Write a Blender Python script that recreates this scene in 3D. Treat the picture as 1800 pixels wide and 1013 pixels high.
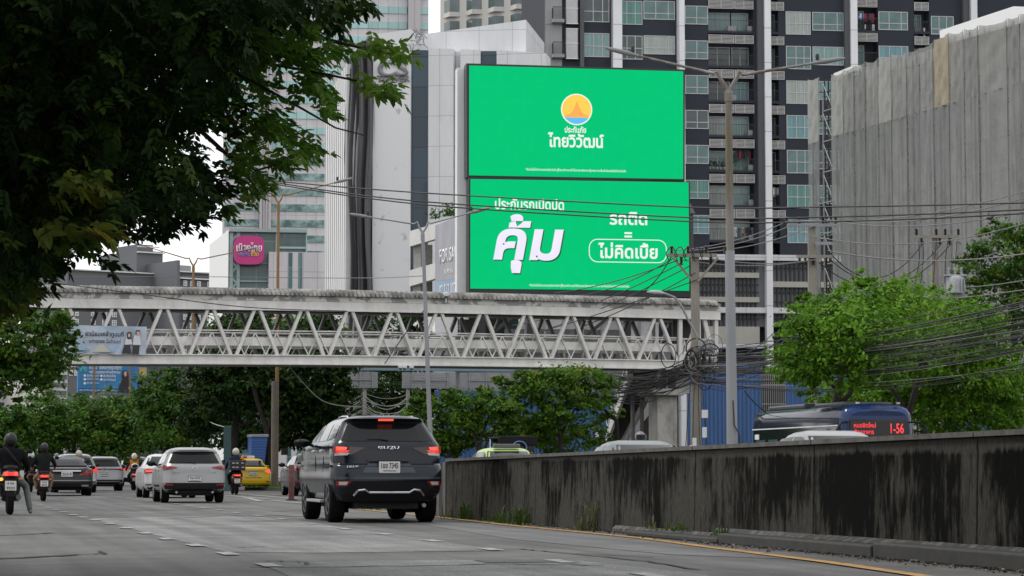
import bpy, bmesh, math, random
import numpy as np
from mathutils import Vector, Matrix
R = math.radians
for o in list(bpy.data.objects): bpy.data.objects.remove(o, do_unlink=True)
scn = bpy.context.scene
COL = scn.collection
random.seed(7)

# ------------------------------------------------------------------ camera, sky, sun, exposure
F, CX, CY, H, PITCH = 4300.0, 900.0, 506.5, 0.86, 4.302
cam = bpy.data.cameras.new('camera'); camo = bpy.data.objects.new('camera', cam); COL.objects.link(camo)
cam.sensor_width = 36.0; cam.lens = F / 1800 * 36; cam.clip_end = 6000; cam.clip_start = 0.1
camo.location = (0, 0, H); camo.rotation_euler = (R(90 + PITCH), 0, 0)
scn.camera = camo
SUN_EL, SUN_AZ = 58.0, -75.0        # azimuth from +Y towards +X: the light comes from the left
w = bpy.data.worlds.new('World'); scn.world = w; w.use_nodes = True
nt = w.node_tree; nt.nodes.clear()
sky = nt.nodes.new('ShaderNodeTexSky'); sky.sky_type = 'NISHITA'; sky.sun_disc = False
sky.sun_elevation = R(SUN_EL); sky.sun_rotation = R(SUN_AZ)
tc = nt.nodes.new('ShaderNodeTexCoord')
ns = nt.nodes.new('ShaderNodeTexNoise'); ns.inputs['Scale'].default_value = 3.0; ns.inputs['Detail'].default_value = 6
cr = nt.nodes.new('ShaderNodeValToRGB')
cr.color_ramp.elements[0].position = .3; cr.color_ramp.elements[0].color = (11.0, 11.2, 11.6, 1)
cr.color_ramp.elements[1].position = .7; cr.color_ramp.elements[1].color = (16, 16, 16, 1)
mx = nt.nodes.new('ShaderNodeMixRGB'); mx.inputs[0].default_value = .9
bg = nt.nodes.new('ShaderNodeBackground'); bg.inputs['Strength'].default_value = .1
wo = nt.nodes.new('ShaderNodeOutputWorld')
nt.links.new(tc.outputs['Generated'], ns.inputs['Vector']); nt.links.new(ns.outputs['Fac'], cr.inputs['Fac'])
nt.links.new(sky.outputs['Color'], mx.inputs[1]); nt.links.new(cr.outputs['Color'], mx.inputs[2])
nt.links.new(mx.outputs['Color'], bg.inputs['Color']); nt.links.new(bg.outputs['Background'], wo.inputs['Surface'])
sl = bpy.data.lights.new('sun', 'SUN'); sl.energy = 1.5; sl.angle = R(14); sl.color = (1, .96, .9)
so = bpy.data.objects.new('sun', sl); COL.objects.link(so)
sd = Vector((math.sin(R(SUN_AZ)) * math.cos(R(SUN_EL)), math.cos(R(SUN_AZ)) * math.cos(R(SUN_EL)), math.sin(R(SUN_EL))))
so.rotation_euler = (-sd).to_track_quat('-Z', 'Y').to_euler()
so.location = sd * 60
scn.view_settings.view_transform = 'Standard'; scn.view_settings.look = 'None'
scn.view_settings.gamma = 1; scn.view_settings.exposure = 0.0
scn.render.engine = 'CYCLES'
scn.cycles.use_denoising = True
scn.cycles.max_bounces = 6; scn.cycles.transparent_max_bounces = 8
scn.cycles.diffuse_bounces = 3; scn.cycles.glossy_bounces = 2; scn.cycles.transmission_bounces = 3

# ------------------------------------------------------------------ pixel of the 1800x1013 photograph -> place in the world
CPI, SPI = math.cos(R(PITCH)), math.sin(R(PITCH))
def ray(px, py):
    v = CY - py
    return (px - CX, F * CPI - v * SPI, F * SPI + v * CPI)
def P(px, py, Y):
    d = ray(px, py); t = Y / d[1]
    return Vector((d[0] * t, Y, H + d[2] * t))
def Zat(py, Y): return P(900, py, Y).z
def G(px, Y):                       # ground point below a column of the picture
    return Vector(((px - CX) / F * (Y * CPI - H * SPI), Y, 0))
def GP(px, py, z=0.0):              # ground point seen at a pixel
    d = ray(px, py); t = (z - H) / d[2]
    return Vector((d[0] * t, d[1] * t, z))
TH = math.atan(990 / F)             # heading of the road, to the left of +Y
RD = Vector((-math.sin(TH), math.cos(TH), 0)); RN = Vector((math.cos(TH), math.sin(TH), 0))

# ------------------------------------------------------------------ materials
MATS = {}
def nodes(m):
    m.use_nodes = True; t = m.node_tree
    return t, t.nodes['Principled BSDF']
def mat(name, col, rough=.6, metal=0., var=0., vs=2., bump=0., bs=20., spec=.5, coat=0., stretch=(1, 1, 1), emit=None, es=1.):
    if name in MATS: return MATS[name]
    m = bpy.data.materials.new(name); MATS[name] = m
    t, b = nodes(m); L = t.links
    c = (*col, 1); b.inputs['Base Color'].default_value = c
    b.inputs['Roughness'].default_value = rough; b.inputs['Metallic'].default_value = metal
    b.inputs['Specular IOR Level'].default_value = spec
    if coat: b.inputs['Coat Weight'].default_value = coat; b.inputs['Coat Roughness'].default_value = .08
    if emit: b.inputs['Emission Color'].default_value = (*emit, 1); b.inputs['Emission Strength'].default_value = es
    if var or bump:
        co = t.nodes.new('ShaderNodeTexCoord'); mp = t.nodes.new('ShaderNodeMapping'); mp.inputs['Scale'].default_value = stretch
        L.new(co.outputs['Object'], mp.inputs['Vector'])
        if var:
            n = t.nodes.new('ShaderNodeTexNoise'); n.inputs['Scale'].default_value = vs; n.inputs['Detail'].default_value = 6
            n.inputs['Roughness'].default_value = .62
            r = t.nodes.new('ShaderNodeMapRange'); r.inputs['From Min'].default_value = .3; r.inputs['From Max'].default_value = .7
            r.inputs['To Min'].default_value = 1 - var; r.inputs['To Max'].default_value = 1 + var
            h = t.nodes.new('ShaderNodeVectorMath'); h.operation = 'SCALE'; h.inputs[0].default_value = col
            L.new(mp.outputs['Vector'], n.inputs['Vector']); L.new(n.outputs['Fac'], r.inputs['Value'])
            L.new(r.outputs['Result'], h.inputs['Scale']); L.new(h.outputs['Vector'], b.inputs['Base Color'])
        if bump:
            n2 = t.nodes.new('ShaderNodeTexNoise'); n2.inputs['Scale'].default_value = bs; n2.inputs['Detail'].default_value = 4
            bp = t.nodes.new('ShaderNodeBump'); bp.inputs['Strength'].default_value = bump; bp.inputs['Distance'].default_value = .03
            L.new(mp.outputs['Vector'], n2.inputs['Vector']); L.new(n2.outputs['Fac'], bp.inputs['Height']); L.new(bp.outputs['Normal'], b.inputs['Normal'])
    return m
def mix_mat(name, c1, c2, vs=3., lo=.45, hi=.55, stretch=(1, 1, 1), rough=.7, detail=8, bump=0., gen=None):
    """two colours parted by a noise edge: peeling paint, stains, patches"""
    if name in MATS: return MATS[name]
    m = bpy.data.materials.new(name); MATS[name] = m
    t, b = nodes(m); L = t.links
    co = t.nodes.new('ShaderNodeTexCoord'); mp = t.nodes.new('ShaderNodeMapping'); mp.inputs['Scale'].default_value = stretch
    n = t.nodes.new('ShaderNodeTexNoise'); n.inputs['Scale'].default_value = vs; n.inputs['Detail'].default_value = detail; n.inputs['Roughness'].default_value = .65
    r = t.nodes.new('ShaderNodeValToRGB'); r.color_ramp.elements[0].position = lo; r.color_ramp.elements[1].position = hi
    r.color_ramp.elements[0].color = (*c1, 1); r.color_ramp.elements[1].color = (*c2, 1)
    L.new(co.outputs['Object'], mp.inputs['Vector']); L.new(mp.outputs['Vector'], n.inputs['Vector'])
    L.new(n.outputs['Fac'], r.inputs['Fac']); L.new(r.outputs['Color'], b.inputs['Base Color'])
    b.inputs['Roughness'].default_value = rough
    if bump:
        bp = t.nodes.new('ShaderNodeBump'); bp.inputs['Strength'].default_value = bump; bp.inputs['Distance'].default_value = .02
        L.new(n.outputs['Fac'], bp.inputs['Height']); L.new(bp.outputs['Normal'], b.inputs['Normal'])
    return m
def emis(name, col, s=1.0):
    if name in MATS: return MATS[name]
    m = bpy.data.materials.new(name); MATS[name] = m
    t, b = nodes(m); b.inputs['Base Color'].default_value = (0.02, 0.02, 0.02, 1); b.inputs['Roughness'].default_value = .5
    b.inputs['Emission Color'].default_value = (*col, 1); b.inputs['Emission Strength'].default_value = s
    return m
def leaf_mat(name, col, col2, trans=.3, vs=.9, rough=.5):
    if name in MATS: return MATS[name]
    m = bpy.data.materials.new(name); MATS[name] = m
    t, b = nodes(m); L = t.links
    co = t.nodes.new('ShaderNodeTexCoord')
    n = t.nodes.new('ShaderNodeTexNoise'); n.inputs['Scale'].default_value = vs; n.inputs['Detail'].default_value = 5; n.inputs['Roughness'].default_value = .7
    r = t.nodes.new('ShaderNodeValToRGB'); r.color_ramp.elements[0].position = .35; r.color_ramp.elements[1].position = .65
    r.color_ramp.elements[0].color = (*col, 1); r.color_ramp.elements[1].color = (*col2, 1)
    L.new(co.outputs['Object'], n.inputs['Vector']); L.new(n.outputs['Fac'], r.inputs['Fac']); L.new(r.outputs['Color'], b.inputs['Base Color'])
    b.inputs['Roughness'].default_value = rough; b.inputs['Specular IOR Level'].default_value = .1
    tr = t.nodes.new('ShaderNodeBsdfTranslucent'); L.new(r.outputs['Color'], tr.inputs['Color'])
    mxs = t.nodes.new('ShaderNodeMixShader'); mxs.inputs[0].default_value = trans
    out = t.nodes['Material Output']
    L.new(b.outputs['BSDF'], mxs.inputs[1]); L.new(tr.outputs['BSDF'], mxs.inputs[2]); L.new(mxs.outputs['Shader'], out.inputs['Surface'])
    return m

# ------------------------------------------------------------------ objects
def tag(o, label=None, cat=None, group=None, kind=None):
    if label: o['label'] = label
    if cat: o['category'] = cat
    if group: o['group'] = group
    if kind: o['kind'] = kind
    return o
def thing(name, label, cat, loc=(0, 0, 0), rz=0., group=None):
    o = bpy.data.objects.new(name, None); COL.objects.link(o)
    o.empty_display_size = .2; o.location = loc; o.rotation_euler = (0, 0, rz)
    return tag(o, label, cat, group)
def kids(o): return [c for c in bpy.data.objects if c.parent == o]
class MB:
    def __init__(s): s.v = []; s.f = []; s.mi = []; s.cur = 0
    def add(s, vs, fs):
        n = len(s.v); s.v += [tuple(x) for x in vs]
        for f in fs: s.f.append(tuple(n + i for i in f)); s.mi.append(s.cur)
        return s
    def bx(s, x0, x1, y0, y1, z0, z1):
        return s.add([(x0, y0, z0), (x1, y0, z0), (x1, y1, z0), (x0, y1, z0), (x0, y0, z1), (x1, y0, z1), (x1, y1, z1), (x0, y1, z1)],
                     [(0, 3, 2, 1), (4, 5, 6, 7), (0, 1, 5, 4), (1, 2, 6, 5), (2, 3, 7, 6), (3, 0, 4, 7)])
    def bar(s, p, q, wd, ht=None, up=(0, 0, 1)):
        ht = ht or wd; p = Vector(p); q = Vector(q); d = (q - p).normalized(); up = Vector(up)
        a = d.cross(up)
        if a.length < 1e-4: a = d.cross(Vector((0, 1, 0)))
        a.normalize(); b = a.cross(d).normalized(); a = a * wd / 2; b = b * ht / 2
        return s.add([p - a - b, p + a - b, p + a + b, p - a + b, q - a - b, q + a - b, q + a + b, q - a + b],
                     [(0, 3, 2, 1), (4, 5, 6, 7), (0, 1, 5, 4), (1, 2, 6, 5), (2, 3, 7, 6), (3, 0, 4, 7)])
    def tube(s, pts, r, n=8, cap=True):
        pts = [Vector(p) for p in pts]; m = len(pts)
        rr = r if isinstance(r, (list, tuple)) else [r] * m
        vs = []; ref = None
        for i, p in enumerate(pts):
            d = (pts[min(i + 1, m - 1)] - pts[max(i - 1, 0)]).normalized()
            if ref is None: ref = Vector((0, 0, 1)) if abs(d.z) < .9 else Vector((1, 0, 0))
            a = d.cross(ref).normalized(); b = a.cross(d).normalized(); ref = b
            for k in range(n):
                t = 2 * math.pi * k / n; vs.append(p + (a * math.cos(t) + b * math.sin(t)) * rr[i])
        fs = [(i * n + k, i * n + (k + 1) % n, (i + 1) * n + (k + 1) % n, (i + 1) * n + k) for i in range(m - 1) for k in range(n)]
        if cap: fs += [tuple(range(n))[::-1], tuple(range((m - 1) * n, m * n))]
        return s.add(vs, fs)
    def lathe(s, prof, axis_o, axis='z', n=16):
        """prof: (r, h) list turned round an axis through axis_o"""
        o = Vector(axis_o); vs = []
        for r, h in prof:
            for k in range(n):
                t = 2 * math.pi * k / n; c, q = r * math.cos(t), r * math.sin(t)
                vs.append(o + (Vector((c, q, h)) if axis == 'z' else Vector((h, c, q)) if axis == 'x' else Vector((c, h, q))))
        m = len(prof)
        fs = [(i * n + k, i * n + (k + 1) % n, (i + 1) * n + (k + 1) % n, (i + 1) * n + k) for i in range(m - 1) for k in range(n)]
        fs += [tuple(range(n))[::-1], tuple(range((m - 1) * n, m * n))]
        return s.add(vs, fs)
    def poly(s, pts2, y0, y1):           # polygon in x,z with thickness along y
        n = len(pts2)
        vs = [(x, y0, z) for x, z in pts2] + [(x, y1, z) for x, z in pts2]
        fs = [tuple(range(n)), tuple(range(2 * n - 1, n - 1, -1))] + [(i, i + n, (i + 1) % n + n, (i + 1) % n) for i in range(n)]
        return s.add(vs, fs)
    def ball(s, c, r, nu=12, nv=8):
        r = r if isinstance(r, (tuple, list)) else (r, r, r); c = Vector(c); vs = []
        for j in range(1, nv):
            ph = math.pi * j / nv
            for i in range(nu):
                t = 2 * math.pi * i / nu
                vs.append(c + Vector((r[0] * math.sin(ph) * math.cos(t), r[1] * math.sin(ph) * math.sin(t), r[2] * math.cos(ph))))
        n = len(vs); vs += [c + Vector((0, 0, r[2])), c - Vector((0, 0, r[2]))]
        fs = [(j * nu + i, (j + 1) * nu + i, (j + 1) * nu + (i + 1) % nu, j * nu + (i + 1) % nu) for j in range(nv - 2) for i in range(nu)]
        fs += [(n, i, (i + 1) % nu) for i in range(nu)] + [(n + 1, (nv - 2) * nu + (i + 1) % nu, (nv - 2) * nu + i) for i in range(nu)]
        return s.add(vs, fs)
    def grid(s, fn, us, vs_, flip=False):
        n = len(us); pts = [fn(u, v) for v in vs_ for u in us]
        fs = []
        for j in range(len(vs_) - 1):
            for i in range(n - 1):
                q = (j * n + i, j * n + i + 1, (j + 1) * n + i + 1, (j + 1) * n + i)
                fs.append(q[::-1] if flip else q)
        return s.add(pts, fs)
    def build(s, name, m, parent=None, smooth=False, world=False, bevel=0., sharp=40):
        me = bpy.data.meshes.new(name)
        vs = s.v
        if world and parent is not None:
            inv = Matrix.LocRotScale(parent.location, parent.rotation_euler, None).inverted()
            vs = [tuple(inv @ Vector(v)) for v in vs]
        me.from_pydata(vs, [], s.f)
        for mm in (m if isinstance(m, (list, tuple)) else [m]): me.materials.append(mm)
        if any(s.mi): me.polygons.foreach_set('material_index', s.mi)
        if smooth:
            me.polygons.foreach_set('use_smooth', [True] * len(me.polygons))
            me.set_sharp_from_angle(angle=R(sharp))
        me.update()
        o = bpy.data.objects.new(name, me); COL.objects.link(o)
        if parent is not None: o.parent = parent
        if bevel:
            b = o.modifiers.new('bevel', 'BEVEL'); b.width = bevel; b.segments = 2; b.limit_method = 'ANGLE'
        return o
def copy_tree(o, parent=None):
    c = o.copy(); COL.objects.link(c)
    if parent is not None: c.parent = parent
    for ch in KIDS.get(o.name, None) or kids(o): copy_tree(ch, c)
    return c
KIDS = {}
def linspace(a, b, n): return [a + (b - a) * i / (n - 1) for i in range(n)]
def sag(p, q, s, n=14):
    p = Vector(p); q = Vector(q)
    return [p.lerp(q, t) - Vector((0, 0, s * 4 * t * (1 - t))) for t in linspace(0, 1, n)]

def text(body, mt, name, parent, loc, width=None, height=None, rz=0., bold=0., shear=0., ext=.004, align='CENTER', wmax=None):
    """lettering lying in the parent's local xz plane, facing -y (turned by rz)"""
    c = bpy.data.curves.new('lettering', 'FONT'); c.body = body; c.align_x = align; c.offset = bold; c.shear = shear; c.extrude = 0; c.resolution_u = 3
    o = bpy.data.objects.new('lettering', c); COL.objects.link(o)
    dg = bpy.context.evaluated_depsgraph_get()
    me = bpy.data.meshes.new_from_object(o.evaluated_get(dg))
    bpy.data.objects.remove(o, do_unlink=True); bpy.data.curves.remove(c)
    n = len(me.vertices); a = np.empty(n * 3); me.vertices.foreach_get('co', a); a = a.reshape(-1, 3)
    lo, hi = a.min(0), a.max(0)
    sx = width / (hi[0] - lo[0]) if width else None; sz = height / (hi[1] - lo[1]) if height else None
    sx = sx or sz; sz = sz or sx
    x = (a[:, 0] - (lo[0] + hi[0]) / 2) * sx; z = (a[:, 1] - (lo[1] + hi[1]) / 2) * sz
    b = np.stack([x * math.cos(rz), x * math.sin(rz), z], 1)
    bm = bmesh.new(); bm.from_mesh(me)
    for v, p in zip(bm.verts, b): v.co = p
    r = bmesh.ops.extrude_face_region(bm, geom=bm.faces[:])
    nrm = Vector((math.sin(rz), -math.cos(rz), 0))
    for v in r['geom']:
        if isinstance(v, bmesh.types.BMVert): v.co += nrm * ext
    bmesh.ops.recalc_face_normals(bm, faces=bm.faces[:])
    bm.to_mesh(me); bm.free(); me.materials.clear(); me.materials.append(mt)
    t = bpy.data.objects.new(name, me); COL.objects.link(t); t.parent = parent; t.location = loc
    return t
# ================================================================== SETTING: ground, road, markings
m_ground = mat('earth', (.07, .065, .055), .95, var=.3, vs=.3)
g = MB(); g.add([(-3000, -200, -.03), (3000, -200, -.03), (3000, 5000, -.03), (-3000, 5000, -.03)], [(0, 1, 2, 3)])
tag(g.build('ground', m_ground), kind='structure')

def asphalt(name, c, rough=.75, grain=1.0):
    if name in MATS: return MATS[name]
    m = bpy.data.materials.new(name); MATS[name] = m
    t, b = nodes(m); L = t.links
    co = t.nodes.new('ShaderNodeTexCoord')
    mp = t.nodes.new('ShaderNodeMapping'); mp.inputs['Rotation'].default_value = (0, 0, -TH)
    L.new(co.outputs['Object'], mp.inputs['Vector'])
    n1 = t.nodes.new('ShaderNodeTexNoise'); n1.inputs['Scale'].default_value = 28; n1.inputs['Detail'].default_value = 9; n1.inputs['Roughness'].default_value = .85
    n2 = t.nodes.new('ShaderNodeTexNoise'); n2.inputs['Scale'].default_value = .5; n2.inputs['Detail'].default_value = 7; n2.inputs['Roughness'].default_value = .65
    st = t.nodes.new('ShaderNodeMapping'); st.inputs['Scale'].default_value = (1.9, .06, 1)
    n3 = t.nodes.new('ShaderNodeTexNoise'); n3.inputs['Scale'].default_value = 1.2; n3.inputs['Detail'].default_value = 5
    L.new(mp.outputs['Vector'], n1.inputs['Vector']); L.new(mp.outputs['Vector'], n2.inputs['Vector'])
    L.new(mp.outputs['Vector'], st.inputs['Vector']); L.new(st.outputs['Vector'], n3.inputs['Vector'])
    def rng(n, a, bb):
        r = t.nodes.new('ShaderNodeMapRange'); r.inputs['From Min'].default_value = .3; r.inputs['From Max'].default_value = .7
        r.inputs['To Min'].default_value = a; r.inputs['To Max'].default_value = bb; L.new(n.outputs['Fac'], r.inputs['Value']); return r.outputs['Result']
    a1, a2, a3 = rng(n1, 1 - .55 * grain, 1 + .55 * grain), rng(n2, .55, 1.38), rng(n3, .62, 1.28)
    q = t.nodes.new('ShaderNodeMath'); q.operation = 'MULTIPLY'; L.new(a1, q.inputs[0]); L.new(a2, q.inputs[1])
    q2 = t.nodes.new('ShaderNodeMath'); q2.operation = 'MULTIPLY'; L.new(q.outputs[0], q2.inputs[0]); L.new(a3, q2.inputs[1])
    h = t.nodes.new('ShaderNodeVectorMath'); h.operation = 'SCALE'; h.inputs[0].default_value = c
    L.new(q2.outputs[0], h.inputs['Scale']); L.new(h.outputs['Vector'], b.inputs['Base Color'])
    b.inputs['Roughness'].default_value = rough; b.inputs['Specular IOR Level'].default_value = .35
    bp = t.nodes.new('ShaderNodeBump'); bp.inputs['Strength'].default_value = .5; bp.inputs['Distance'].default_value = .01
    L.new(n1.outputs['Fac'], bp.inputs['Height']); L.new(bp.outputs['Normal'], b.inputs['Normal'])
    return m
m_asph = asphalt('asphalt', (.092, .09, .087))
m_asph2 = asphalt('coarse_asphalt', (.165, .164, .161), .85, 1.8)
m_line = mix_mat('worn_white_paint', (.12, .12, .118), (.31, .31, .3), 7, .4, .56)
m_yel = mix_mat('worn_yellow_paint', (.12, .085, .045), (.40, .20, .035), 5, .36, .52)
m_crack = mat('crack_fill', (.018, .018, .018), .9)
def strip(pts, wd):
    mb = MB(); L, Rr = [], []
    for i, p in enumerate(pts):
        d = (pts[min(i + 1, len(pts) - 1)] - pts[max(i - 1, 0)]).normalized(); n = Vector((d.y, -d.x, 0)) * wd / 2
        L.append(p - n); Rr.append(p + n)
    k = len(pts); mb.add(L + Rr, [(i, i + k, i + 1 + k, i + 1) for i in range(k - 1)])
    return mb
def along(s, n): return RD * s + RN * n          # point s metres up the road, n to its right
s = MB()
cs = [along(-30, -26), along(-30, 24), along(420, 24), along(420, -26)]
s.add(cs, [(0, 1, 2, 3)]); tag(s.build('road', m_asph), kind='structure')
# repaved coarse patch between the lane lines, further patches
def sheet(name, pix, m, z): 
    mb = MB(); mb.add([GP(x, y, z) for x, y in pix], [tuple(range(len(pix)))[::-1]])
    return tag(mb.build(name, m), kind='structure')
sheet('road_patch', [(158, 911), (270, 940), (395, 970), (560, 972), (880, 968), (760, 949), (605, 928), (505, 911), (380, 907)], m_asph2, .004)
sheet('road_patch', [(455, 990), (700, 985), (1010, 984), (1240, 1010), (1330, 1040), (620, 1060)], m_asph2, .004)
sheet('road_patch', [(700, 915), (960, 925), (1250, 962), (1420, 984), (1180, 975), (900, 948)], asphalt('smooth_asphalt', (.088, .088, .087), .6), .004)
def crack(pix, wd):
    pts = []
    for (a, b) in zip(pix[:-1], pix[1:]):
        A, B = GP(*a, .008), GP(*b, .008)
        for t in linspace(0, 1, 7)[:-1]: pts.append(A.lerp(B, t) + Vector((random.uniform(-.02, .02), random.uniform(-.12, .12), 0)))
    pts.append(GP(*pix[-1], .008))
    tag(strip(pts, wd).build('road_crack', m_crack), kind='structure')
crack([(-60, 984), (60, 979), (125, 975)], .16)
crack([(130, 975), (185, 972)], .06); crack([(176, 968), (183, 974)], .05)
crack([(150, 909), (300, 911), (395, 907), (470, 905), (600, 912)], .10)
crack([(-20, 942), (50, 939), (95, 936)], .10); crack([(440, 996), (620, 996), (900, 991), (1060, 994)], .07)
crack([(470, 985), (530, 988), (545, 993)], .04); crack([(425, 962), (468, 961)], .05)
crack([(905, 964), (960, 969), (1120, 984), (1230, 1001)], .05); crack([(1010, 972), (1150, 979)], .04)
crack([(340, 895), (420, 893)], .1); crack([(480, 899), (560, 897)], .1)
# service cover in the lane
mb = MB(); c0 = GP(925, 986, .009)
mb.add([c0 + RD * a + RN * b for a, b in ((-.35, -.45), (-.35, .45), (.35, .45), (.35, -.45))], [(0, 1, 2, 3)])
tag(mb.build('road_cover', mat('iron_cover', (.035, .035, .035), .6, bump=.6, bs=40)), kind='structure')

def dash_line(pix, wd, ln):
    mb = MB(); pts = [GP(x, y, .012) for x, y in pix]
    for i, p in enumerate(pts):
        d = (pts[min(i + 1, len(pts) - 1)] - pts[max(i - 1, 0)]).normalized(); n = Vector((d.y, -d.x, 0)) * wd / 2; e = d * ln / 2
        mb.add([p - n - e, p + n - e, p + n + e, p - n + e], [(0, 1, 2, 3)])
    return mb
mb = dash_line([(560, 1022), (472, 992.7), (400, 972.7), (343, 958), (293, 946.7), (255, 936.7), (222, 927.7), (192, 920), (168, 914), (147, 909), (129, 904.5), (112, 900), (97, 896), (83, 892), (68, 888), (54, 884)], .17, .85)
tag(mb.build('road_markings', m_line), kind='structure')
mb = dash_line([(1140, 1010), (985, 986), (862, 965), (760, 950), (677, 938.5), (605, 929), (547, 920), (495, 912), (452, 906), (415, 901), (385, 896.5), (357, 892.5), (332, 889), (310, 886), (290, 883), (262, 880), (246, 877.5), (228, 875), (210, 873)], .17, .85)
tag(mb.build('road_markings', m_line), kind='structure')
# chevron nose before the median
mb = MB()
for a, b in (((398, 871), (470, 877)), ((398, 866.5), (560, 880)), ((440, 863), (545, 868)), ((480, 880), (560, 887)), ((430, 874), (458, 881))):
    mb2 = strip([GP(*a, .012), GP((a[0] + b[0]) / 2, (a[1] + b[1]) / 2, .012), GP(*b, .012)], .22); mb.add(mb2.v, mb2.f)
tag(mb.build('road_markings', m_line), kind='structure')
# yellow edge line by the barrier
yp = [(1680, 1021), (1610, 1010), (1530, 998.5), (1450, 987), (1350, 974.5), (1250, 962), (1130, 946), (1000, 933), (900, 923.5), (771, 909), (690, 901), (612, 893), (560, 888)]
tag(strip([GP(*p, .012) for p in yp], .16).build('road_markings', m_yel), kind='structure')

# ------------------------------------------------------------------ concrete barrier
W0 = G(1716, 22.8)                      # on the front face of the barrier
def WL(Y): return W0 + RD * ((Y - W0.y) / RD.y)
def wall_px(px): return 41177 / (px + 90)
def conc_mat(name, light, dark, amount):
    m = bpy.data.materials.new(name); t, b = nodes(m); L = t.links
    co = t.nodes.new('ShaderNodeTexCoord')
    mp = t.nodes.new('ShaderNodeMapping'); mp.inputs['Scale'].default_value = (1, 3.4, .8); L.new(co.outputs['Object'], mp.inputs['Vector'])
    n = t.nodes.new('ShaderNodeTexNoise'); n.inputs['Scale'].default_value = 2.0; n.inputs['Detail'].default_value = 10; n.inputs['Roughness'].default_value = .74
    L.new(mp.outputs['Vector'], n.inputs['Vector'])
    n2 = t.nodes.new('ShaderNodeTexNoise'); n2.inputs['Scale'].default_value = .8; n2.inputs['Detail'].default_value = 4; L.new(co.outputs['Object'], n2.inputs['Vector'])
    sx = t.nodes.new('ShaderNodeSeparateXYZ'); L.new(co.outputs['Object'], sx.inputs[0])
    # algae runs down from the top edge, the very top lip stays paler
    hm = t.nodes.new('ShaderNodeMapRange'); hm.inputs['From Min'].default_value = .2; hm.inputs['From Max'].default_value = 1.0
    hm.inputs['To Min'].default_value = -.05; hm.inputs['To Max'].default_value = .06; L.new(sx.outputs['Z'], hm.inputs['Value'])
    lip = t.nodes.new('ShaderNodeMapRange'); lip.inputs['From Min'].default_value = 1.02; lip.inputs['From Max'].default_value = 1.1
    lip.inputs['To Min'].default_value = 0; lip.inputs['To Max'].default_value = -.3; L.new(sx.outputs['Z'], lip.inputs['Value'])
    a = t.nodes.new('ShaderNodeMath'); L.new(n.outputs['Fac'], a.inputs[0]); L.new(hm.outputs['Result'], a.inputs[1])
    a1 = t.nodes.new('ShaderNodeMath'); L.new(a.outputs[0], a1.inputs[0]); L.new(lip.outputs['Result'], a1.inputs[1])
    s2 = t.nodes.new('ShaderNodeMath'); s2.operation = 'MULTIPLY_ADD'; s2.inputs[1].default_value = .75; s2.inputs[2].default_value = amount - .375
    L.new(n2.outputs['Fac'], s2.inputs[0])
    # cleaner concrete along the panel edges
    sg_ = t.nodes.new('ShaderNodeSeparateXYZ'); L.new(co.outputs['Generated'], sg_.inputs[0])
    ab = t.nodes.new('ShaderNodeMath'); ab.operation = 'SUBTRACT'; ab.inputs[1].default_value = .5; L.new(sg_.outputs['Y'], ab.inputs[0])
    ab2 = t.nodes.new('ShaderNodeMath'); ab2.operation = 'ABSOLUTE'; L.new(ab.outputs[0], ab2.inputs[0])
    eg = t.nodes.new('ShaderNodeMapRange'); eg.inputs['From Min'].default_value = .4; eg.inputs['From Max'].default_value = .49; eg.inputs['To Max'].default_value = -.13; L.new(ab2.outputs[0], eg.inputs['Value'])
    a15 = t.nodes.new('ShaderNodeMath'); L.new(a1.outputs[0], a15.inputs[0]); L.new(eg.outputs['Result'], a15.inputs[1]); a1 = a15
    a2 = t.nodes.new('ShaderNodeMath'); L.new(a1.outputs[0], a2.inputs[0]); L.new(s2.outputs[0], a2.inputs[1])
    r = t.nodes.new('ShaderNodeValToRGB'); r.color_ramp.elements[0].position = .41; r.color_ramp.elements[1].position = .58
    r.color_ramp.elements[0].color = (*light, 1); r.color_ramp.elements[1].color = (*dark, 1)
    L.new(a2.outputs[0], r.inputs['Fac'])
    n3 = t.nodes.new('ShaderNodeTexNoise'); n3.inputs['Scale'].default_value = 14; n3.inputs['Detail'].default_value = 6; L.new(mp.outputs['Vector'], n3.inputs['Vector'])
    v3 = t.nodes.new('ShaderNodeMapRange'); v3.inputs['From Min'].default_value = .3; v3.inputs['From Max'].default_value = .7; v3.inputs['To Min'].default_value = .65; v3.inputs['To Max'].default_value = 1.4
    L.new(n3.outputs['Fac'], v3.inputs['Value'])
    sc = t.nodes.new('ShaderNodeVectorMath'); sc.operation = 'SCALE'; L.new(r.outputs['Color'], sc.inputs[0]); L.new(v3.outputs['Result'], sc.inputs['Scale'])
    L.new(sc.outputs['Vector'], b.inputs['Base Color']); b.inputs['Roughness'].default_value = .95; b.inputs['Specular IOR Level'].default_value = .06
    bp = t.nodes.new('ShaderNodeBump'); bp.inputs['Strength'].default_value = .25; bp.inputs['Distance'].default_value = .01
    L.new(n3.outputs['Fac'], bp.inputs['Height']); L.new(bp.outputs['Normal'], b.inputs['Normal'])
    return m
wallM = [conc_mat('stained_concrete_%s' % n, (.052, .05, .043), (.0038, .0038, .0034), a) for n, a in (('light', -.08), ('medium', -.01), ('heavy', .07))]
m_lip = mix_mat('pale_concrete', (.045, .043, .037), (.12, .115, .1), 6, .35, .65)
m_kerb = mix_mat('kerb_concrete', (.018, .018, .017), (.036, .034, .03), 6, .35, .65)
m_fillet = mix_mat('broken_mortar', (.013, .013, .012), (.09, .087, .08), 5, .48, .62, (1, 1.5, 1))
joints = [9.6, 14.0, 18.4, 22.8, 27.1, 31.4, 35.65, 39.9, 44.3, 47.0]
bw = thing('barrier_wall', 'long stained grey concrete barrier wall along the yellow edge line', 'concrete wall', WL(14.0), TH)
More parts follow.
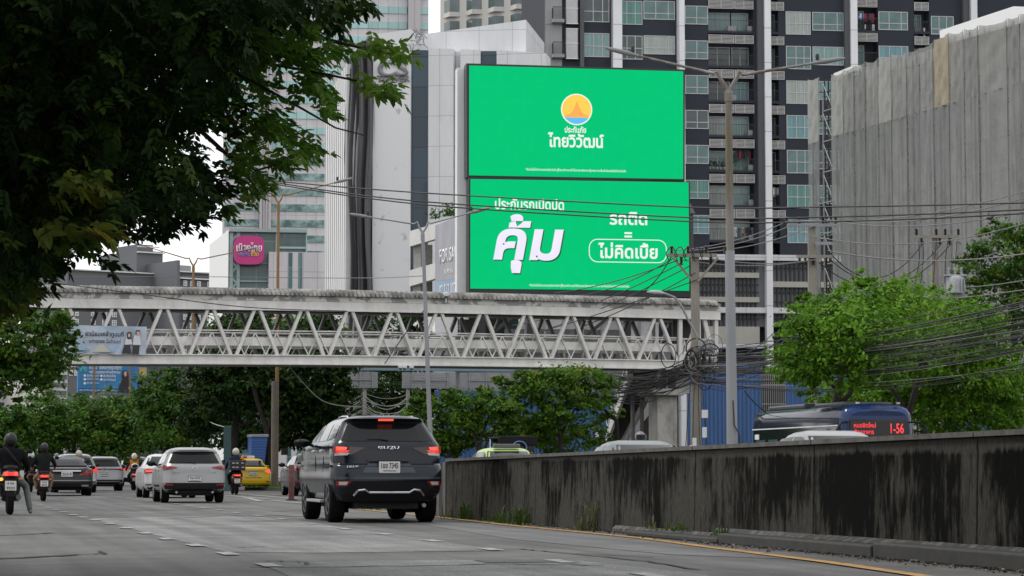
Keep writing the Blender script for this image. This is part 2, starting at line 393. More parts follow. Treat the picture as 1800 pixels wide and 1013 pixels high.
def wtop(Y): return 1.2 - (Y - 22.8) * .0052
for i in range(len(joints) - 1):
    Y0, Y1 = joints[i] , joints[i + 1]; L0 = (Y0 - 14.0) / RD.y; L1 = (Y1 - 14.0) / RD.y
    x0, x1, t = L0 + .015, L1 - .015, .2
    z0, z1 = wtop(Y0), wtop(Y1)
    mb = MB()
    mb.add([(0, x0, 0), (t, x0, 0), (t, x1, 0), (0, x1, 0), (.03, x0, z0 - .02), (t - .03, x0, z0), (t - .03, x1, z1), (.03, x1, z1 - .02)],
           [(0, 3, 2, 1), (4, 5, 6, 7), (0, 1, 5, 4), (1, 2, 6, 5), (2, 3, 7, 6), (3, 0, 4, 7)])
    mb.build('wall_panel', wallM[[2, 2, 2, 2, 1, 1, 1, 1, 0][i]], bw, bevel=.012)
    cpm = MB(); cpm.bx(-.012, t + .012, x0, x1, 0, .05)
    o = cpm.build('coping', m_lip, bw); o.location = (0, 0, min(z0, z1) - .012)
    ang = math.atan2(z1 - z0, x1 - x0); o.rotation_euler = (ang, 0, 0); o.location = (0, 0, z0 - .012 - x0 * math.tan(ang))
# dark joint behind the panels
mb = MB(); mb.bx(.05, .15, (9.6 - 14) / RD.y, (47 - 14) / RD.y, 0, .98); mb.build('core', mat('joint_black', (.012, .012, .012), .95), bw)
# striped end post
e0 = (47.0 - 14) / RD.y
for k in range(4):
    mb = MB(); mb.bx(-.005, .215, e0 + .02 + k * .3, e0 + .3 + k * .3, 0, 1.05)
    mb.build('end_stripe', mat('stripe_dark', (.012, .012, .014), .7) if k % 2 else mat('stripe_pale', (.085, .082, .075), .8, var=.3, vs=5), bw)
# kerb and broken mortar at the foot
for i, (Y0, Y1) in enumerate([(9.6, 14.6), (14.65, 19.2), (19.25, 24.6), (24.65, 29.5), (29.55, 33.5)]):
    a, b = (Y0 - 14) / RD.y, (Y1 - 14) / RD.y; h = [.17, .17, .16, .13, .07][i]
    mb = MB(); mb.bx(-.30, -.002, a, b, 0, h); mb.build('kerb_stone', m_kerb, bw, bevel=.02)
mb = MB()
for j in range(60):
    a = -4.2 + j * .43; hh = .172 - .0009 * j + random.uniform(-.002, .002); wd = random.uniform(.105, .115) * (1 if j < 42 else .5)
    if j > 48: hh *= .5
    mb.add([(-wd, a, hh), (0, a, hh + .045), (0, a + .435, hh + .045), (-wd, a + .435, hh), (-wd, a, 0), (-wd, a + .43, 0)],
           [(0, 1, 2, 3)[::-1], (0, 3, 5, 4)[::-1]])
mb.build('mortar_fillet', m_fillet, bw)

# roadside litter along the kerb
mb = MB(); rr = random.Random(3)
for k in range(900):
    Y = 16 + 24 * rr.random() ** 1.3
    n = -.34 - abs(rr.gauss(0, .14)) if Y < 30 else -.04 - abs(rr.gauss(0, .18))
    c = WL(Y) + RN * n + Vector((0, 0, .014)); r = rr.uniform(.008, .035)
    d = [Vector((rr.uniform(-1, 1), rr.uniform(-1, 1), rr.uniform(0, .7))) * r for _ in range(4)]
    mb.add([c + q for q in d] + [c - Vector((0, 0, .01))], [(0, 1, 2), (0, 2, 3), (0, 1, 4), (1, 2, 4), (2, 3, 4), (3, 0, 4)])
tag(mb.build('roadside_litter', mix_mat('litter_mix', (.03, .025, .018), (.22, .2, .16), 16, .45, .62)), 'dry leaves and grit lying along the foot of the barrier', 'litter', kind='stuff')

# tufts of weeds at the foot of the wall
m_weed = leaf_mat('weed_green', (.035, .07, .015), (.1, .16, .04), .25, 6)
m_dry = leaf_mat('weed_dry', (.09, .1, .04), (.17, .17, .09), .25, 6)
def tuft(loc, n, h, sp, label, m, seed):
    rr = random.Random(seed); mb = MB()
    for k in range(int(n * .55)):
        a = rr.uniform(0, 6.28); l = h * rr.uniform(.5, 1.3); o = Vector((rr.gauss(0, sp), rr.gauss(0, sp), 0))
        l *= math.exp(-(o.x ** 2 + o.y ** 2) / (1.6 * sp * sp)) + .08; d = Vector((math.cos(a), math.sin(a), 0)); b = d.cross(Vector((0, 0, 1))) * .009 * rr.uniform(.7, 1.6); ln = rr.uniform(.2, .8) * l
        p0, p1, p2 = o, o + d * ln * .35 + Vector((0, 0, l * .65)), o + d * ln + Vector((0, 0, l * rr.uniform(.6, 1)))
        mb.add([p0 - b, p0 + b, p1 - b, p1 + b, p2], [(0, 1, 3, 2), (2, 3, 4)])
    o = mb.build('weed_tuft', m); o.location = loc
    tag(o, label, 'weed', 'weeds at the foot of the barrier')
for px, py, n, h, sp, m, lb in ((795, 906, 30, .38, .09, m_dry, 'thin dry weed stalk beside the striped end of the barrier wall'),
    (830, 908, 130, .34, .16, m_weed, 'green weed tuft by the first panel joint behind the striped end'),
    (805, 909, 60, .12, .2, m_weed, 'low weed patch between the striped end and the first panel joint'),
    (870, 915, 40, .25, .1, m_weed, 'small sparse weed left of the widest weed clump at the wall'),
    (902, 917, 130, .3, .18, m_weed, 'broad bushy weed clump at the wall, left of the tallest green clump'),
    (932, 919, 190, .38, .17, m_weed, 'dense green weed clump just left of a panel joint'),
    (1050, 927, 120, .48, .12, m_dry, 'tall pale arching grass tuft in front of the wall joint'),
    (1158, 938, 30, .2, .06, m_dry, 'little dry sprig alone on the broken mortar'),
    (1205, 946, 110, .13, .2, m_weed, 'dark flat weed mat on the kerb below the wall joint'),
    (1298, 954, 60, .17, .07, m_weed, 'single small dark weed on the kerb stone under the wall, the weed nearest the camera'),
    (668, 897, 110, .16, .3, m_weed, 'low weeds seen under the dark sport utility vehicle'),
    (718, 899, 110, .16, .25, m_weed, 'low weeds seen between the rear wheels of the dark sport utility vehicle')):
    Yw = wall_px(px); p = GP(px, py) if 'under the' in lb and 'vehicle' in lb or 'rear wheels' in lb else WL(Yw) - RN * (.1 if Yw > 30 else .2) + Vector((0, 0, 0 if Yw > 33 else .1)); tuft(p, n, h, sp, lb, m, px)
# ================================================================== BUILDINGS
class Facade:
    """a vertical face from picture column pa at depth Ya to column pb at depth Yb; local x along it, y into the building"""
    def __init__(s, pa, Ya, pb, Yb, py=400):
        a, b = P(pa, py, Ya), P(pb, py, Yb); s.A = Vector((a.x, a.y, 0)); d = Vector((b.x - a.x, b.y - a.y, 0)); s.W = d.length
        s.u = d.normalized(); s.rz = math.atan2(s.u.y, s.u.x)
    def xy(s, px, py=400):
        d = ray(px, py); c = d[0] * s.u.y - d[1] * s.u.x
        t = (s.A.y * d[0] - s.A.x * d[1])     # (A + k u) x ray = 0
        k = (s.A.x * d[1] - s.A.y * d[0]) / c
        return k, s.A.y + k * s.u.y
    def x(s, px, py=400): return s.xy(px, py)[0]
    def z(s, px, py): return Zat(py, s.xy(px, py)[1]) if True else 0
    def pt(s, px, py, off=0.): return Vector((s.x(px, py), off, s.z(px, py)))
    def root(s, name, label, cat, group=None): return thing(name, label, cat, s.A, s.rz, group)
def tiles(name, c, lines, tx, tz, var=.06, rough=.6, lw=.04):
    """cladding panels tx by tz metres with thin joints (brick texture in the object's own x,z)"""
    if name in MATS: return MATS[name]
    m = bpy.data.materials.new(name); MATS[name] = m
    t, b = nodes(m); L = t.links
    co = t.nodes.new('ShaderNodeTexCoord'); sx = t.nodes.new('ShaderNodeSeparateXYZ'); cx = t.nodes.new('ShaderNodeCombineXYZ')
    L.new(co.outputs['Object'], sx.inputs[0]); L.new(sx.outputs['X'], cx.inputs['X']); L.new(sx.outputs['Z'], cx.inputs['Y'])
    br = t.nodes.new('ShaderNodeTexBrick'); br.offset = 0; br.squash = 1
    br.inputs['Scale'].default_value = 1; br.inputs['Brick Width'].default_value = tx; br.inputs['Row Height'].default_value = tz
    br.inputs['Mortar Size'].default_value = lw; br.inputs['Mortar Smooth'].default_value = .1
    br.inputs['Color1'].default_value = (*[q * (1 - var) for q in c], 1); br.inputs['Color2'].default_value = (*[q * (1 + var) for q in c], 1); br.inputs['Mortar'].default_value = (*lines, 1)
    n = t.nodes.new('ShaderNodeTexNoise'); n.inputs['Scale'].default_value = .25; n.inputs['Detail'].default_value = 8; n.inputs['Roughness'].default_value = .7
    st = t.nodes.new('ShaderNodeMapping'); st.inputs['Scale'].default_value = (3, 3, .6); L.new(co.outputs['Object'], st.inputs['Vector']); L.new(st.outputs['Vector'], n.inputs['Vector'])
    r = t.nodes.new('ShaderNodeMapRange'); r.inputs['From Min'].default_value = .3; r.inputs['From Max'].default_value = .7; r.inputs['To Min'].default_value = .88; r.inputs['To Max'].default_value = 1.08
    sc = t.nodes.new('ShaderNodeVectorMath'); sc.operation = 'SCALE'
    L.new(cx.outputs[0], br.inputs['Vector']); L.new(n.outputs['Fac'], r.inputs['Value']); L.new(br.outputs['Color'], sc.inputs[0]); L.new(r.outputs['Result'], sc.inputs['Scale'])
    L.new(sc.outputs['Vector'], b.inputs['Base Color']); b.inputs['Roughness'].default_value = rough
    return m
def glass_mat(name, c, vs=.5, var=.35, rough=.12, stretch=(1, 1, 1), spec=.6):
    return mat(name, c, rough, var=var, vs=vs, spec=spec, stretch=stretch)
m_gTeal = glass_mat('teal_glass', (.07, .15, .145), .4, .45)
m_gTeal2 = glass_mat('pale_curtained_glass', (.17, .29, .28), 6, .25, .2, (1, 1, .05))
m_gBlue = glass_mat('blue_curtain_glass', (.10, .24, .26), 7, .3, .2, (1, 1, .05))
m_gDark = glass_mat('dark_glass', (.03, .045, .05), .5, .5)
m_white = mat('white_frame', (.7, .7, .7), .5, var=.05); m_wframe = mat('window_frame_white', (.46, .46, .47), .5, var=.1)
m_navy = mat('dark_blue_render', (.021, .026, .037), .8, var=.15, vs=.25)
m_navy2 = mat('grey_blue_render', (.085, .09, .1), .8, var=.1, vs=.25)
m_wcol = tiles('white_column_panels', (.74, .745, .76), (.4, .4, .41), 3, 3.13, .03)
m_grey = mat('mid_grey_render', (.27, .27, .28), .8, var=.1, vs=.3)

# ---------------- the dark blue condominium
fc = Facade(958, 216, 1722, 221)
condo = fc.root('condominium_tower', 'dark blue condominium tower with white columns, balconies and teal windows', 'apartment building')
X = lambda px: fc.x(px)
def Zf(py, px=1200): return fc.z(px, py)
mb = MB()
Wx0, Wx1 = X(958), X(1850)
topz = Zf(-190)
zpark = Zf(452)                                   # white beam over the parking floors
FL = (Zf(71) - Zf(378)) / 5.0                     # one storey
def frow(k, dpy=0.0): return Zf(378 + dpy) + k * FL   # top line of the windows of storey k
NF = 10
backY = 1.5
solid = [(958, 1092, 0), (1092, 1247, 0), (1371, 1383, 0), (1428, 1507, 0), (1547, 1611, 0), (1638, 1850, 0), (1327, 1354, 0), (1383, 1428, 0)]
for a, b, _ in solid: mb.bx(X(a), X(b), 0, backY, zpark, topz)
mb.bx(Wx0, Wx1, backY, 16, 0, topz)
for k in range(-1, NF):                            # floor slabs over the balcony bays
    for a, b in ((1247, 1327), (1354, 1371), (1507, 1547), (1611, 1638)):
        zt = frow(k, 5 if a < 1500 else -2) - .62 * FL
        mb.bx(X(a) + .002, X(b) - .002, .004, backY, max(zt - .22, zpark), zt)
mb.build('wall', m_navy, condo)
for px0, px1, zb in ((1075, 1092, 0), (1191, 1202, 0), (1343, 1354, 0), (1495, 1506.5, 0), (1706, 1718, 0)):
    mb = MB(); mb.bx(X(px0), X(px1), -.9, .0, zb, topz); mb.build('column', m_wcol, condo)
for px0, px1 in ((1332, 1343), (1486, 1495), (1019, 1026), (1696, 1706)):
    mb = MB(); mb.bx(X(px0), X(px1) - .004, -.55, -.003, zpark, topz); mb.build('pier', m_navy2, condo)
def window_mesh(wd, ht, cols, split, thick=.07):
    """frame with mullions, one pane sheet; origin at lower left"""
    f = MB(); t = thick
    f.bx(0, wd, -t, 0, 0, t); f.bx(0, wd, -t, 0, ht - t, ht); f.bx(0, t, -t, 0, t, ht - t); f.bx(wd - t, wd, -t, 0, t, ht - t)
    for c in cols: f.bx(wd * c - t / 2, wd * c + t / 2, -t, 0, t, ht - t)
    zs = ht * split; last = t
    for c in list(cols) + [1.0]:
        e = wd * c - (t / 2 if c < 1 else t); f.bx(last, e, -t, 0, zs - t / 2, zs + t / 2); last = wd * c + t / 2
    p = MB(); p.bx(t * .5, wd - t * .5, -t * .45, -t * .2, t * .5, ht - t * .5)
    return f, p
def wproto(parent, wd, ht, cols, split, glasses, open_=False):
    f, p = window_mesh(wd, ht, cols, split)
    fm = f.build('window', m_white); pm = p.build('pane', glasses[0])
    bpy.data.objects.remove(fm) if False else None
    return fm, pm
def place_windows(parent, wd, ht, cols, split, spots, glasses, rr, y=0.):
    f, p = window_mesh(wd, ht, cols, split)
    fo = f.build('window', m_wframe, parent); po = p.build('pane', glasses[0], fo)
    meshes = [po.data]
    for gmat in glasses[1:]:
        c = po.data.copy(); c.materials.clear(); c.materials.append(gmat); meshes.append(c)
    for i, (x, z) in enumerate(spots):
        if i == 0: a, b = fo, po
        else:
            a = fo.copy(); COL.objects.link(a); a.parent = parent
            b = po.copy(); COL.objects.link(b); b.parent = a
        a.location = (x, y, z); b.data = meshes[rr.randrange(len(meshes))]
    return fo
rw = random.Random(5)
GL = [m_gTeal, m_gTeal, m_gTeal2, m_gBlue, glass_mat('cream_curtain', (.30, .34, .31), 9, .25, .25, (1, 1, .05)), glass_mat('dim_room_glass', (.035, .06, .06), .5, .5), glass_mat('green_curtain', (.06, .2, .17), 8, .35, .25, (1, 1, .05))]
def wcol(px0, px1, dpy, hpx, cols, split, k0=0, k1=NF, y=0., GLs=GL):
    wd = X(px1) - X(px0); ht = hpx / 61.4 * FL
    place_windows(condo, wd, ht, cols, split, [(X(px0), frow(k, dpy) - ht) for k in range(k0, k1)], GLs, rw, y)
wcol(1026, 1072, -9, 42, (.38, .74), .45, 4, 8)
wcol(1093, 1130.5, -6, 42, (.27, .66), .47, 4, 8)
wcol(1132.5, 1188, -7, 33, (.39, .79), .33, 4, 8)
wcol(1203, 1246.5, 0, 33, (.08, .54), .35, 0, 8)
wcol(1384, 1428, 6, 41, (.4, .72), .48, 0, 7)
wcol(1431, 1486, 6, 33, (.38, .8), .34, 0, 7)
wcol(1548, 1600, 2, 33, (.36, .77), .36, 3, 7)
wcol(1641, 1681, 8, 33, (.35, .68), .3, 4, 7)
# balcony bays: sliding doors at the back wall, rail, louvred screen
m_rail = mat('black_rail', (.02, .02, .022), .5)
m_louv = mat('grey_louvre', (.46, .45, .44), .6, var=.06)
def balcony(px0, px1, dpy, k, doors, louv=True):
    x0, x1 = X(px0) + .01, X(px1) - .01; zt = frow(k, dpy); zb = zt - .62 * FL
    mb = MB()
    mb.bx(x0, x1, .02, .06, zb + .98, zb + 1.03)
    n = int((x1 - x0) / .14)
    for i in range(n + 1):
        x = x0 + (x1 - x0 - .02) * i / max(n, 1); mb.bx(x, x + .02, .03, .05, zb + .06, zb + .98)
    mb.bx(x0, x1, .025, .055, zb + .04, zb + .07)
    mb.build('balcony_rail', m_rail, condo)
    if louv:
        mb = MB(); z0 = zt + .05; z1 = zt + .82
        for j in range(7):
            z = z0 + (z1 - z0 - .06) * j / 6; mb.bx(x0, x1, -.1, -.05, z, z + .062)
        nn = max(2, int((x1 - x0) / 1.05))
        for j in range(nn + 1):
            x = x0 + (x1 - x0 - .07) * j / nn; mb.bx(x, x + .07, -.13, -.102, z0, z1)
        mb.build('louvre_screen', m_louv, condo)
for k in range(0, 8):
    balcony(1247, 1292, 5, k, 2); balcony(1293, 1327, 5, k, 2)
for k in range(0, 7): balcony(1355, 1381 if k > 1 else 1381, 6, k, 1)
for k in range(3, 7): balcony(1507, 1546, -4, k, 1)
for k in range(4, 7): balcony(1611, 1637, 0, k, 1)
dh = .6 * FL
for k in range(8):
    for a, py in ((1319, 5), (1284, 5), (1376, 6)):
        if rw.random() < .6 and not (a == 1376 and k > 6):
            mb = MB(); x = X(a); z = frow(k, py) - .62 * FL; mb.bx(x, x + .75, .55, .9, z + .02, z + .58); mb.lathe([(.2, 0), (.2, .02)], (x + .3, .53, z + .3), 'y', 14); mb.build('air_conditioner', mat('unit_white', (.42, .42, .4), .6), condo)
def doors(px0, px1, dpy, k0, k1, cols, y=backY):
    wd = X(px1) - X(px0)
    place_windows(condo, wd, dh, cols, .02, [(X(px0), frow(k, dpy) - .615 * FL) for k in range(k0, k1)], GL, rw, y - .004)
doors(1250, 1291, 5, 0, 8, (.45,)); doors(1294, 1324, 5, 0, 8, (.5,)); doors(1355, 1371, 6, 0, 7, ())
doors(1509, 1530, -4, 3, 7, (.5,)); doors(1613, 1632, 0, 4, 7, (.5,))
# washing and pots on the balconies
def washing(px0, px1, py, n, cols, seed, base=.62):
    rr = random.Random(seed); mbs = {}
    z = Zf(py)
    for i in range(n):
        x = X(px0) + (X(px1) - X(px0)) * (i + .5) / n; wd = rr.uniform(.15, .3); h = rr.uniform(.4, .9); c = rr.choice(cols)
        mb = mbs.setdefault(c, MB()); yy = rr.uniform(.25, .45)
        mb.add([(x - wd / 2, yy, z), (x + wd / 2, yy + .02, z), (x + wd * .55, yy + .05, z - h), (x - wd * .5, yy - .03, z - h * .95), (x - wd / 2, yy + .04, z), (x + wd / 2, yy + .06, z), (x + wd * .55, yy + .09, z - h), (x - wd * .5, yy + .01, z - h * .95)],
               [(0, 1, 2, 3), (7, 6, 5, 4), (0, 3, 7, 4), (1, 5, 6, 2), (3, 2, 6, 7)])
    return mbs
cm = {'red': (.25, .03, .05), 'white': (.6, .6, .62), 'dark': (.03, .03, .04), 'grey': (.2, .2, .22), 'blue': (.05, .1, .3), 'tan': (.3, .2, .12)}
wi = 0
for px0, px1, py, n, cl, lb, base in (
    (1295, 1322, 262, 8, ['red', 'dark', 'dark'], 'red and dark clothes drying on a balcony behind the tall street lamp', 0),
    (1360, 1381, 327, 5, ['white', 'white', 'grey'], 'white shirts drying on a balcony next to an open window', 0),
    (1292, 1326, 398, 10, ['white', 'dark', 'grey', 'tan'], 'dark and pale clothes drying on the lowest balcony row', 0),
    (1510, 1544, 15, 11, ['red', 'white', 'dark', 'dark', 'blue'], 'colourful washing hanging on a balcony above the netted building', 0),
    (1511, 1543, 34, 7, ['white', 'dark'], 'short white and dark cloths under the colourful washing line', 0),
    (1612, 1636, 38, 7, ['grey', 'white', 'dark'], 'grey towels drying on a narrow balcony beside curtained windows', 0)):
    r0 = thing('hanging_laundry', lb, 'laundry', fc.A, fc.rz, 'laundry on the condominium balconies')
    for c, mb in washing(px0, px1, py, n, cl, wi).items(): mb.build('garment', mat('cloth_' + c, cm[c], .9), r0)
    wi += 1
rr = random.Random(11)
pots = thing('balcony_planter', 'row of potted green plants on a condominium balcony behind the street lamp', 'potted plants', fc.A, fc.rz)
mb = MB(); lf = MB()
for i in range(7):
    x = X(1250) + (X(1288) - X(1250)) * i / 6; z = Zf(296) 
    mb.lathe([(.09, 0), (.14, .24)], (x, .35, z - .02), n=8)
    for j in range(26):
        d = Vector((rr.gauss(0, .2), rr.gauss(0, .1), rr.uniform(.0, .55))); c = Vector((x, .35, z + .22)) + d
        a = Vector((rr.uniform(-1, 1), rr.uniform(-1, 1), rr.uniform(-1, 1))) * .09; b = Vector((rr.uniform(-1, 1), rr.uniform(-1, 1), rr.uniform(-1, 1))) * .09
        lf.add([c - a, c - b, c + a, c + b], [(0, 1, 2, 3)])
mb.build('pot', mat('pale_pot', (.4, .38, .35)), pots); lf.build('foliage', leaf_mat('pot_leaf', (.02, .05, .015), (.05, .1, .03)), pots)
# stair corner at the left end: balconies and slatted vent panels
mb = MB(); mb.bx(X(958), X(988), -.15, -.004, Zf(600), topz); mb.build('end_pier', tiles('grey_end_panels', (.3, .3, .31), (.16, .16, .16), 6, 3.13, .03), condo)
for k in range(5, 8):
    zt = frow(k); mb = MB(); mb.bx(X(969), X(990), -1.0, -.16, zt - 1.95, zt - 1.65); mb.build('balcony_slab', m_grey, condo)
    mb = MB()
    for i in range(14): mb.bx(X(970) + i * .08, X(970) + i * .08 + .02, -.98, -.96, zt - 1.65, zt - .6)
    for i in range(8): mb.bx(X(970), X(970) + .02, -.98 + i * .1, -.96 + i * .1, zt - 1.65, zt - .6)
    mb.bx(X(970) - .01, X(989), -.995, -.95, zt - .6, zt - .55); mb.build('balcony_rail', m_rail, condo)
    mb = MB(); x0, x1 = X(994), X(1015.5)
    mb.bx(x0, x1, -.45, -.004, zt - 2.0, zt + .75)
    mb.build('vent_back', mat('vent_dark', (.2, .2, .2), .8), condo)
    mb = MB()
    for i in range(15): mb.bx(x0 + .05 + i * (x1 - x0 - .1) / 15, x0 + .05 + i * (x1 - x0 - .1) / 15 + .04, -.5, -.453, zt - 2.0, zt + .75)
    for z in (zt - 2.0, zt - .62, zt + .7): mb.bx(x0, x1, -.53, -.501, z, z + .07)
    mb.build('vent_screen', m_white, condo)
# parking floors: beams, beige bands, dark fins
m_wbeam = tiles('white_beam_panels', (.6, .6, .61), (.4, .4, .4), 3, 5, .02)
m_beige = mat('beige_band', (.4, .385, .34), .8, var=.08, vs=.4)
for py0, py1 in ((447.5, 457.5), (540.5, 550.5)):
    mb = MB(); mb.bx(X(1195), X(1500), -.7, -.01, Zf(py1), Zf(py0)); mb.build('cross_beam', m_wbeam, condo)
for a, b, rows in ((1205, 1332, ((479, 488), (522, 531), (574, 604))), (1354, 1488, ((494, 504), (585, 591)))):
    for py0, py1 in rows:
        mb = MB(); mb.bx(X(a), X(b), -.45, -.012, Zf(py1), Zf(py0)); mb.build('parapet', m_beige, condo)
mb = MB(); mb.bx(X(1205), X(1344), -.5, -.015, Zf(612), Zf(604.5)); mb.build('parapet', m_wbeam, condo)
mb = MB()
for a, b in ((1212, 1332), (1356, 1486)):
    n = 17
    for i in range(n): x = X(a) + (X(b) - X(a)) * i / n; mb.bx(x, x + .14, -.22, -.05, Zf(574), zpark - .3)
    for py in (470, 500, 513, 530, 560): mb.bx(X(a), X(b), -.16, -.1, Zf(py) - .06, Zf(py) + .06)
mb.build('fin_screen', mat('black_fins', (.022, .023, .026), .6), condo)
mb = MB(); mb.bx(X(1205), X(1488), -.03, -.004, Zf(574), zpark); mb.build('parking_back', mat('parking_sheet', (.17, .175, .185), .8, var=.2, vs=.6), condo)

# ---------------- cream tower with bay windows behind it
ff = Facade(774, 262, 960, 255)
ft = ff.root('cream_tower', 'cream tower with bay windows rising behind the white tower of panels', 'tower building')
XX = lambda px: ff.x(px, 20)
m_cream = mat('cream_render', (.56, .54, .5), .8, var=.06, vs=.2)
tz = ff.z(860, -200); ph = (ff.z(940, 46) - ff.z(940, 84.5)) 
mb = MB(); mb.bx(XX(774), XX(975), 0, 20, 0, tz); mb.build('wall', m_cream, ft)
cxs = [(781, 808), (820, 847), (858.5, 886), (897.5, 925.5), (936.5, 963)]
for ci, (a, b) in enumerate(cxs):
    for j in range(4):
        zb = ff.z(940, 46) + (j - 1.0) * ph + (.0 if ci == 4 else .1); 
        if ci < 4 and j == 0: pass
        x0, x1 = XX(a), XX(b); h = ph * .58; xm = x0 + (x1 - x0) * .58
        q = MB(); q.add([(x0 - .1, 0, zb - .5), (xm, -.75, zb - .5), (x1 + .1, 0, zb - .5), (x0 - .1, 0, zb), (xm, -.75, zb), (x1 + .1, 0, zb)], [(0, 1, 4, 3), (1, 2, 5, 4), (3, 4, 5), (2, 1, 0)])
        q.build('bay_sill', m_cream, ft)
        q = MB(); q.add([(x0, -.01, zb), (xm, -.66, zb), (x1, -.01, zb), (x0, -.01, zb + h), (xm, -.66, zb + h), (x1, -.01, zb + h)], [(0, 1, 4, 3), (1, 2, 5, 4), (3, 4, 5), (2, 1, 0)])
        q.build('window', glass_mat('bay_glass', (.1, .135, .135), .3, .5), ft)
for py0, py1 in ((27, 49), (64, 86)):
    q = MB(); q.bx(XX(918.5), XX(926), -.06, -.005, ff.z(920, py1), ff.z(920, py0)); q.build('window', m_gDark, ft)

# ---------------- striped office tower, far
fo = Facade(394, 560, 752, 566)
of = fo.root('striped_office_tower', 'tall office tower with mint glass bands between white panel stripes', 'office tower')
XO = lambda px: fo.x(px, 400)
flo = fo.z(600, 400) - fo.z(600, 427.2)
z0o, z1o = 0, fo.z(600, -160)
m_pan = tiles('grey_white_panels', (.56, .54, .55), (.34, .33, .34), 2.35, 60, .03, lw=.06)
m_band = tiles('mint_glass_band', (.33, .52, .505), (.16, .25, .25), 2.35, 60, .12, rough=.2, lw=.08)
m_bandr = mix_mat('mint_glass_painted_reflection', (.035, .10, .1), (.3, .42, .41), .22, .4, .6, (1, 1, 1.4), .15, 4)
mb = MB(); mb.bx(XO(394), XO(752), 0, 45, z0o, z1o); mb.build('wall', m_pan, of)
k = 0; z = fo.z(600, 427.5)
n0 = -6
for k in range(-4, 24):
    zz = z + k * flo
    # painted reflections: lower bands mottled like buildings opposite, upper ones pale like sky
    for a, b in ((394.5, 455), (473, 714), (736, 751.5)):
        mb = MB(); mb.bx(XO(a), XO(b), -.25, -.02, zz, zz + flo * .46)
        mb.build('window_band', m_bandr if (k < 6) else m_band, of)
for a, b in ((455, 473), (715, 735)):
    mb = MB(); mb.bx(XO(a), XO(b), -1.0, -.02, z0o, z1o); mb.build('shaft', mat('shaft_grey', (.06, .055, .06), .6), of)
    for i in range(4):
        x = XO(a) + (XO(b) - XO(a)) * (i + .1) / 4
        mb = MB(); mb.bx(x, x + .9, -1.8, -1.01, z0o, z1o); mb.build('shaft_fin', mat('fin_white', (.45, .43, .44), .6), of)

# ---------------- glass pavilion with the pink sign
fp = Facade(402, 350, 572, 352)
pv = fp.root('glass_pavilion', 'green glass pavilion block with white side wall at the foot of the striped tower', 'office building')
XP = lambda px: fp.x(px, 450); ZP = lambda py: fp.z(470, py)
m_gg = tiles('green_curtain_glass', (.10, .165, .16), (.17, .25, .245), 4.0, 3.4, .22, rough=.15, lw=.1)
mb = MB(); mb.bx(XP(402), XP(537), 0, 22, 0, ZP(405)); mb.build('glazing', m_gg, pv)
mb = MB(); mb.bx(XP(402) - .02, XP(539), -1.2, -.02, ZP(409.5), ZP(404)); mb.build('roof_edge', mat('mint_metal', (.26, .36, .355), .4), pv)
mb = MB()
for px in (404, 416): mb.bx(XP(px), XP(px) + .45, -.6, -.1, 0, ZP(410))
for j in range(12):
    a, b = ZP(415 + j * 14), ZP(429 + j * 14)
    mb.bar((XP(404), -.3, a if j % 2 else b), (XP(416), -.3, b if j % 2 else a), .3)
mb.bx(XP(484), XP(485.5), -.8, -.1, ZP(446), ZP(410)); mb.bx(XP(537), XP(539), -.8, -.1, ZP(448), ZP(410))
mb.bx(XP(486.5), XP(536.5), -.7, -.1, ZP(437.5), ZP(434))
for py in (463, 494): mb.bx(XP(417), XP(470), -.5, -.1, ZP(py + 2.5), ZP(py))
mb.build('truss_frame', mat('mint_steel', (.3, .4, .39), .5), pv)
mb = MB(); mb.bx(XP(488), XP(534), -.12, -.02, ZP(434), ZP(417)); mb.build('dark_pane', glass_mat('smoke_glass', (.05, .085, .09), .4, .4), pv)
mb = MB(); mb.bx(XP(471), XP(640), -3, -.02, 0, ZP(446)); mb.build('white_block', tiles('white_grid_panels', (.55, .53, .54), (.40, .39, .4), 2.1, 4.2, .03, lw=.07), pv)
for px in (505.5, 522.5):
    mb = MB(); mb.bx(XP(px), XP(px + 6.3), -3.1, -3.003, 0, ZP(447)); mb.build('window_strip', tiles('green_strip_glass', (.06, .14, .145), (.2, .28, .28), 5, 3.0, .4, rough=.2), pv)
sw = MB(); a = P(401.5, 450, 350); b = P(368, 450, 378); zt0, zt1 = Zat(404, 350), Zat(430, 378)
sw.add([a.xy[:] + (0,), b.xy[:] + (0,), b.xy[:] + (zt1,), a.xy[:] + (zt0,), (a.x - .2, a.y + 1, 0), (b.x + 3, b.y + 1, 0), (b.x + 3, b.y + 1, zt1), (a.x - .2, a.y + 1, zt0)], [(0, 3, 2, 1), (4, 5, 6, 7), (3, 7, 6, 2), (0, 1, 5, 4), (1, 2, 6, 5)])
sw.build('side_wall', mat('bright_white_wall', (.78, .78, .77), .7, var=.03), pv, world=True)
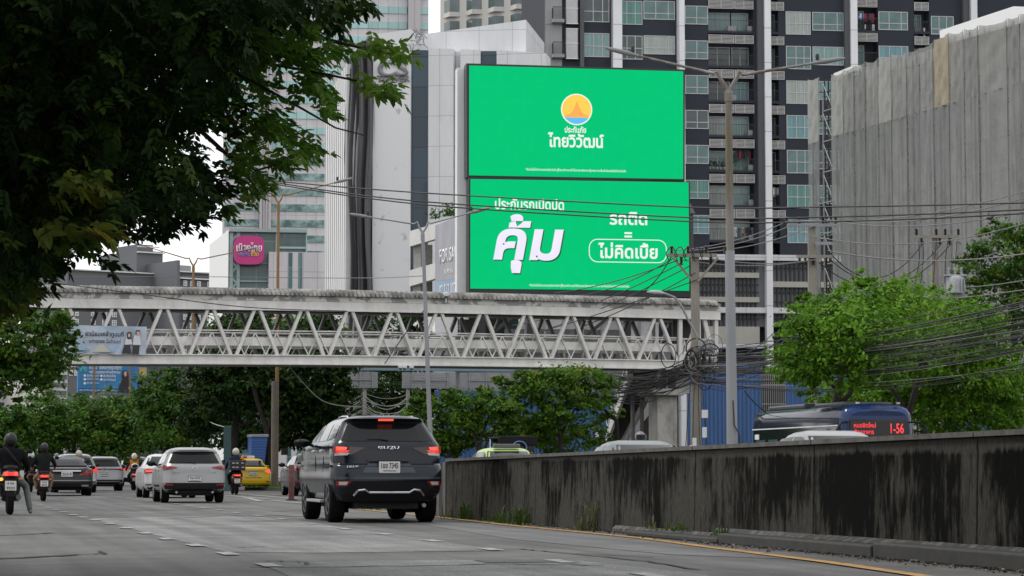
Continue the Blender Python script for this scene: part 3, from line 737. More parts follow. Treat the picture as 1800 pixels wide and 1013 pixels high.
# sign
sg = thing('round_square_sign', 'magenta rounded square sign with white Thai lettering on the glass pavilion', 'sign', fp.A, fp.rz)
cx0, cz0 = (XP(410.5) + XP(463)) / 2, (ZP(418) + ZP(468)) / 2; rx, rz_ = (XP(463) - XP(410.5)) / 2, (ZP(418) - ZP(468)) / 2
mb = MB(); pts = []
for i in range(40):
    t = 2 * math.pi * i / 40; c, s_ = math.cos(t), math.sin(t)
    pts.append((cx0 + rx * math.copysign(abs(c) ** .5, c), cz0 + rz_ * math.copysign(abs(s_) ** .5, s_)))
mb.poly(pts[::-1], -2.6, -1.0); mb.build('sign_body', mat('magenta_face', (.5, .03, .2), .45), sg)
text('เมืองไทย', mat('sign_white', (.8, .75, .78), .5), 'lettering', sg, (cx0, -2.62, ZP(438)), XP(458.5) - XP(414), ZP(429) - ZP(445), bold=.02, ext=.1)
text('ประกัน', mat('sign_blue', (.2, .3, .65), .5), 'lettering', sg, (XP(428.5), -2.62, ZP(450)), XP(438.5) - XP(419), ZP(446.5) - ZP(453.5), bold=.02, ext=.1)
text('ชีวิต', mat('sign_yellow', (.75, .65, .08), .5), 'lettering', sg, (XP(446.5), -2.62, ZP(449.5)), XP(453.5) - XP(439.8), ZP(445.5) - ZP(453.5), bold=.02, ext=.1)

# ---------------- white panelled tower (CS)
fs = Facade(655, 186, 960, 184)
cst = fs.root('white_panel_tower', 'white panelled tower with sloping roofline and blue glass strips left of the green screens', 'office building')
XC = lambda px: fs.x(px, 300); ZC = lambda py, px=700: fs.z(px, py)
m_wp = tiles('white_wall_panels', (.66, .665, .675), (.36, .36, .365), 2.6, 2.33, .025, lw=.02)
m_wp2 = mix_mat('peeling_white', (.44, .44, .45), (.69, .695, .7), .9, .34, .4, (1, 1, .8))
def slab(name, pxs, y0, y1, m, zb=0.):        # pxs: outline of the top as (px, py)
    mb = MB(); pts = [(XC(px), ZC(py, px)) for px, py in pxs]; 
    poly = [(pts[0][0], zb)] + pts + [(pts[-1][0], zb)]
    mb.poly(poly, y0, y1); return mb.build(name, m, cst)
slab('front_wall', [(655, 61), (721.5, 51.5)], 0, 14, m_wp2)
slab('front_wall', [(723, 87), (749.5, 87)], 2.2, 14, m_wp)
slab('upper_wall', [(721.6, 51.5), (916, 24)], 2.6, 13, m_wp)
slab('front_wall', [(753, 85.5), (797, 86.5)], -.1, 2.5, m_wp); slab('front_wall', [(797.5, 87), (808, 87)], .9, 2.5, m_wp)
slab('front_wall', [(808.5, 86), (843.5, 87.5)], .1, 2.5, m_wp); slab('front_wall', [(872.5, 88), (960, 93)], .1, 2.5, m_wp)
slab('glass_strip', [(722, 87), (752, 87)], .35, 2.1, tiles('deep_blue_glass', (.022, .05, .075), (.008, .015, .02), 8, 2.33, .3, rough=.12, lw=.05))
slab('glass_strip', [(844, 88), (872, 88)], .5, 2.4, tiles('deep_blue_glass', (.022, .05, .075), (.008, .015, .02), 8, 2.33, .3, rough=.12))
slab('glass_strip', [(743.5, 320), (752.6, 320)], .2, .349, mat('strip_edge', (.01, .03, .05), .2))
# twig ornament over the strip
mb = MB(); rr = random.Random(2)
for k in range(16):
    x, z = rr.uniform(XC(721), XC(746)), rr.uniform(ZC(85), ZC(56)); a = rr.uniform(0, 3.14); l = rr.uniform(.25, .5)
    p = Vector((x, -.05, z)); d = Vector((math.cos(a), 0, math.sin(a))) * l; e = Vector((math.cos(a + .7), 0, math.sin(a + .7))) * l
    mb.tube([p - d, p, p + e], .035, 5)
mb.build('twig_ornament', mat('dull_grey_metal', (.24, .24, .25), .6), cst)
m_let = mat('letter_grey', (.2, .2, .205), .6)
text('CS', m_let, 'lettering', cst, (XC(690.5), -.08, ZC(121)), XC(718) - XC(664), ZC(106) - ZC(136.5), bold=.03, ext=.12)
text('TOWER', m_let, 'lettering', cst, (XC(691.5), -.08, ZC(138.8)), XC(720) - XC(662), ZC(132.5) - ZC(144.5), bold=.02, ext=.12)
# dark fluted screen
mb = MB(); prof = []
A0, A1 = XC(607), XC(656)
mbf = []
for i in range(61):
    t = i / 60; prof.append((A0 + (A1 - A0) * t, -.15 + .34 * math.sin(t * 19 + .6) * (1 if t < .9 else .3) + .16 * math.sin(t * 47)))
tops = [(i / 60, 102 - 40 * (i / 60) - (4 if 30 < i < 48 else 0)) for i in range(61)]
vs = []; nz = 14
for j in range(nz):
    for i, (x, y) in enumerate(prof):
        zt = ZC(tops[i][1], 630); z = zt * j / (nz - 1)
        vs.append((x + .12 * math.sin(j * 1.1 + i * .05), y + .10 * math.sin(j * .9 + i * .21), z))
mb.add(vs, [(j * 61 + i, j * 61 + i + 1, (j + 1) * 61 + i + 1, (j + 1) * 61 + i) for j in range(nz - 1) for i in range(60)])
mb.build('fluted_screen', mat('dark_folded_metal', (.115, .115, .12), .5, var=.35, vs=1.2, stretch=(3, 3, .12)), cst, smooth=True, sharp=60)
mb = MB(); mb.bx(A0 + .05, A1 - .02, .75, 14, 0, ZC(104, 630)); mb.build('core_wall', mat('core_grey', (.1, .1, .105), .8), cst)
# side wall of white fins; grey bars paint the shadow gaps between them
a = P(608, 300, 186); b = P(571, 300, 203)
sv = MB(); za, zb_ = Zat(112, 186), Zat(178, 203)
sv.add([(a.x, a.y, 0), (b.x, b.y, 0), (b.x, b.y, zb_), (a.x, a.y, za), (a.x + 1, a.y + .5, 0), (b.x + 1, b.y + .5, 0), (b.x + 1, b.y + .5, zb_), (a.x + 1, a.y + .5, za)],
       [(0, 3, 2, 1), (4, 5, 6, 7), (2, 3, 7, 6), (1, 2, 6, 5), (0, 4, 7, 3), (0, 1, 5, 4)])
sv.build('side_wall', mat('side_white', (.7, .7, .7), .6, var=.05), cst, world=True)
d = (b - a); d.z = 0; nrm = Vector((d.y, -d.x, 0)).normalized(); nrm = nrm if nrm.x < 0 else -nrm
mb = MB()
for i in range(11):
    t = (i + .5) / 11; p = a + d * t; zt = za + (zb_ - za) * t
    mb.bar((p.x, p.y, 0) + Vector((0, 0, 0)) if False else Vector((p.x, p.y, 0)) + nrm * .015, Vector((p.x, p.y, zt)) + nrm * .015, .045, .10)
mb.build('shadow_gap_bar', mat('gap_shadow_grey', (.22, .22, .22), .6), cst, world=True)

# ---------------- far grey hotel
fh = Facade(116, 760, 364, 790)
ho = fh.root('grey_hotel', 'slate grey hotel with white cornices and square white windows beyond the footbridge', 'hotel')
XH = lambda px: fh.x(px, 520); ZH = lambda py, px=240: fh.z(px, py)
m_sl = mat('slate_render', (.135, .14, .15), .8, var=.06, vs=.05); m_sl2 = mat('slate_dark', (.10, .105, .115), .8, var=.06, vs=.05)
def hb(name, p0, p1, pt, y0, y1, m): 
    mb = MB(); mb.bx(XH(p0), XH(p1), y0, y1, 0, ZH(pt)); return mb.build(name, m, ho)
hb('left_wing', 118, 272, 480, 0, 30, m_sl); hb('right_wing', 273, 362, 480, -14, 30, m_sl2); hb('tower_core', 250, 296, 438, 4, 29, m_sl)
hb('tower_core', 268, 272.9, 462, -16, 3.9, m_sl); hb('white_pier', 336, 355, 482, -14.6, -14.02, mat('white_render', (.5, .5, .5), .8))
for p0, p1, y0, py in ((119, 272, -1, 479), (274, 363, -15, 479.5), (275, 340, -15, 491), (250, 298, 3, 440), (248, 285, 2, 430.5)):
    mb = MB(); mb.bx(XH(p0), XH(p1), y0, y0 + .9, ZH(py + 2), ZH(py)); mb.build('cornice', m_white, ho)
hb('penthouse', 298, 330, 463, -2, 20, mat('penthouse_pale', (.3, .32, .32), .6)); hb('tower_core', 256, 284, 426, 6, 20, m_sl)
sp = []
for r_ in range(14):
    for px in (160, 180, 197): sp.append((XH(px), ZH(515 + r_ * 14.8), -.02, 9))
for r_ in range(14):
    for px in (284, 296, 308, 326): sp.append((XH(px), ZH(505 + r_ * 14.8), -14.02, 7.5))
    for px in (123, 132): sp.append((XH(px), ZH(545 + r_ * 14.8), -.02, 7))
f0 = None; meshes = {}
for i, (x, z, y, wpx) in enumerate(sp[:98]):
    wd = wpx / 4300 * 770
    if wpx not in meshes:
        f, p = window_mesh(wd, 1.7, (.5,), .6, .22); meshes[wpx] = (f.build('window', m_white, ho), p.build('pane', glass_mat('hotel_glass', (.16, .21, .21), .3, .4), None))
        meshes[wpx][1].parent = meshes[wpx][0]; a, b = meshes[wpx]
    else:
        a = meshes[wpx][0].copy(); COL.objects.link(a); a.parent = ho
        b = meshes[wpx][1].copy(); COL.objects.link(b); b.parent = a
    a.location = (x, y, z)
mb = MB()
for j in range(12): mb.bx(XH(347), XH(358), -14.9, -14.62, ZH(491 + j * 5.6), ZH(489 + j * 5.6))
mb.build('louvre', mat('louvre_dark', (.07, .07, .07)), ho)
# pale long building at the far left
fl2 = Facade(-60, 420, 60, 430)
lb = fl2.root('white_low_block', 'pale low block with dark window bands at the far left edge under the canopy', 'building')
mb = MB(); mb.bx(0, fl2.W, 0, 15, 0, Zat(690, 420)); mb.build('wall', mat('offwhite_render', (.55, .55, .54), .8), lb)
for py in (706, 722):
    mb = MB(); mb.bx(0, fl2.W - .5, -.3, -.02, Zat(py + 6, 420), Zat(py, 420)); mb.build('window_band', m_gDark, lb)
mb = MB(); mb.bx(0, fl2.W, -1, -.02, Zat(690, 420), Zat(687, 420)); mb.build('roof_edge', m_grey, lb)
fl3 = Facade(88, 420, 122, 424)
lb3 = fl3.root('cream_block', 'cream apartment slab half hidden behind the left roadside tree', 'building')
mb = MB(); mb.bx(0, fl3.W, 0, 12, 0, Zat(632, 420)); mb.build('wall', m_cream, lb3)
for j in range(5):
    mb = MB(); mb.bx(.4, fl3.W - .3, -.2, -.02, Zat(652 + j * 14, 420), Zat(644 + j * 14, 420)); mb.build('window_band', m_gDark, lb3)

# ---------------- FOR SALE building
fd = Facade(727, 170, 829, 159)
sb = fd.root('balcony_building', 'white concrete building with deep window openings and red tiled roof beside the screens', 'building')
XD = lambda px: fd.x(px, 440)
def dz(px, py): return fd.z(px, py)
m_wc = mat('white_concrete', (.6, .59, .57), .8, var=.08, vs=.5)
def band(name, p0, p1, t0, t1, b0, b1, y0, y1, m, zb=None):
    mb = MB(); mb.poly([(XD(p0), dz(p0, b0)), (XD(p0), dz(p0, t0)), (XD(p1), dz(p1, t1)), (XD(p1), dz(p1, b1))], y0, y1); return mb.build(name, m, sb)
band('parapet', 728, 824, 407, 379, 434, 406, -.35, 0, m_wc)
band('spandrel', 728, 824, 476, 448, 504, 475, -.35, 0, m_wc); band('spandrel', 728, 824, 540, 520, 800, 800, -.3, 0, m_wc)
band('pier', 728, 741, 433, 430, 540, 540, -.05, .8, mat('grey_brick', (.24, .235, .22), .9, var=.2, vs=6))
band('back_wall', 741, 824, 430, 405, 800, 800, 1.6, 9, m_gDark)
for p in (752, 768):
    band('window_frame', p, p + 1.2, 428, 427, 540, 540, .9, 1.0, m_white)
band('upper_wall', 757, 826, 371, 345, 405, 380, 2.0, 9, m_wc)
mb = MB(); mb.add([(XD(757), 1.2, dz(757, 373)), (XD(822), 1.2, dz(822, 352)), (XD(822), 6.5, dz(822, 335)), (XD(780), 6.5, dz(780, 352)), (XD(757), 1.3, dz(757, 377)), (XD(822), 1.3, dz(822, 356)), (XD(822), 6.5, dz(822, 339)), (XD(780), 6.5, dz(780, 356))],
                 [(0, 1, 2, 3), (4, 7, 6, 5), (0, 4, 5, 1), (0, 3, 7, 4), (1, 5, 6, 2), (2, 6, 7, 3)])
mb.build('roof', mat('red_tiles', (.26, .15, .13), .85, var=.25, vs=3, stretch=(2, 2, 8)), sb)
lf = MB(); rr = random.Random(4)
for k in range(260):
    px = rr.choice((748, 752, 771, 776, 781)) + rr.gauss(0, 2.2)
    c = Vector((XD(px), .6 + rr.gauss(0, .2), dz(px, 384 - (px - 750) * .2) + abs(rr.gauss(0, .35)))); a = Vector((rr.uniform(-1, 1), rr.uniform(-1, 1), rr.uniform(-1, 1))) * .1; b = Vector((rr.uniform(-1, 1), rr.uniform(-1, 1), rr.uniform(-1, 1))) * .1
    lf.add([c - a, c - b, c + a, c + b], [(0, 1, 2, 3)])
rp = lf.build('rooftop_plant', leaf_mat('roof_leaf', (.03, .07, .015), (.08, .14, .03)), None); rp.location = fd.A; rp.rotation_euler = (0, 0, fd.rz)
tag(rp, 'green plants growing along the parapet below the red tiled roof', 'plants')
fs_ban = thing('for_sale_banner', 'faded lilac FOR SALE banner hung down the white building beside the green screens', 'banner', fd.A, fd.rz)
def bq(name, p0, p1, t0, t1, b0, b1, y0, y1, m):
    mb = MB(); mb.poly([(XD(p0), dz(p0, b0)), (XD(p0), dz(p0, t0)), (XD(p1), dz(p1, t1)), (XD(p1), dz(p1, b1))], y0, y1); return mb.build(name, m, fs_ban)
bq('sheet', 776, 821, 397, 379, 495, 490, -.45, -.38, mix_mat('faded_lilac', (.3, .3, .335), (.43, .43, .46), .5, .35, .7, (1, 1, .3)))
bq('lower_sheet', 776, 821, 495.2, 490.2, 522, 520, -.45, -.38, mix_mat('faded_sky_blue', (.24, .36, .5), (.38, .47, .56), .5, .35, .7))
tw = mat('banner_white', (.85, .85, .86), .7)
text('FOR SALE', tw, 'lettering', fs_ban, (XD(801.5), -.47, dz(801.5, 448)), XD(818) - XD(784), dz(801, 436) - dz(801, 461), bold=.01, ext=.015)
text('3ไร่ 99 ตร.ว.', tw, 'lettering', fs_ban, (XD(800.5), -.47, dz(800.5, 476)), XD(808) - XD(792), dz(800, 471) - dz(800, 481), ext=.015)
text('02 712 0027', tw, 'lettering', fs_ban, (XD(800), -.47, dz(800, 509)), XD(816) - XD(784), dz(800, 500) - dz(800, 520), ext=.015)

# ---------------- netted building under repair
nh = Facade(1424, 152, 1832, 127)
nb = nh.root('building_under_repair', 'big building wrapped in grey scaffold netting panels', 'building')
XN = lambda px: nh.x(px, 250); 
def zn(px, py): return nh.z(px, py)
m_net = bpy.data.materials.new('scaffold_net'); 
def net_mat(name, c, alpha):
    m = bpy.data.materials.new(name); t, b = nodes(m); L = t.links
    co = t.nodes.new('ShaderNodeTexCoord'); n = t.nodes.new('ShaderNodeTexNoise'); n.inputs['Scale'].default_value = 1.1; n.inputs['Detail'].default_value = 8; n.inputs['Roughness'].default_value = .7
    mp = t.nodes.new('ShaderNodeMapping'); mp.inputs['Scale'].default_value = (.9, 1, .7); L.new(co.outputs['Object'], mp.inputs['Vector']); L.new(mp.outputs['Vector'], n.inputs['Vector'])
    wv = t.nodes.new('ShaderNodeTexNoise'); wv.inputs['Scale'].default_value = 2.4; wv.inputs['Detail'].default_value = 5; wv.inputs['Distortion'].default_value = 1.2; L.new(co.outputs['Object'], wv.inputs['Vector'])
    bp = t.nodes.new('ShaderNodeBump'); bp.inputs['Strength'].default_value = .35; bp.inputs['Distance'].default_value = .12; L.new(wv.outputs['Fac'], bp.inputs['Height']); L.new(bp.outputs['Normal'], b.inputs['Normal'])
    r = t.nodes.new('ShaderNodeMapRange'); r.inputs['From Min'].default_value = .3; r.inputs['From Max'].default_value = .7; r.inputs['To Min'].default_value = .84; r.inputs['To Max'].default_value = 1.12
    s_ = t.nodes.new('ShaderNodeVectorMath'); s_.operation = 'SCALE'; s_.inputs[0].default_value = c
    L.new(n.outputs['Fac'], r.inputs['Value']); L.new(r.outputs['Result'], s_.inputs['Scale']); L.new(s_.outputs['Vector'], b.inputs['Base Color']); b.inputs['Roughness'].default_value = .9
    b.inputs['Alpha'].default_value = alpha; b.inputs['Specular IOR Level'].default_value = .1
    return m
nets = [net_mat('net_grey', (.30, .30, .298), .6), net_mat('net_grey_two', (.325, .325, .322), .63), net_mat('net_pale', (.36, .355, .335), .88), net_mat('net_tan', (.36, .31, .235), .9), net_mat('net_upper', (.30, .297, .288), .68), net_mat('net_upper_pale', (.325, .32, .31), .72)]
sx = [1424, 1445, 1466, 1487, 1507, 1527, 1549, 1573, 1600, 1622, 1647, 1675, 1701, 1727, 1778, 1800, 1832]
def topy(px): return np.interp(px, [1424, 1465, 1503, 1545, 1621, 1660, 1700, 1778, 1832], [140, 131, 118, 102, 85, 62, 51, 31, 14])
def seam(px): return np.interp(px, [1424, 1470, 1580, 1690, 1832], [255, 240, 210, 178, 135])
rr = random.Random(8)
def net(p0, p1, y0, y1, y2, y3, m, seed, loose=0.075):
    """hanging sheet with folds: columns p0..p1, top y0,y1, bottom y2,y3 in picture rows"""
    r2 = random.Random(seed); ph = [r2.uniform(0, 6.28) for _ in range(4)]
    x0, x1 = XN(p0) + .02, XN(p1) - .02
    def fn(u, v):
        px = p0 + (p1 - p0) * u; zt = zn(px, y0 + (y1 - y0) * u); zb = zn(px, y2 + (y3 - y2) * u)
        drop = .12 * math.sin(math.pi * u) * (1 - v)
        y = -.15 - loose * (.6 * math.sin(12 * u + ph[0] + v * 3) + .5 * math.sin(u * 23 + ph[1] - v * 7) + .3 * math.sin(v * 17 + ph[2] + 9 * u)) * (math.sin(math.pi * u) * .8 + .2)
        return (x0 + (x1 - x0) * u, y, zt - drop + (zb - zt) * v)
    mb = MB(); mb.grid(fn, linspace(0, 1, 15), linspace(0, 1, 26)); return mb.build('net_sheet', m, nb, smooth=True, sharp=60)
for i in range(len(sx) - 1):
    a, b = sx[i], sx[i + 1]
    if i == 1: continue
    m1 = nets[3] if i == 10 else nets[2] if i in (0, 2, 6) else nets[4 + i % 2]
    net(a, b, topy(a), topy(b) + rr.uniform(-2, 4), seam(a), seam(b), m1, i)
    net(a, b, seam(a) - 4, seam(b) - 4, 640, 640, nets[rr.randrange(2)] if i else nets[0], i + 40, .1)
m_pole = mat('scaffold_steel', (.012, .012, .012), .6)
# scaffold bays behind the nets
for i in range(0, len(sx) - 1):
    mb = MB(); xa, xb = XN(sx[i]), XN(sx[i + 1]); zt = zn(sx[i], topy(sx[i])) - .2
    for y in (.04, .3): mb.tube([(xa + .35, y, 0), (xa + .35, y, zt)], .05, 5)
    z = zt - .8
    while z > 3:
        mb.tube([(xa, .04, z), (xb, .04, z)], .045, 4); mb.tube([(xa + .75, .04, z), (xa + .75, .04, z - 1.5)], .04, 4)
        mb.tube([(xa, .05, z), (xb, .05, z - 1.8)], .032, 4)
        for j in range(5): mb.tube([(xa + .35, .04, z - .3 * j), (xa + .75, .04, z - .3 * j)], .025, 4)
        z -= 1.8
    mb.build('scaffold_frame', m_pole, nb)
# lashing lines on the outside between the nets
for i in range(1, len(sx)):
    mb = MB(); x = XN(sx[i]); mb.tube([(x, -.2, 0), (x + .03, -.22, 8), (x - .02, -.2, zn(sx[i], topy(sx[i])) - .02)], .012, 5); mb.build('lashing_pole', m_pole if i % 3 else mat('pale_pole', (.2, .2, .19)), nb)
# open lattice tower between the first two nets
mb = MB(); xa, xb = XN(1446), XN(1464.5); zt = zn(1455, 140)
for x in (xa + .1, xb - .1): mb.tube([(x, .0, 0), (x, .0, zt)], .05, 5)
z = zt
while z > 6: mb.tube([(xa, 0, z), (xb, 0, z - 1.9)], .035, 4); mb.tube([(xa, 0, z - 1.9), (xb, 0, z - 1.9)], .045, 4); mb.tube([(xb, .4, z), (xa, .4, z - 1.9)], .03, 4); z -= 1.9
mb.build('lattice_tower', mat('pale_steel', (.27, .27, .27), .5), nb)
mb = MB(); mb.poly([(XN(1466), 0), (XN(1466), zn(1466, 139)), (XN(1660), zn(1660, 74)), (XN(1832), zn(1832, 26)), (XN(1832), 0)], .45, 14); mb.build('wall', mat('grey_building_wall', (.34, .34, .33), .9, var=.15, vs=.3), nb)
mb = MB(); mb.poly([(XN(1466), zn(1466, 139.5)), (XN(1466), zn(1466, 129)), (XN(1503), zn(1503, 114)), (XN(1503), zn(1503, 124))], .02, .5); mb.build('parapet', m_white, nb)
mb = MB(); mb.poly([(XN(1654), zn(1654, 80)), (XN(1654), zn(1654, 53)), (XN(1785), zn(1785, 10)), (XN(1832), zn(1832, 12)), (XN(1832), zn(1832, 30))], .02, .9); mb.build('parapet', mat('fresh_white', (.78, .78, .78), .6), nb)
# ================================================================== LED SCREENS
def led_mat(name, c):
    m = bpy.data.materials.new(name); t, b = nodes(m); L = t.links
    co = t.nodes.new('ShaderNodeTexCoord'); sx_ = t.nodes.new('ShaderNodeSeparateXYZ'); cx = t.nodes.new('ShaderNodeCombineXYZ')
    L.new(co.outputs['Object'], sx_.inputs[0]); L.new(sx_.outputs['X'], cx.inputs['X']); L.new(sx_.outputs['Z'], cx.inputs['Y'])
    br = t.nodes.new('ShaderNodeTexBrick'); br.offset = 0; br.inputs['Scale'].default_value = 1; br.inputs['Brick Width'].default_value = .48; br.inputs['Row Height'].default_value = .48
    br.inputs['Mortar Size'].default_value = .012; br.inputs['Bias'].default_value = 0
    br.inputs['Color1'].default_value = (*[q * .985 for q in c], 1); br.inputs['Color2'].default_value = (*[q * 1.015 for q in c], 1); br.inputs['Mortar'].default_value = (*[q * .955 for q in c], 1)
    L.new(cx.outputs[0], br.inputs['Vector']); L.new(br.outputs['Color'], b.inputs['Emission Color']); b.inputs['Emission Strength'].default_value = 1
    b.inputs['Base Color'].default_value = (0, 0, 0, 1); b.inputs['Roughness'].default_value = .9; b.inputs['Specular IOR Level'].default_value = 0
    return m
m_led = led_mat('led_green', (.003, .575, .19))
m_lframe = mat('screen_frame', (.02, .022, .024), .5)
m_lw = emis('led_white', (.86, .9, .88)); m_lpale = emis('led_pale', (.86, .82, .98)); m_lsh = emis('led_dark_green', (.004, .12, .04))
fb = Facade(819, 150, 1213, 152.2)
XB = lambda px: fb.x(px, 300)
def zb_(px, py): return fb.z(px, py)
def screen(label, tl, tr, br, bl, m):
    """outer frame corners given as picture points"""
    r = fb.root('led_screen', label, 'billboard', None)
    mb = MB(); q = [(XB(a), zb_(a, b)) for a, b in (bl, tl, tr, br)]
    mb.poly(q, .0, 1.1); mb.build('housing', m_lframe, r)
    w_, e = (tl[0] + 5.2, tr[0] - 2.2), 0
    return r
up = screen('upper green video screen with round orange temple emblem and white Thai name', (819.5, 111.5), (1205, 122.5), (1203.5, 318), (820.5, 311.5), None)
def face(r, tl, tr, br, bl, y, m, name='display'):
    mb = MB(); q = [(XB(a), zb_(a, b)) for a, b in (bl, tl, tr, br)]
    mb.poly(q, y - .05, y); return mb.build(name, m, r)
face(up, (824.5, 115.5), (1201.5, 126), (1200.5, 315), (824.5, 308.5), -.003, m_led)
lo = screen('lower green video screen with big white slanted Thai word and outlined white pill', (824, 310), (1212.5, 319.5), (1212.5, 523), (824, 521), None)
lo.children if False else None
face(lo, (827, 315), (1210, 321), (1210, 511.5), (827, 507.5), -.003, m_led)
def ltext(r, s_, m, px0, px1, py0, py1, **k):
    return text(s_, m, 'lettering', r, (XB((px0 + px1) / 2), -.056, zb_((px0 + px1) / 2, (py0 + py1) / 2)), XB(px1) - XB(px0), zb_(1000, py0) - zb_(1000, py1), ext=.012, **k)
# emblem
ex, ez, er = XB(1013.5), zb_(1013.5, 193), (XB(1041) - XB(986)) / 2
def disc(r, c, rad, m, y, name, n=40):
    mb = MB(); mb.poly([(c[0] + rad * math.cos(-2 * math.pi * i / n), c[1] + rad * math.sin(-2 * math.pi * i / n)) for i in range(n)], y - .008, y); return mb.build(name, m, r)
disc(up, (ex, ez), er, m_lw, -.055, 'emblem_ring'); disc(up, (ex, ez), er * .93, emis('led_yellow', (.95, .62, .06)), -.065, 'emblem_disc')
pts = [(-.93, -.5)]
for i in range(15): t = i / 14; pts.append((-.78 + .80 * t, -.36 + .95 * t ** 2.6))
for i in range(15): t = i / 14; pts.append((.02 + .80 * t, .59 - .95 * (1 - (1 - t) ** 2.6)))
pts += [(.9, -.5)]
pts = [(x * .93 if abs(x) < .85 else math.copysign(math.sqrt(max(.0, .92 ** 2 - z * z)), x), z) for x, z in pts]
mb = MB(); mb.poly([(ex + er * x, ez + er * z) for x, z in pts], -.085, -.075); mb.build('emblem_temple', emis('led_orange', (.95, .40, .06)), up)
seg = [(.92 * math.cos(t), .92 * math.sin(t)) for t in linspace(math.pi + .6, 2 * math.pi - .6, 18)]
mb = MB(); mb.poly([(ex + er * x, ez + er * z) for x, z in seg[::-1]], -.095, -.086); mb.build('emblem_water', emis('led_blue', (.08, .5, .88)), up)
ltext(up, 'ประกันภัย', m_lw, 992.5, 1030, 222.5, 234, bold=.02)
ltext(up, 'ไทยวิวัฒน์', m_lw, 963, 1061, 234, 260, bold=.025)
fine = '*เงื่อนไขเป็นไปตามกรมธรรม์ประกันภัย ผู้ซื้อควรทำความเข้าใจในรายละเอียดความคุ้มครอง และเงื่อนไขก่อนตัดสินใจทำประกันภัย'
ltext(up, fine, m_lw, 924, 1100, 297, 303); ltext(lo, fine, m_lw, 930, 1105, 500, 506)
ltext(lo, 'ประกันรถเปิดปิด', m_lw, 870, 991, 349, 369, bold=.018)
t = ltext(lo, 'คุ้ม', m_lsh, 868.5, 993, 379, 483, bold=.03, shear=.16); t.location.y = -.055
ltext(lo, 'คุ้ม', m_lpale, 867, 990.5, 377.5, 480.5, bold=.03, shear=.16).location.y = -.075
ltext(lo, 'รถติด', m_lw, 1071, 1137, 373, 396, bold=.022)
mb = MB()
for py in (408.5, 414.5): mb.bx(XB(1097), XB(1110), -.068, -.055, zb_(1100, py + 3.2), zb_(1100, py))
mb.build('equals_sign', m_lw, lo)
ltext(lo, 'ไม่คิดเบี้ย', m_lw, 1051, 1155, 427, 455, bold=.022)
# outlined pill
mb = MB(); x0, x1, z0, z1, rd = XB(1034.5), XB(1171), zb_(1100, 462), zb_(1100, 421), .55
pth = []
for cx_, cz_, a0 in ((x1 - rd, z1 - rd, 90), (x1 - rd, z0 + rd, 0), (x0 + rd, z0 + rd, -90), (x0 + rd, z1 - rd, -180)):
    for k in range(9): a = R(a0 - k * 90 / 8); pth.append((cx_ + rd * math.cos(a), cz_ + rd * math.sin(a), cx_ + (rd - .05) * math.cos(a), cz_ + (rd - .05) * math.sin(a)))
n = len(pth); vs = [(a, -.062, b) for a, b, c, d in pth] + [(c, -.062, d) for a, b, c, d in pth]
mb.add(vs, [(i, (i + 1) % n, n + (i + 1) % n, n + i) for i in range(n)]); mb.build('pill_outline', m_lw, lo)
# ---------------- structure carrying the screens
cf = fb.root('screen_support_frame', 'steel frame and white back panel carrying the two green screens', 'billboard frame')
mb = MB(); mb.bx(XB(809), XB(850), 1.4, 2.4, zb_(815, 540), zb_(815, 113)); mb.build('back_panel', m_white, cf)
mb = MB(); mb.bx(XB(1213), XB(1226), 1.2, 2.2, zb_(1215, 640), zb_(1215, 372)); mb.add([(XB(1212), 1.1, zb_(1215, 372)), (XB(1229), 1.1, zb_(1215, 372)), (XB(1229), 2.3, zb_(1215, 372)), (XB(1212), 2.3, zb_(1215, 372)), (XB(1219), 1.5, zb_(1215, 353)), (XB(1223), 1.5, zb_(1215, 353))], [(0, 1, 5, 4), (1, 2, 5), (2, 3, 4, 5), (3, 0, 4)]); mb.build('side_post', mat('blue_grey_steel', (.12, .125, .135), .7), cf)
mb = MB(); mb.bx(XB(826), XB(1212), .1, 1.0, zb_(1000, 531), zb_(1000, 523)); mb.build('bottom_truss', mat('black_steel', (.02, .02, .022), .6), cf)
for px in (850, 935, 1020, 1105, 1190):
    mb = MB(); mb.bar((XB(px), .6, zb_(px, 525)), (XB(px), .6, zb_(px, 600)), .4); mb.build('post', mat('black_steel', (.02, .02, .022)), cf)
mb = MB()
for a, b in ((850, 935), (1020, 1105)): mb.bar((XB(a), .6, zb_(a, 600)), (XB(b), .6, zb_(b, 530)), .2)
mb.build('brace', m_lframe, cf)
# ---------------- low white building below the screens
lw_ = thing('low_white_building', 'low white building with grey window bands seen through the footbridge under the screens', 'building', fb.A, fb.rz)
mb = MB(); mb.bx(XB(812), XB(1196), 3.0, 14, 0, zb_(900, 595)); mb.build('wall', m_grey, lw_)
for p0, p1, t0, t1, m in ((925, 1128, 557, 576, m_white), (895, 1115, 576.5, 606, mat('corrugated_grey', (.2, .2, .21), .7, var=.2, vs=2, stretch=(8, 1, .2))), (1116, 1168, 560, 612, m_white), (772, 818, 556, 590, m_white), (812, 895, 560, 606, mat('void_black', (.015, .015, .016), .8)), (618, 850, 597, 640, m_grey)):
    mb = MB(); mb.bx(XB(p0), XB(p1), 1.9, 2.99, zb_(1000, t1), zb_(1000, t0)); mb.build('facade_panel', m, lw_)
mb = MB()
for k in range(7): x = XB(930) + (XB(1165) - XB(930)) * k / 7; mb.bx(x, x + .12, 1.6, 1.89, zb_(1000, 640), zb_(1000, 557))
mb.build('rib', mat('pale_rib', (.4, .4, .4)), lw_)
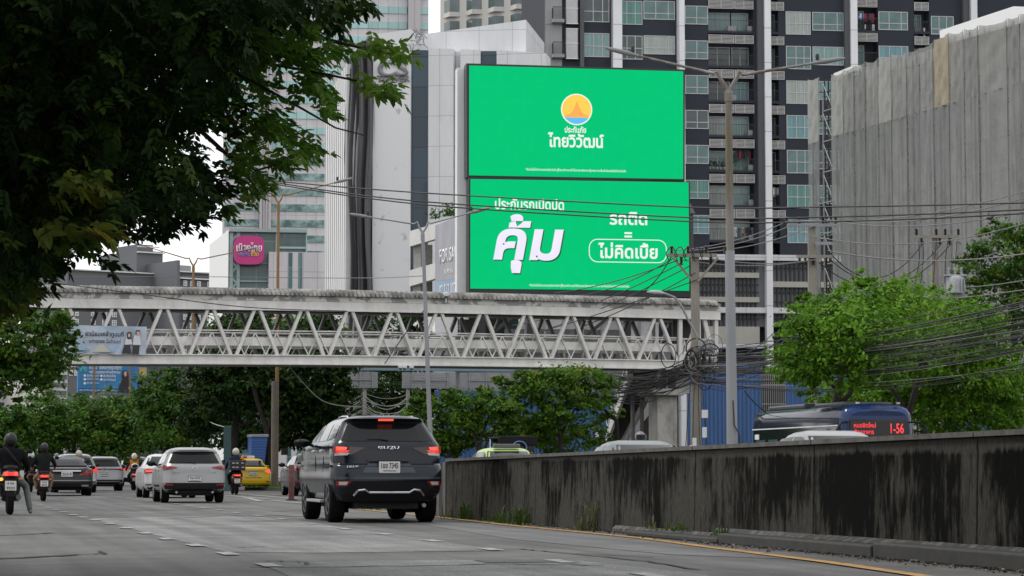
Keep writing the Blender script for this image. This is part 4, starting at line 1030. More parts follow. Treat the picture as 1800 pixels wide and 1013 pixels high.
# ---------------- pale blue beam with shutter panels (gantry seen below the bridge)
fg = Facade(598, 134, 905, 136)
XG = lambda px: fg.x(px, 660); ZG = lambda py: fg.z(750, py)
gt = fg.root('sign_gantry', 'pale blue beam carrying grey slatted panels below the footbridge', 'gantry')
mb = MB(); mb.bx(XG(617), XG(905), 0, .6, ZG(652), ZG(640)); mb.build('beam', mat('pale_blue_paint', (.17, .26, .29), .6, var=.06), gt)
m_sh = mat('slat_white', (.5, .5, .51), .6, var=.06)
for p0, p1 in ((599, 664), (707, 801), (808.5, 897)):
    r_ = MB(); n = 10
    for j in range(n):
        z0, z1 = ZG(683) + (ZG(654.5) - ZG(683)) * j / n, ZG(683) + (ZG(654.5) - ZG(683)) * (j + 1) / n
        r_.add([(XG(p0), -.02, z0), (XG(p1), -.02, z0), (XG(p1), -.07, z1 - .012), (XG(p0), -.07, z1 - .012), (XG(p0), .05, z0), (XG(p1), .05, z0), (XG(p1), .05, z1 - .012), (XG(p0), .05, z1 - .012)], [(0, 1, 2, 3), (3, 2, 6, 7), (0, 4, 5, 1), (4, 7, 6, 5), (0, 3, 7, 4), (1, 5, 6, 2)])
    o = r_.build('slat_panel', m_sh, gt)
    f_ = MB()
    for t in (.17, .5, .83): x = XG(p0) + (XG(p1) - XG(p0)) * t; f_.bx(x, x + .07, -.14, -.075, ZG(683), ZG(654.5))
    f_.bx(XG(p0) + (XG(p1) - XG(p0)) * .17, XG(p0) + (XG(p1) - XG(p0)) * .83, -.19, -.141, ZG(669.5), ZG(667.5))
    f_.build('stiffener', mat('stiffener_grey', (.27, .27, .28)), gt)
for px in (613, 640, 716, 800):
    mb = MB(); mb.bx(XG(px), XG(px + 5), .1, .4, 0, ZG(684)); mb.build('post', mat('post_grey', (.3, .29, .27), .8, var=.1), gt)
# ---------------- blue corrugated hoarding
m_hoard = mat('hoarding_blue', (.048, .125, .30), .55, var=.12, vs=.8, stretch=(3, 3, .3))
m_hoardr = mat('hoarding_rib', (.034, .09, .22), .6)
def hoarding(pa, Ya, pb, Yb, top, label):
    f_ = Facade(pa, Ya, pb, Yb, 700); r_ = f_.root('hoarding_fence', label, 'hoarding'); zt = Zat(top, (Ya + Yb) / 2)
    mb = MB(); W_ = f_.W; n = int(W_ / .22); vs = []; 
    prof = []
    for i in range(n + 1):
        x = W_ * i / n; prof += [(x, 0), (x + .09, 0), (x + .11, -.05), (x + .2, -.05)]
    for z in (0, zt): vs += [(min(x, W_), y, z) for x, y in prof]
    k = len(prof); mb.add(vs, [(i, i + 1, k + i + 1, k + i) for i in range(k - 1)]); mb.build('corrugated_sheet', m_hoard, r_)
    for j, x in enumerate(np.arange(0, W_, 2.4)):
        mb = MB(); mb.bx(x, x + .1, .02, .14, 0, zt + .02); mb.build('fence_post', mat('post_grey', (.3, .29, .27)), r_)
    return f_, r_
hoarding(1208, 126, 1338, 127, 640, 'tall bright blue corrugated hoarding behind the big lamp post')
hoarding(765, 128, 1092, 130, 688, 'lower blue corrugated hoarding behind the row of street trees')
hoarding(1380, 128, 1520, 128, 660, 'blue corrugated hoarding behind the large tree, left of the dark gap')
hoarding(1660, 128, 1840, 128, 735, 'dim blue hoarding behind the big tree at the right edge')
mb = MB(); f_ = Facade(1336, 128, 1384, 128, 700); gk = f_.root('wire_gate', 'grey wire mesh gate in the gap between the blue hoardings', 'gate')
for i in range(14): mb.tube([(f_.W * i / 13, 0, 0), (f_.W * i / 13, 0, Zat(655, 128))], .018, 4)
for z in (.3, 1.6, 3, 4.4, 5.4): mb.tube([(0, .02, z), (f_.W, .02, z)], .025, 4)
mb.build('mesh', mat('gate_grey', (.3, .29, .28)), gk)
mb = MB(); mb.bx(0, f_.W, 1.2, 1.5, 0, Zat(650, 128)); mb.build('back_wall', mat('gate_dark', (.04, .04, .04), .9), gk)
# small notices on posts by the hoarding
for px, py, wpx, hpx, lb in ((1239, 728, 11, 14, 'upper small white notice on the concrete utility pole'), (1238.5, 760.5, 8, 18, 'lower tall white notice on the concrete utility pole'), (1051, 761, 9, 15, 'small white notice by the hoarding near the stair'), (1221, 781, 7, 22, 'white plate standing by the pole foot above the barrier')):
    Yn = 86.5 if px > 1100 else 126
    p = P(px, py, Yn); mb = MB(); sx_, sz_ = wpx / 4300 * Yn / 2, hpx / 4300 * Yn / 2
    mb.bx(-sx_, sx_, -.02, .02, -sz_, sz_); o = mb.build('notice_plate', m_white, None, bevel=.01); o.location = p; tag(o, lb, 'notice')

# ---------------- blue poster billboard under the bridge, far
fq = Facade(136, 300, 244, 303)
XQ = lambda px: fq.x(px, 665); ZQ = lambda py: fq.z(190, py)
pb = fq.root('poster_billboard', 'blue billboard with white Thai lines and a woman in black below the footbridge', 'billboard')
mb = MB(); mb.bx(XQ(137), XQ(242), 0, .5, ZQ(691), ZQ(636)); mb.build('board', mix_mat('poster_blue', (.03, .18, .40), (.04, .23, .48), .12, .4, .6, rough=.6), pb)
mb = MB(); mb.bx(XQ(140), XQ(152), -.06, -.02, ZQ(654), ZQ(643)); mb.build('logo_square', mat('poster_cyan', (.05, .35, .48)), pb)
pw = mat('poster_white', (.72, .76, .8))
def qt(s_, a, b, c, d): text(s_, pw, 'lettering', pb, (XQ((a + b) / 2), -.03, ZQ((c + d) / 2)), XQ(b) - XQ(a), ZQ(c) - ZQ(d), bold=.015, ext=.03)
qt('เชื่อมือ "เมืองไทยประกันภัย"', 157, 215, 641, 650); qt('พร้อมดูแลและเคียงข้างคุณ', 157, 211, 651, 659)
for px, py, s_ in ((149, 661, 'ประกันรถยนต์'), (178, 661, 'ประกันอัคคีภัย'), (149, 667.5, 'ประกันอุบัติเหตุ'), (178, 667.5, 'ประกันภัยไซเบอร์'), (149, 674.5, 'ประกันสุขภาพ')):
    disc(pb, (XQ(px), ZQ(py)), .16, pw, -.03, 'tick_mark', 10); qt(s_, px + 3.5, px + 25, py - 2.6, py + 2.6)
mb = MB(); mb.bx(XQ(137), XQ(209), -.05, -.02, ZQ(690), ZQ(683)); mb.build('footer_strip', mat('poster_deep', (.02, .1, .3)), pb)
qt('เพราะทุกจังหวะชีวิตเราพร้อมดูแล ยิ้มได้เมื่อภัยมา', 140, 208, 684.5, 688.5)
def flat(parent, pts, X_, Z_, y, m, name): mb = MB(); mb.poly([(X_(a), Z_(b)) for a, b in pts], y - .03, y); return mb.build(name, m, parent)
pk, sk_ = mat('poster_black', (.03, .03, .035)), mat('poster_skin', (.55, .38, .3))
flat(pb, [(208, 690), (210, 676), (214, 668), (222, 667), (230, 672), (235, 690)][::-1], XQ, ZQ, -.03, pk, 'portrait_dress')
flat(pb, [(215, 672), (213.5, 660), (216, 651), (221, 650), (225, 655), (226, 672)][::-1], XQ, ZQ, -.062, mat('poster_hair', (.04, .025, .02)), 'portrait_hair')
flat(pb, [(217, 658), (217.5, 654), (220, 652), (222.5, 654), (222.5, 659), (220, 662.5)][::-1], XQ, ZQ, -.095, sk_, 'portrait_face')
for px in (163, 226):
    mb = MB(); mb.bx(XQ(px - 1.2), XQ(px + 1.2), -.9, -.5, 0, ZQ(640)); mb.build('mast', mat('brown_steel', (.2, .13, .08), .7), pb)
mb = MB(); mb.bx(XQ(243.5), XQ(258), 0, .5, ZQ(662), ZQ(645)); mb.build('side_sign', mat('sign_grey', (.28, .27, .26)), pb)
disc(pb, (XQ(251), ZQ(653)), .36, mat('sign_gold', (.5, .35, .06)), -.02, 'side_emblem', 16)

# ================================================================== FOOTBRIDGE
fbr = Facade(40, 104, 1266, 116.4, 590)
br_ = fbr.root('footbridge', 'long white steel truss footbridge with corrugated arched roof spanning the road', 'bridge')
XR = lambda px: fbr.x(px, 590)
WB = 3.2
sp_px = [40, 120, 340, 560, 620, 800, 1000, 1190, 1270]
sp_top = [623, 622.7, 623.3, 624.5, 625.2, 628.5, 631.5, 634, 635.5]     # top edge of the bottom beam
sX = [XR(p) for p in sp_px]; sZ = [fbr.z(p, q) for p, q in zip(sp_px, sp_top)]
cf2 = np.polyfit(sX, sZ, 2)
def zb(x): return float(np.polyval(cf2, x))                     # deck line with its slight camber
xr0, xr1 = 0.0, XR(1193); xr2 = XR(1265)
m_bw = mat('white_bridge_paint', (.65, .635, .61), .65, var=.17, vs=1.6, stretch=(1, 1, .5)); m_bd = mat('bridge_paint_shaded', (.16, .155, .145), .7, var=.2, vs=1)  # m_bd: shade on the back truss and deck put into a darker colour
m_peel = mix_mat('peeling_fascia', (.26, .26, .25), (.58, .565, .54), 1.5, .485, .505, (1, 1, 1.2), .75, 9)
def rail(name, x0, x1, h0, h1, y0, y1, m, n=14, parent=br_):
    mb = MB(); xs = linspace(x0, x1, n); vs = []
    for x in xs: z = zb(x); vs += [(x, y0, z + h0), (x, y1, z + h0), (x, y1, z + h1), (x, y0, z + h1)]
    fs = []
    for i in range(n - 1):
        a = i * 4; fs += [(a, a + 4, a + 5, a + 1), (a + 1, a + 5, a + 6, a + 2), (a + 2, a + 6, a + 7, a + 3), (a + 3, a + 7, a + 4, a)]
    fs += [(0, 1, 2, 3), (4 * n - 1, 4 * n - 2, 4 * n - 3, 4 * n - 4)]
    mb.add(vs, fs); return mb.build(name, m, parent)
OH = 2.0       # height of the open truss
for y0, y1 in ((0, .14), (WB - .14, WB)):
    rail('bottom_beam', xr0, xr1 + .1, -.36, -.03, y0, y1, m_bw)
rail('beam_flange', xr0, xr1 + .1, -.029, .02, -.09, .2, m_bw); rail('beam_flange', xr0, xr1 + .1, -.42, -.361, -.09, .2, m_bw)
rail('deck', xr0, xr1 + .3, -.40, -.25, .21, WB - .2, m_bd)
rail('fascia_beam', xr0, xr2, OH + .03, OH + .40, -.10, .06, m_bw); rail('fascia_strip', xr0, xr2, OH + .401, OH + .76, -.12, .02, m_peel)
rail('fascia_flange', xr0, xr2, OH - .02, OH + .029, -.13, .14, m_bw)
rail('fascia_beam', xr0, xr2, OH + .03, OH + .40, WB - .06, WB + .1, m_bw)
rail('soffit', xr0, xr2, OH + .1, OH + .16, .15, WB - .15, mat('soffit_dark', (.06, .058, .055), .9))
# corrugated arched roof
rib = .21; nst = int((xr2 - xr0) / rib); vs = []; fs = []; na = 13; cols = 0
for i in range(nst * 4 + 1):
    x = xr0 + rib * i / 4; ph = i % 4; dr = (-.05, .08, .11, .08)[ph]
    for k in range(na):
        a = math.pi * k / (na - 1); ry = (WB / 2 + .24 + dr); rz2 = .30 + dr
        vs.append((x, WB / 2 - ry * math.cos(a) * (1 if True else 0), zb(x) + OH + .74 + max(0, math.sin(a)) ** .7 * rz2 - .1))
    cols += 1
fs = [(i * na + k, (i + 1) * na + k, (i + 1) * na + k + 1, i * na + k + 1) for i in range(cols - 1) for k in range(na - 1)]
mb = MB(); mb.add(vs, fs); mb.build('roof', mix_mat('grimy_roof_sheet', (.09, .088, .082), (.29, .28, .265), 1.3, .4, .6, (1, 1, 1), .8, 8), br_, smooth=True, sharp=50)
# truss diagonals front and back
tops = [p for p in (34, 116, 202.5, 288, 370, 452, 534, 614.5, 693, 771.5, 849, 926.5, 1003.5, 1079, 1156)]
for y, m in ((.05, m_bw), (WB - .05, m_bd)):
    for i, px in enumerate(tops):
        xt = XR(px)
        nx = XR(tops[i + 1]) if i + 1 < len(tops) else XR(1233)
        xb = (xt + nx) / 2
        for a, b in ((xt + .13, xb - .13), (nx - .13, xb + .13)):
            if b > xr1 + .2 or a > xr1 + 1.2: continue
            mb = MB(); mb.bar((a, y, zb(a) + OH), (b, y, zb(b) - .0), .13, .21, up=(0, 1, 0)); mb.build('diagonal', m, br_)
# parapet: band, handrails, lattice, on both sides
for y in (.24, WB - .24):
    rail('parapet_band', xr0, xr1, .42, .80, y - .02, y + .02, m_bw)
    rail('handrail', xr0, xr1, 1.06, 1.12, y - .03, y + .03, m_bw); rail('handrail', xr0, xr1, .97, 1.01, y - .025, y + .025, m_bw)
    mb = MB(); x = xr0; st = .98
    while x < xr1 - 1:
        mb.bar((x, y - .05, zb(x) + .02), (x + st / 2, y - .05, zb(x + st / 2) + 1.0), .045); mb.bar((x + st / 2, y - .055, zb(x + st / 2) + 1.0), (x + st, y - .055, zb(x + st) + .02), .045)
        x += st
    mb.build('lattice', m_bw, br_)
# end frame, landing, pillar and stair
rail('landing', xr1 - .3, xr2 + .3, -.45, -.2, .1, WB + 1, m_bd, 4)
for px, y in ((1197, .1), (1259, .05), (1197, WB - .1), (1259, WB - .1), (1229, .1)):
    mb = MB(); x = XR(px); mb.bar((x, y, zb(x) - .3), (x, y, zb(x) + OH + .05), .18); mb.build('end_post', m_bw, br_)
mb = MB(); mb.bar((XR(1239), .06, zb(XR(1239)) + OH), (XR(1256), .06, zb(XR(1256)) - .05), .13, .2); mb.build('diagonal', m_bw, br_)
mb = MB(); x0, x1 = XR(1200), XR(1258)
for k in range(5): xa = x0 + (x1 - x0) * k / 5; xb = x0 + (x1 - x0) * (k + 1) / 5; xm = (xa + xb) / 2; mb.bar((xa, .2, zb(xa) + .02), (xm, .2, zb(xm) + 1), .05); mb.bar((xm, .2, zb(xm) + 1), (xb, .2, zb(xb) + .02), .05)
mb.bar((x0, .2, zb(x0) + 1.05), (x1, .2, zb(x1) + 1.05), .06); mb.build('lattice', m_bw, br_)
mb = MB(); mb.bx(x0 + .3, x1 + .2, 1.6, 1.7, zb(x0) - .2, zb(x0) + OH); mb.build('end_screen', mat('dark_grey_sheet', (.07, .07, .072), .8), br_)
m_pil = mix_mat('pillar_concrete', (.2, .19, .17), (.42, .41, .385), 1.1, .35, .6, (1, 1, .6), .85)
mb = MB(); zp = zb(XR(1190)); mb.bx(XR(1171), XR(1199), 1.0, 2.0, 0, zp - 1.62); mb.bx(XR(1200), XR(1208), 1.1, 2.3, 0, zp - 1.62); mb.build('pillar', m_pil, br_, bevel=.03)
mb = MB(); mb.bx(XR(1158), XR(1212), .6, 2.6, zp - 1.619, zp - 1.3); mb.build('pillar_cap', m_pil, br_, bevel=.03)
mb = MB(); mb.bx(XR(1155), XR(1190), 1.2, 2.2, zp - 1.3, zp - .46); mb.build('bracket', mat('dark_bracket', (.045, .045, .045), .8), br_)
mb = MB(); mb.bx(XR(1212), XR(1236), 1.5, 2.4, zp - 1.5, zp - .1); mb.build('cable_board', mix_mat('louvre_grey', (.2, .2, .2), (.5, .5, .48), 6, .45, .55, (.1, .1, 6)), br_)
# stair: from the landing away up the pavement
fwd = RD; rgt = RN
Zl = br_.matrix_basis @ Vector((XR(1190), 1.5, zb(XR(1190))))
def stair_line(px0, py0, Y0, px1, py1, Y1): return P(px0, py0, Y0), P(px1, py1, Y1)
sL = stair_line(1110, 655, 116.5, 1066, 775, 126); sR = stair_line(1158, 655, 116.0, 1090, 790, 126)
mb = MB(); mb.bar(sL[0], sL[1], .14, .5); mb.build('stringer', m_bw, br_, world=True)
mb = MB(); mb.bar(sR[0], sR[1], .14, .5); mb.build('stringer', m_bw, br_, world=True)
mb = MB()
for k in range(30):
    t = k / 30; a = sL[0].lerp(sL[1], t); b = sR[0].lerp(sR[1], t); b = Vector((b.x, a.y + (b.y - a.y), a.z)); e = sL[0].lerp(sL[1], t + 1 / 30)
    mb.bar(a, b, .32, .06); mb.bar(a + Vector((0, .15, -.1)), b + Vector((0, .15, -.1)), .03, .2)
mb.build('steps', mat('step_dark', (.06, .06, .058), .9), br_, world=True)
mb = MB(); zt = Zat(690, 118)
for q in ((1178, 700), ): pass
a, b = P(1118, 700, 121.5), P(1172, 700, 118.6)
mb.add([(a.x, a.y, 0), (b.x, b.y, 0), (b.x, b.y, Zat(690, 118.6)), (a.x + .3, a.y, Zat(745, 121.5))], [(0, 1, 2, 3)]); mb.add([(a.x, a.y + .1, 0), (b.x, b.y + .1, 0), (b.x, b.y + .1, Zat(690, 118.6)), (a.x + .3, a.y + .1, Zat(745, 121.5))], [(3, 2, 1, 0)])
mb.build('stair_wall', mat('rust_dark_sheet', (.05, .042, .036), .9, var=.3, vs=3, stretch=(.3, .3, 8)), br_, world=True)
mb = MB()
for (a, b) in ((sL[0], sL[1]), (sR[0], sR[1])):
    mb.bar(a + Vector((0, 0, 1.0)), b + Vector((0, 0, 1.0)), .07)
    for k in range(9): t0, t1 = k / 9, (k + 1) / 9; p, q = a.lerp(b, t0), a.lerp(b, t1); mb.bar(p, p + Vector((0, 0, 1)), .05); mb.bar(p, q + Vector((0, 0, 1)), .035)
mb.build('stair_rail', m_bw, br_, world=True)
for px, py in ((1112, 640), (1128, 690), (1149, 640)):
    p = P(px, py, 119); mb = MB(); mb.tube([(p.x, p.y, 0), (p.x, p.y, p.z)], .1, 8); mb.build('stair_post', m_bd, br_, world=True)
# banner on the bridge
fbn = br_
bn = thing('school_banner', 'pale blue school banner with Thai lettering and two students tied to the footbridge', 'banner', fbr.A, fbr.rz)
XZ = lambda px: XR(px)
def zrr(px, py): return fbr.z(px, py)
def bfn(u, v):
    px = 100 + 155.5 * u; z = zrr(px, 571.5 + 3.5 * u) + (zrr(px, 621.5 + 2.2 * u) - zrr(px, 571.5 + 3.5 * u)) * v
    return (XZ(px), -.2 - .035 * math.sin(u * 26 + v * 3) - .03 * math.sin(u * 9 - v * 5), z - .03 * math.sin(u * 21) * v)
mb = MB(); mb.grid(bfn, linspace(0, 1, 60), linspace(0, 1, 12)); mb.build('sheet', mix_mat('banner_pale_blue', (.33, .42, .52), (.5, .54, .6), .45, .4, .62, (1, 1, 1.4)), bn, smooth=True)
dkt = mat('banner_navy', (.03, .03, .06))
text('ยวน้อมเกล้าทูนมที่', dkt, 'lettering', bn, (XZ(181.5), -.275, zrr(181, 588.5)), XZ(215) - XZ(148), zrr(181, 583) - zrr(181, 595), bold=.02, ext=.005)
text('umatee School', dkt, 'lettering', bn, (XZ(182), -.275, zrr(181, 600)), XZ(210) - XZ(155), zrr(181, 596) - zrr(181, 604), ext=.005)
ZB = lambda py: zrr(230, py)
for pts, m, y in (([(160, 621), (176, 603), (192, 620)], mat('banner_cream', (.5, .5, .42)), -.255), ([(125, 618), (140, 606), (158, 618)], mat('banner_sky', (.3, .42, .6)), -.255), ([(190, 620), (205, 607), (214, 620)], mat('banner_sky', (.3, .42, .6)), -.255),
    ([(212, 622), (217, 606), (226, 607), (229, 622)], pk, -.27), ([(230, 623), (232, 606), (243, 606), (242, 623)], pk, -.27),
    ([(217, 607), (219, 594), (227, 593), (230, 606)], mat('banner_shirt', (.62, .62, .66)), -.28), ([(231, 607), (233, 590), (243, 590), (246, 607)], mat('banner_shirt', (.62, .62, .66)), -.28),
    ([(221, 597), (221, 586), (225, 584), (229, 586), (228, 597)], mat('poster_hair', (.04, .025, .02)), -.29), ([(222.3, 593), (222.3, 587.5), (226.5, 587.5), (226, 594)], sk_, -.3), ([(236.5, 588), (236.5, 581), (244, 581), (243.5, 588)], mat('poster_hair', (.04, .025, .02)), -.29), ([(237.5, 590), (237.5, 583.5), (243, 583.5), (242.5, 590)], sk_, -.3)):
    flat(bn, pts[::-1], XZ, ZB, y + .03, m, 'printed_figure')
# cameras under the girder
for i, (px, lb) in enumerate(((702, 'leftmost white camera dome of the trio under the footbridge girder'), (709.5, 'middle white camera dome of the trio under the footbridge girder'), (721.5, 'white camera dome set apart to the right under the footbridge girder'))):
    c = br_.matrix_basis @ Vector((XR(px), -.15, zb(XR(px)) - .52)); r_ = thing('camera_dome', lb, 'security camera', c, fbr.rz, 'security cameras on the footbridge')
    mb = MB(); mb.lathe([(.03, .11), (.11, .1), (.12, .03), (.1, -.02)], (0, 0, 0), n=12); mb.build('housing', m_white, r_, smooth=True)
    mb = MB(); mb.ball((0, -.02, -.03), .075, 10, 6); mb.build('lens_dome', m_gDark, r_, smooth=True)
mb = MB(); x = XR(780.5); r_ = thing('camera_dome', 'single white camera dome on the footbridge roof edge', 'security camera', br_.matrix_basis @ Vector((x, -.25, zb(x) + OH + .72)), 0, 'security cameras on the footbridge')
mb.tube([(0, 0, -.25), (0, 0, .05)], .03, 6); mb.lathe([(.05, .22), (.13, .2), (.14, .1), (.11, .02)], (0, 0, 0), n=12); mb.build('housing', m_white, r_, smooth=True)
mb = MB(); mb.ball((0, 0, .02), .09, 10, 6); mb.build('lens_dome', m_gDark, r_, smooth=True)
# ================================================================== LAMP POSTS
def lamp(name, label, px, base_py, Y, fork, left, right, r, m, m2=None, rise=12, cable=None):
    b = P(px[1], base_py, Y); base = Vector((b.x, Y, 0)); f = P(*fork, Y)
    t = thing(name, label, 'street lamp', base, 0, 'double armed street lamps')
    mb = MB(); n = 10; tp = f - base
    mb.tube([(0, 0, 0), (0, 0, .5), tp * .5, tp], [r * 1.25, r * 1.15, r, r * .75], 12); mb.build('pole', m, t, smooth=True, world=False)
    mb = MB(); mb.lathe([(r * 2.2, 0), (r * 2.2, .03), (r * 1.5, .05)], (0, 0, 0), n=12); mb.build('base_plate', m2 or m, t)
    for e in (left, right):
        q = P(e[0], e[1], Y + e[2]) - base; mb = MB(); sgn = 1 if q.x > tp.x else -1
        p1 = tp + Vector((sgn * .25 * r / .1, 0, .35 * r / .1)); p2 = tp + (q - tp) * .16 + Vector((0, 0, .25 * r / .1))
        mb.tube([tp - Vector((0, 0, .5)), tp - Vector((0, 0, .05)), p1 * .75 + tp * .25, p1 + Vector((0, 0, .1)), p2, p2.lerp(q, .5), q], [r * .6, r * .55, r * .48, r * .44, r * .4, r * .33, r * .27], 9)
        mb.build('arm', m, t, smooth=True)
        d = (q - p2).normalized(); mb = MB()
        s1 = q + d * .9
        mb.tube([q - d * .1, q + d * .1, q + d * .3, q + d * .75, s1], [.04, .06, .075, .06, .02], 10)
        o = mb.build('luminaire', mat('luminaire_grey', (.2, .2, .2), .5), t, smooth=True)
        mb = MB(); c = q + d * .08 + Vector((0, 0, .08)); mb.lathe([(.05, 0), (.06, .05), (.055, .16), (.02, .18)], c, n=10); mb.build('photocell', m_rail, o, smooth=True)
    mb = MB(); c = tp - Vector((0, 0, .1)); mb.lathe([(r * .95, -.25), (r * .95, .0), (r * .6, .12)], c, n=12); mb.build('fork_collar', m, t)
    return t
m_galv = mat('galvanised_grey', (.25, .255, .27), .5, metal=.2, var=.12, vs=1.5, stretch=(1, 1, .2))
m_rust = mix_mat('rusty_galvanised', (.12, .095, .06), (.27, .27, .275), 1.2, .42, .6, (1, 1, .12), .6)
m_oran = mix_mat('orange_rust', (.20, .10, .035), (.27, .155, .06), 2, .35, .65, (1, 1, .15), .7)
m_pale = mat('pale_pole_paint', (.33, .34, .36), .5)
l1 = lamp('street_lamp', 'big grey double armed street lamp standing closest, right of the screens', (1280, 1287), 785, 70, (1280.5, 158), (1117, 97, 0), (1432, 111, 0), .125, m_rust)
b = l1.location
mb = MB(); mb.tube([(0, 0, 0), (-.005, 0, 3), (-.03, 0, 7.2)], [.165, .152, .138], 12); mb.build('pole_sleeve', m_galv, l1, smooth=True)
mb = MB(); mb.tube([(.02, -.16, 2.9), (.05, -.18, 2.2), (.2, -.16, 1.9), (.25, -.1, 0)], .02, 5); mb.tube([(-.17, 0, 7.1), (-.17, 0, 7.3)], .05, 6); mb.build('clip_cable', m_rail, l1)
lamp('street_lamp', 'slim grey double armed street lamp in front of the middle of the footbridge', (746, 760), 760, 100, (743, 408), (650, 382, 0), (825, 375, 0), .09, m_galv)
lamp('street_lamp', 'orange rust coloured double armed lamp pole behind the left half of the footbridge', (489, 486), 800, 118, (489.5, 356), (398, 335, -6), (590, 321, 0), .085, m_oran)
lamp('street_lamp', 'orange double armed lamp pole with white foot in front of the grey hotel', (339, 338), 790, 150, (340, 467), (252, 432, 0), (425, 441, 0), .1, m_oran)
mb = MB(); p = G(337.5, 150); mb.tube([(p.x - .12, p.y - .2, 0), (p.x - .12, p.y - .2, 6.1)], .07, 8); o = mb.build('guard_tube', m_white, None); tag(o, 'thin white tube standing along the orange lamp pole', 'pipe')
mb = MB(); p = G(482, 117.2); mb.tube([(0, 0, 0), (0, 0, 5.2)], .17, 10); o = mb.build('concrete_post', mat('post_brown', (.15, .13, .11), .9, var=.2), None); o.location = p; tag(o, 'thick brown post under the orange lamp pole near the tilted blue panel', 'post')
mb = MB(); p = G(399, 112); mb.bx(-.16, .16, -.12, .12, 0, 2.95); o = mb.build('steel_column', mat('teal_paint', (.05, .10, .11), .6, var=.1), None, bevel=.02); o.location = p; tag(o, 'square teal steel column beside the delivery rider', 'column')
# ================================================================== UTILITY POLES
m_cpole = mat('pole_concrete', (.25, .23, .195), .9, var=.2, vs=2, stretch=(1, 1, .3))
m_ins = mat('brown_insulator', (.025, .02, .018), .35)
def insul(mb, c, d, l=.35, r=.07):
    c = Vector(c); d = Vector(d).normalized()
    for i in range(5): p = c + d * l * i / 5; mb.tube([p, p + d * l * .09, p + d * l * .1, p + d * l * .19], [r * .45, r, r, r * .45], 8)
def upole(label, px, Y, top_py, w, arms):
    p = G(px, Y); t = thing('utility_pole', label, 'utility pole', p, 0, 'concrete utility poles'); zt = Zat(top_py, Y)
    mb = MB(); mb.add([(-w * .6, -w * .5, 0), (w * .6, -w * .5, 0), (w * .6, w * .5, 0), (-w * .6, w * .5, 0), (-w * .42, -w * .36, zt), (w * .42, -w * .36, zt), (w * .42, w * .36, zt), (-w * .42, w * .36, zt)], [(0, 3, 2, 1), (4, 5, 6, 7), (0, 1, 5, 4), (1, 2, 6, 5), (2, 3, 7, 6), (3, 0, 4, 7)])
    mb.build('pole', m_cpole, t)
    for x0, x1, py, yy, ins in arms:
        z = Zat(py, Y); a, b = G(x0, Y).x - p.x, G(x1, Y).x - p.x
        mb = MB(); mb.bx(a, b, -w * .5 - .12, -w * .5 - .01, z - .07, z + .07); ca = mb.build('crossarm', m_cpole if yy else m_galv, t)
        for ipx, down in ins:
            x = G(ipx, Y).x - p.x; im = MB()
            insul(im, (x, -w * .5 - .065, z + (-.07 if down else .07)), (0, 0, -1 if down else 1), .32, .085); im.build('insulator', m_ins, ca)
    return t, zt
P1, z1 = upole('tall concrete utility pole at the end of the footbridge, buried in black cables', 1224, 98, 446, .36, [(1174, 1262, 450, 1, [(1182, 0), (1199, 1), (1211, 0), (1243, 0), (1251, 1)])])
mb = MB(); z = Zat(452, 98); mb.bar((.9, -.3, z - .05), (.1, -.2, z - 1.0), .08); mb.bar((-.9, -.3, z - .05), (-.1, -.2, z - 1.0), .08); mb.build('arm_brace', m_cpole, P1)
mb = MB(); mb.bx(.1, .75, -.5, -.1, Zat(620, 98), Zat(598, 98)); mb.build('junction_box', mat('box_grey', (.3, .31, .32)), P1, bevel=.02)
P2, z2 = upole('concrete utility pole with steel brackets in front of the netted building corner', 1431, 112, 397, .40, [(1386, 1475, 397, 0, [(1386, 0), (1408, 0), (1450, 0), (1472, 0)]), (1436, 1466, 429, 0, [(1464, 0)]), (1402, 1466, 452, 1, [(1408, 1), (1418, 1), (1432, 1), (1455, 1)])])
P3, z3 = upole('concrete utility pole with wide crossarm above the big tree, beside the upper right tree', 1648, 116, 415, .34, [(1611, 1686, 417, 1, [(1624, 1), (1656, 1), (1673, 1), (1650, 0), (1666, 0), (1689, 0), (1615, 0)])])
mb = MB(); z = Zat(425, 116); mb.bar((-.35, -.2, z + .1), (0, -.2, z - .6), .06); mb.bar((.4, -.2, z + .1), (0, -.2, z - .6), .06); mb.build('arm_brace', m_galv, P3)
tr = thing('transformer', 'pale grey pole transformer hanging beside the upper right tree', 'transformer', P(1679, 500, 115.3), 0)
m_tr = mat('transformer_grey', (.36, .37, .39), .6, var=.15, vs=5)
mb = MB(); mb.lathe([(.3, -.45), (.42, -.42), (.42, .3), (.36, .38)], (0, 0, 0), n=16); mb.build('tank', m_tr, tr, smooth=True)
mb = MB(); mb.bx(-.55, .5, -.3, .3, .38, .44)
for x in (-.3, 0, .3): insul(mb, (x, 0, .44), (0, 0, 1), .35, .08)
mb.build('bushing_plate', m_tr, tr)
for k in range(7):
    a = -1.6 + k * .5; mb = MB(); mb.bx(.42 * math.cos(a) * 1.0, .42 * math.cos(a) + .03, .42 * math.sin(a) - .1, .42 * math.sin(a) + .1, -.35, .25); mb.build('cooling_fin', m_tr, tr)
mb = MB(); mb.bx(-1.2, .6, .1, .25, -.6, -.46); mb.build('platform', m_galv, tr)
la = thing('arm_lamp', 'small street lamp on a bent arm reaching left from the cable pole', 'street lamp', P(1226, 592, 97.3))
ap = [P(a, b, 97.3) - la.location for a, b in ((1226, 592), (1210, 563), (1198, 538), (1186, 523), (1168, 516))]
mb = MB(); mb.tube(ap, .045, 8); mb.build('arm', m_galv, la, smooth=True)
mb = MB(); mb.tube([ap[-1], ap[-1] + Vector((-.2, 0, .04)), ap[-1] + Vector((-.55, 0, .06)), ap[-1] + Vector((-.7, 0, .05))], [.04, .085, .075, .02], 10); mb.build('luminaire', mat('luminaire_pale', (.4, .4, .4), .4), la, smooth=True)
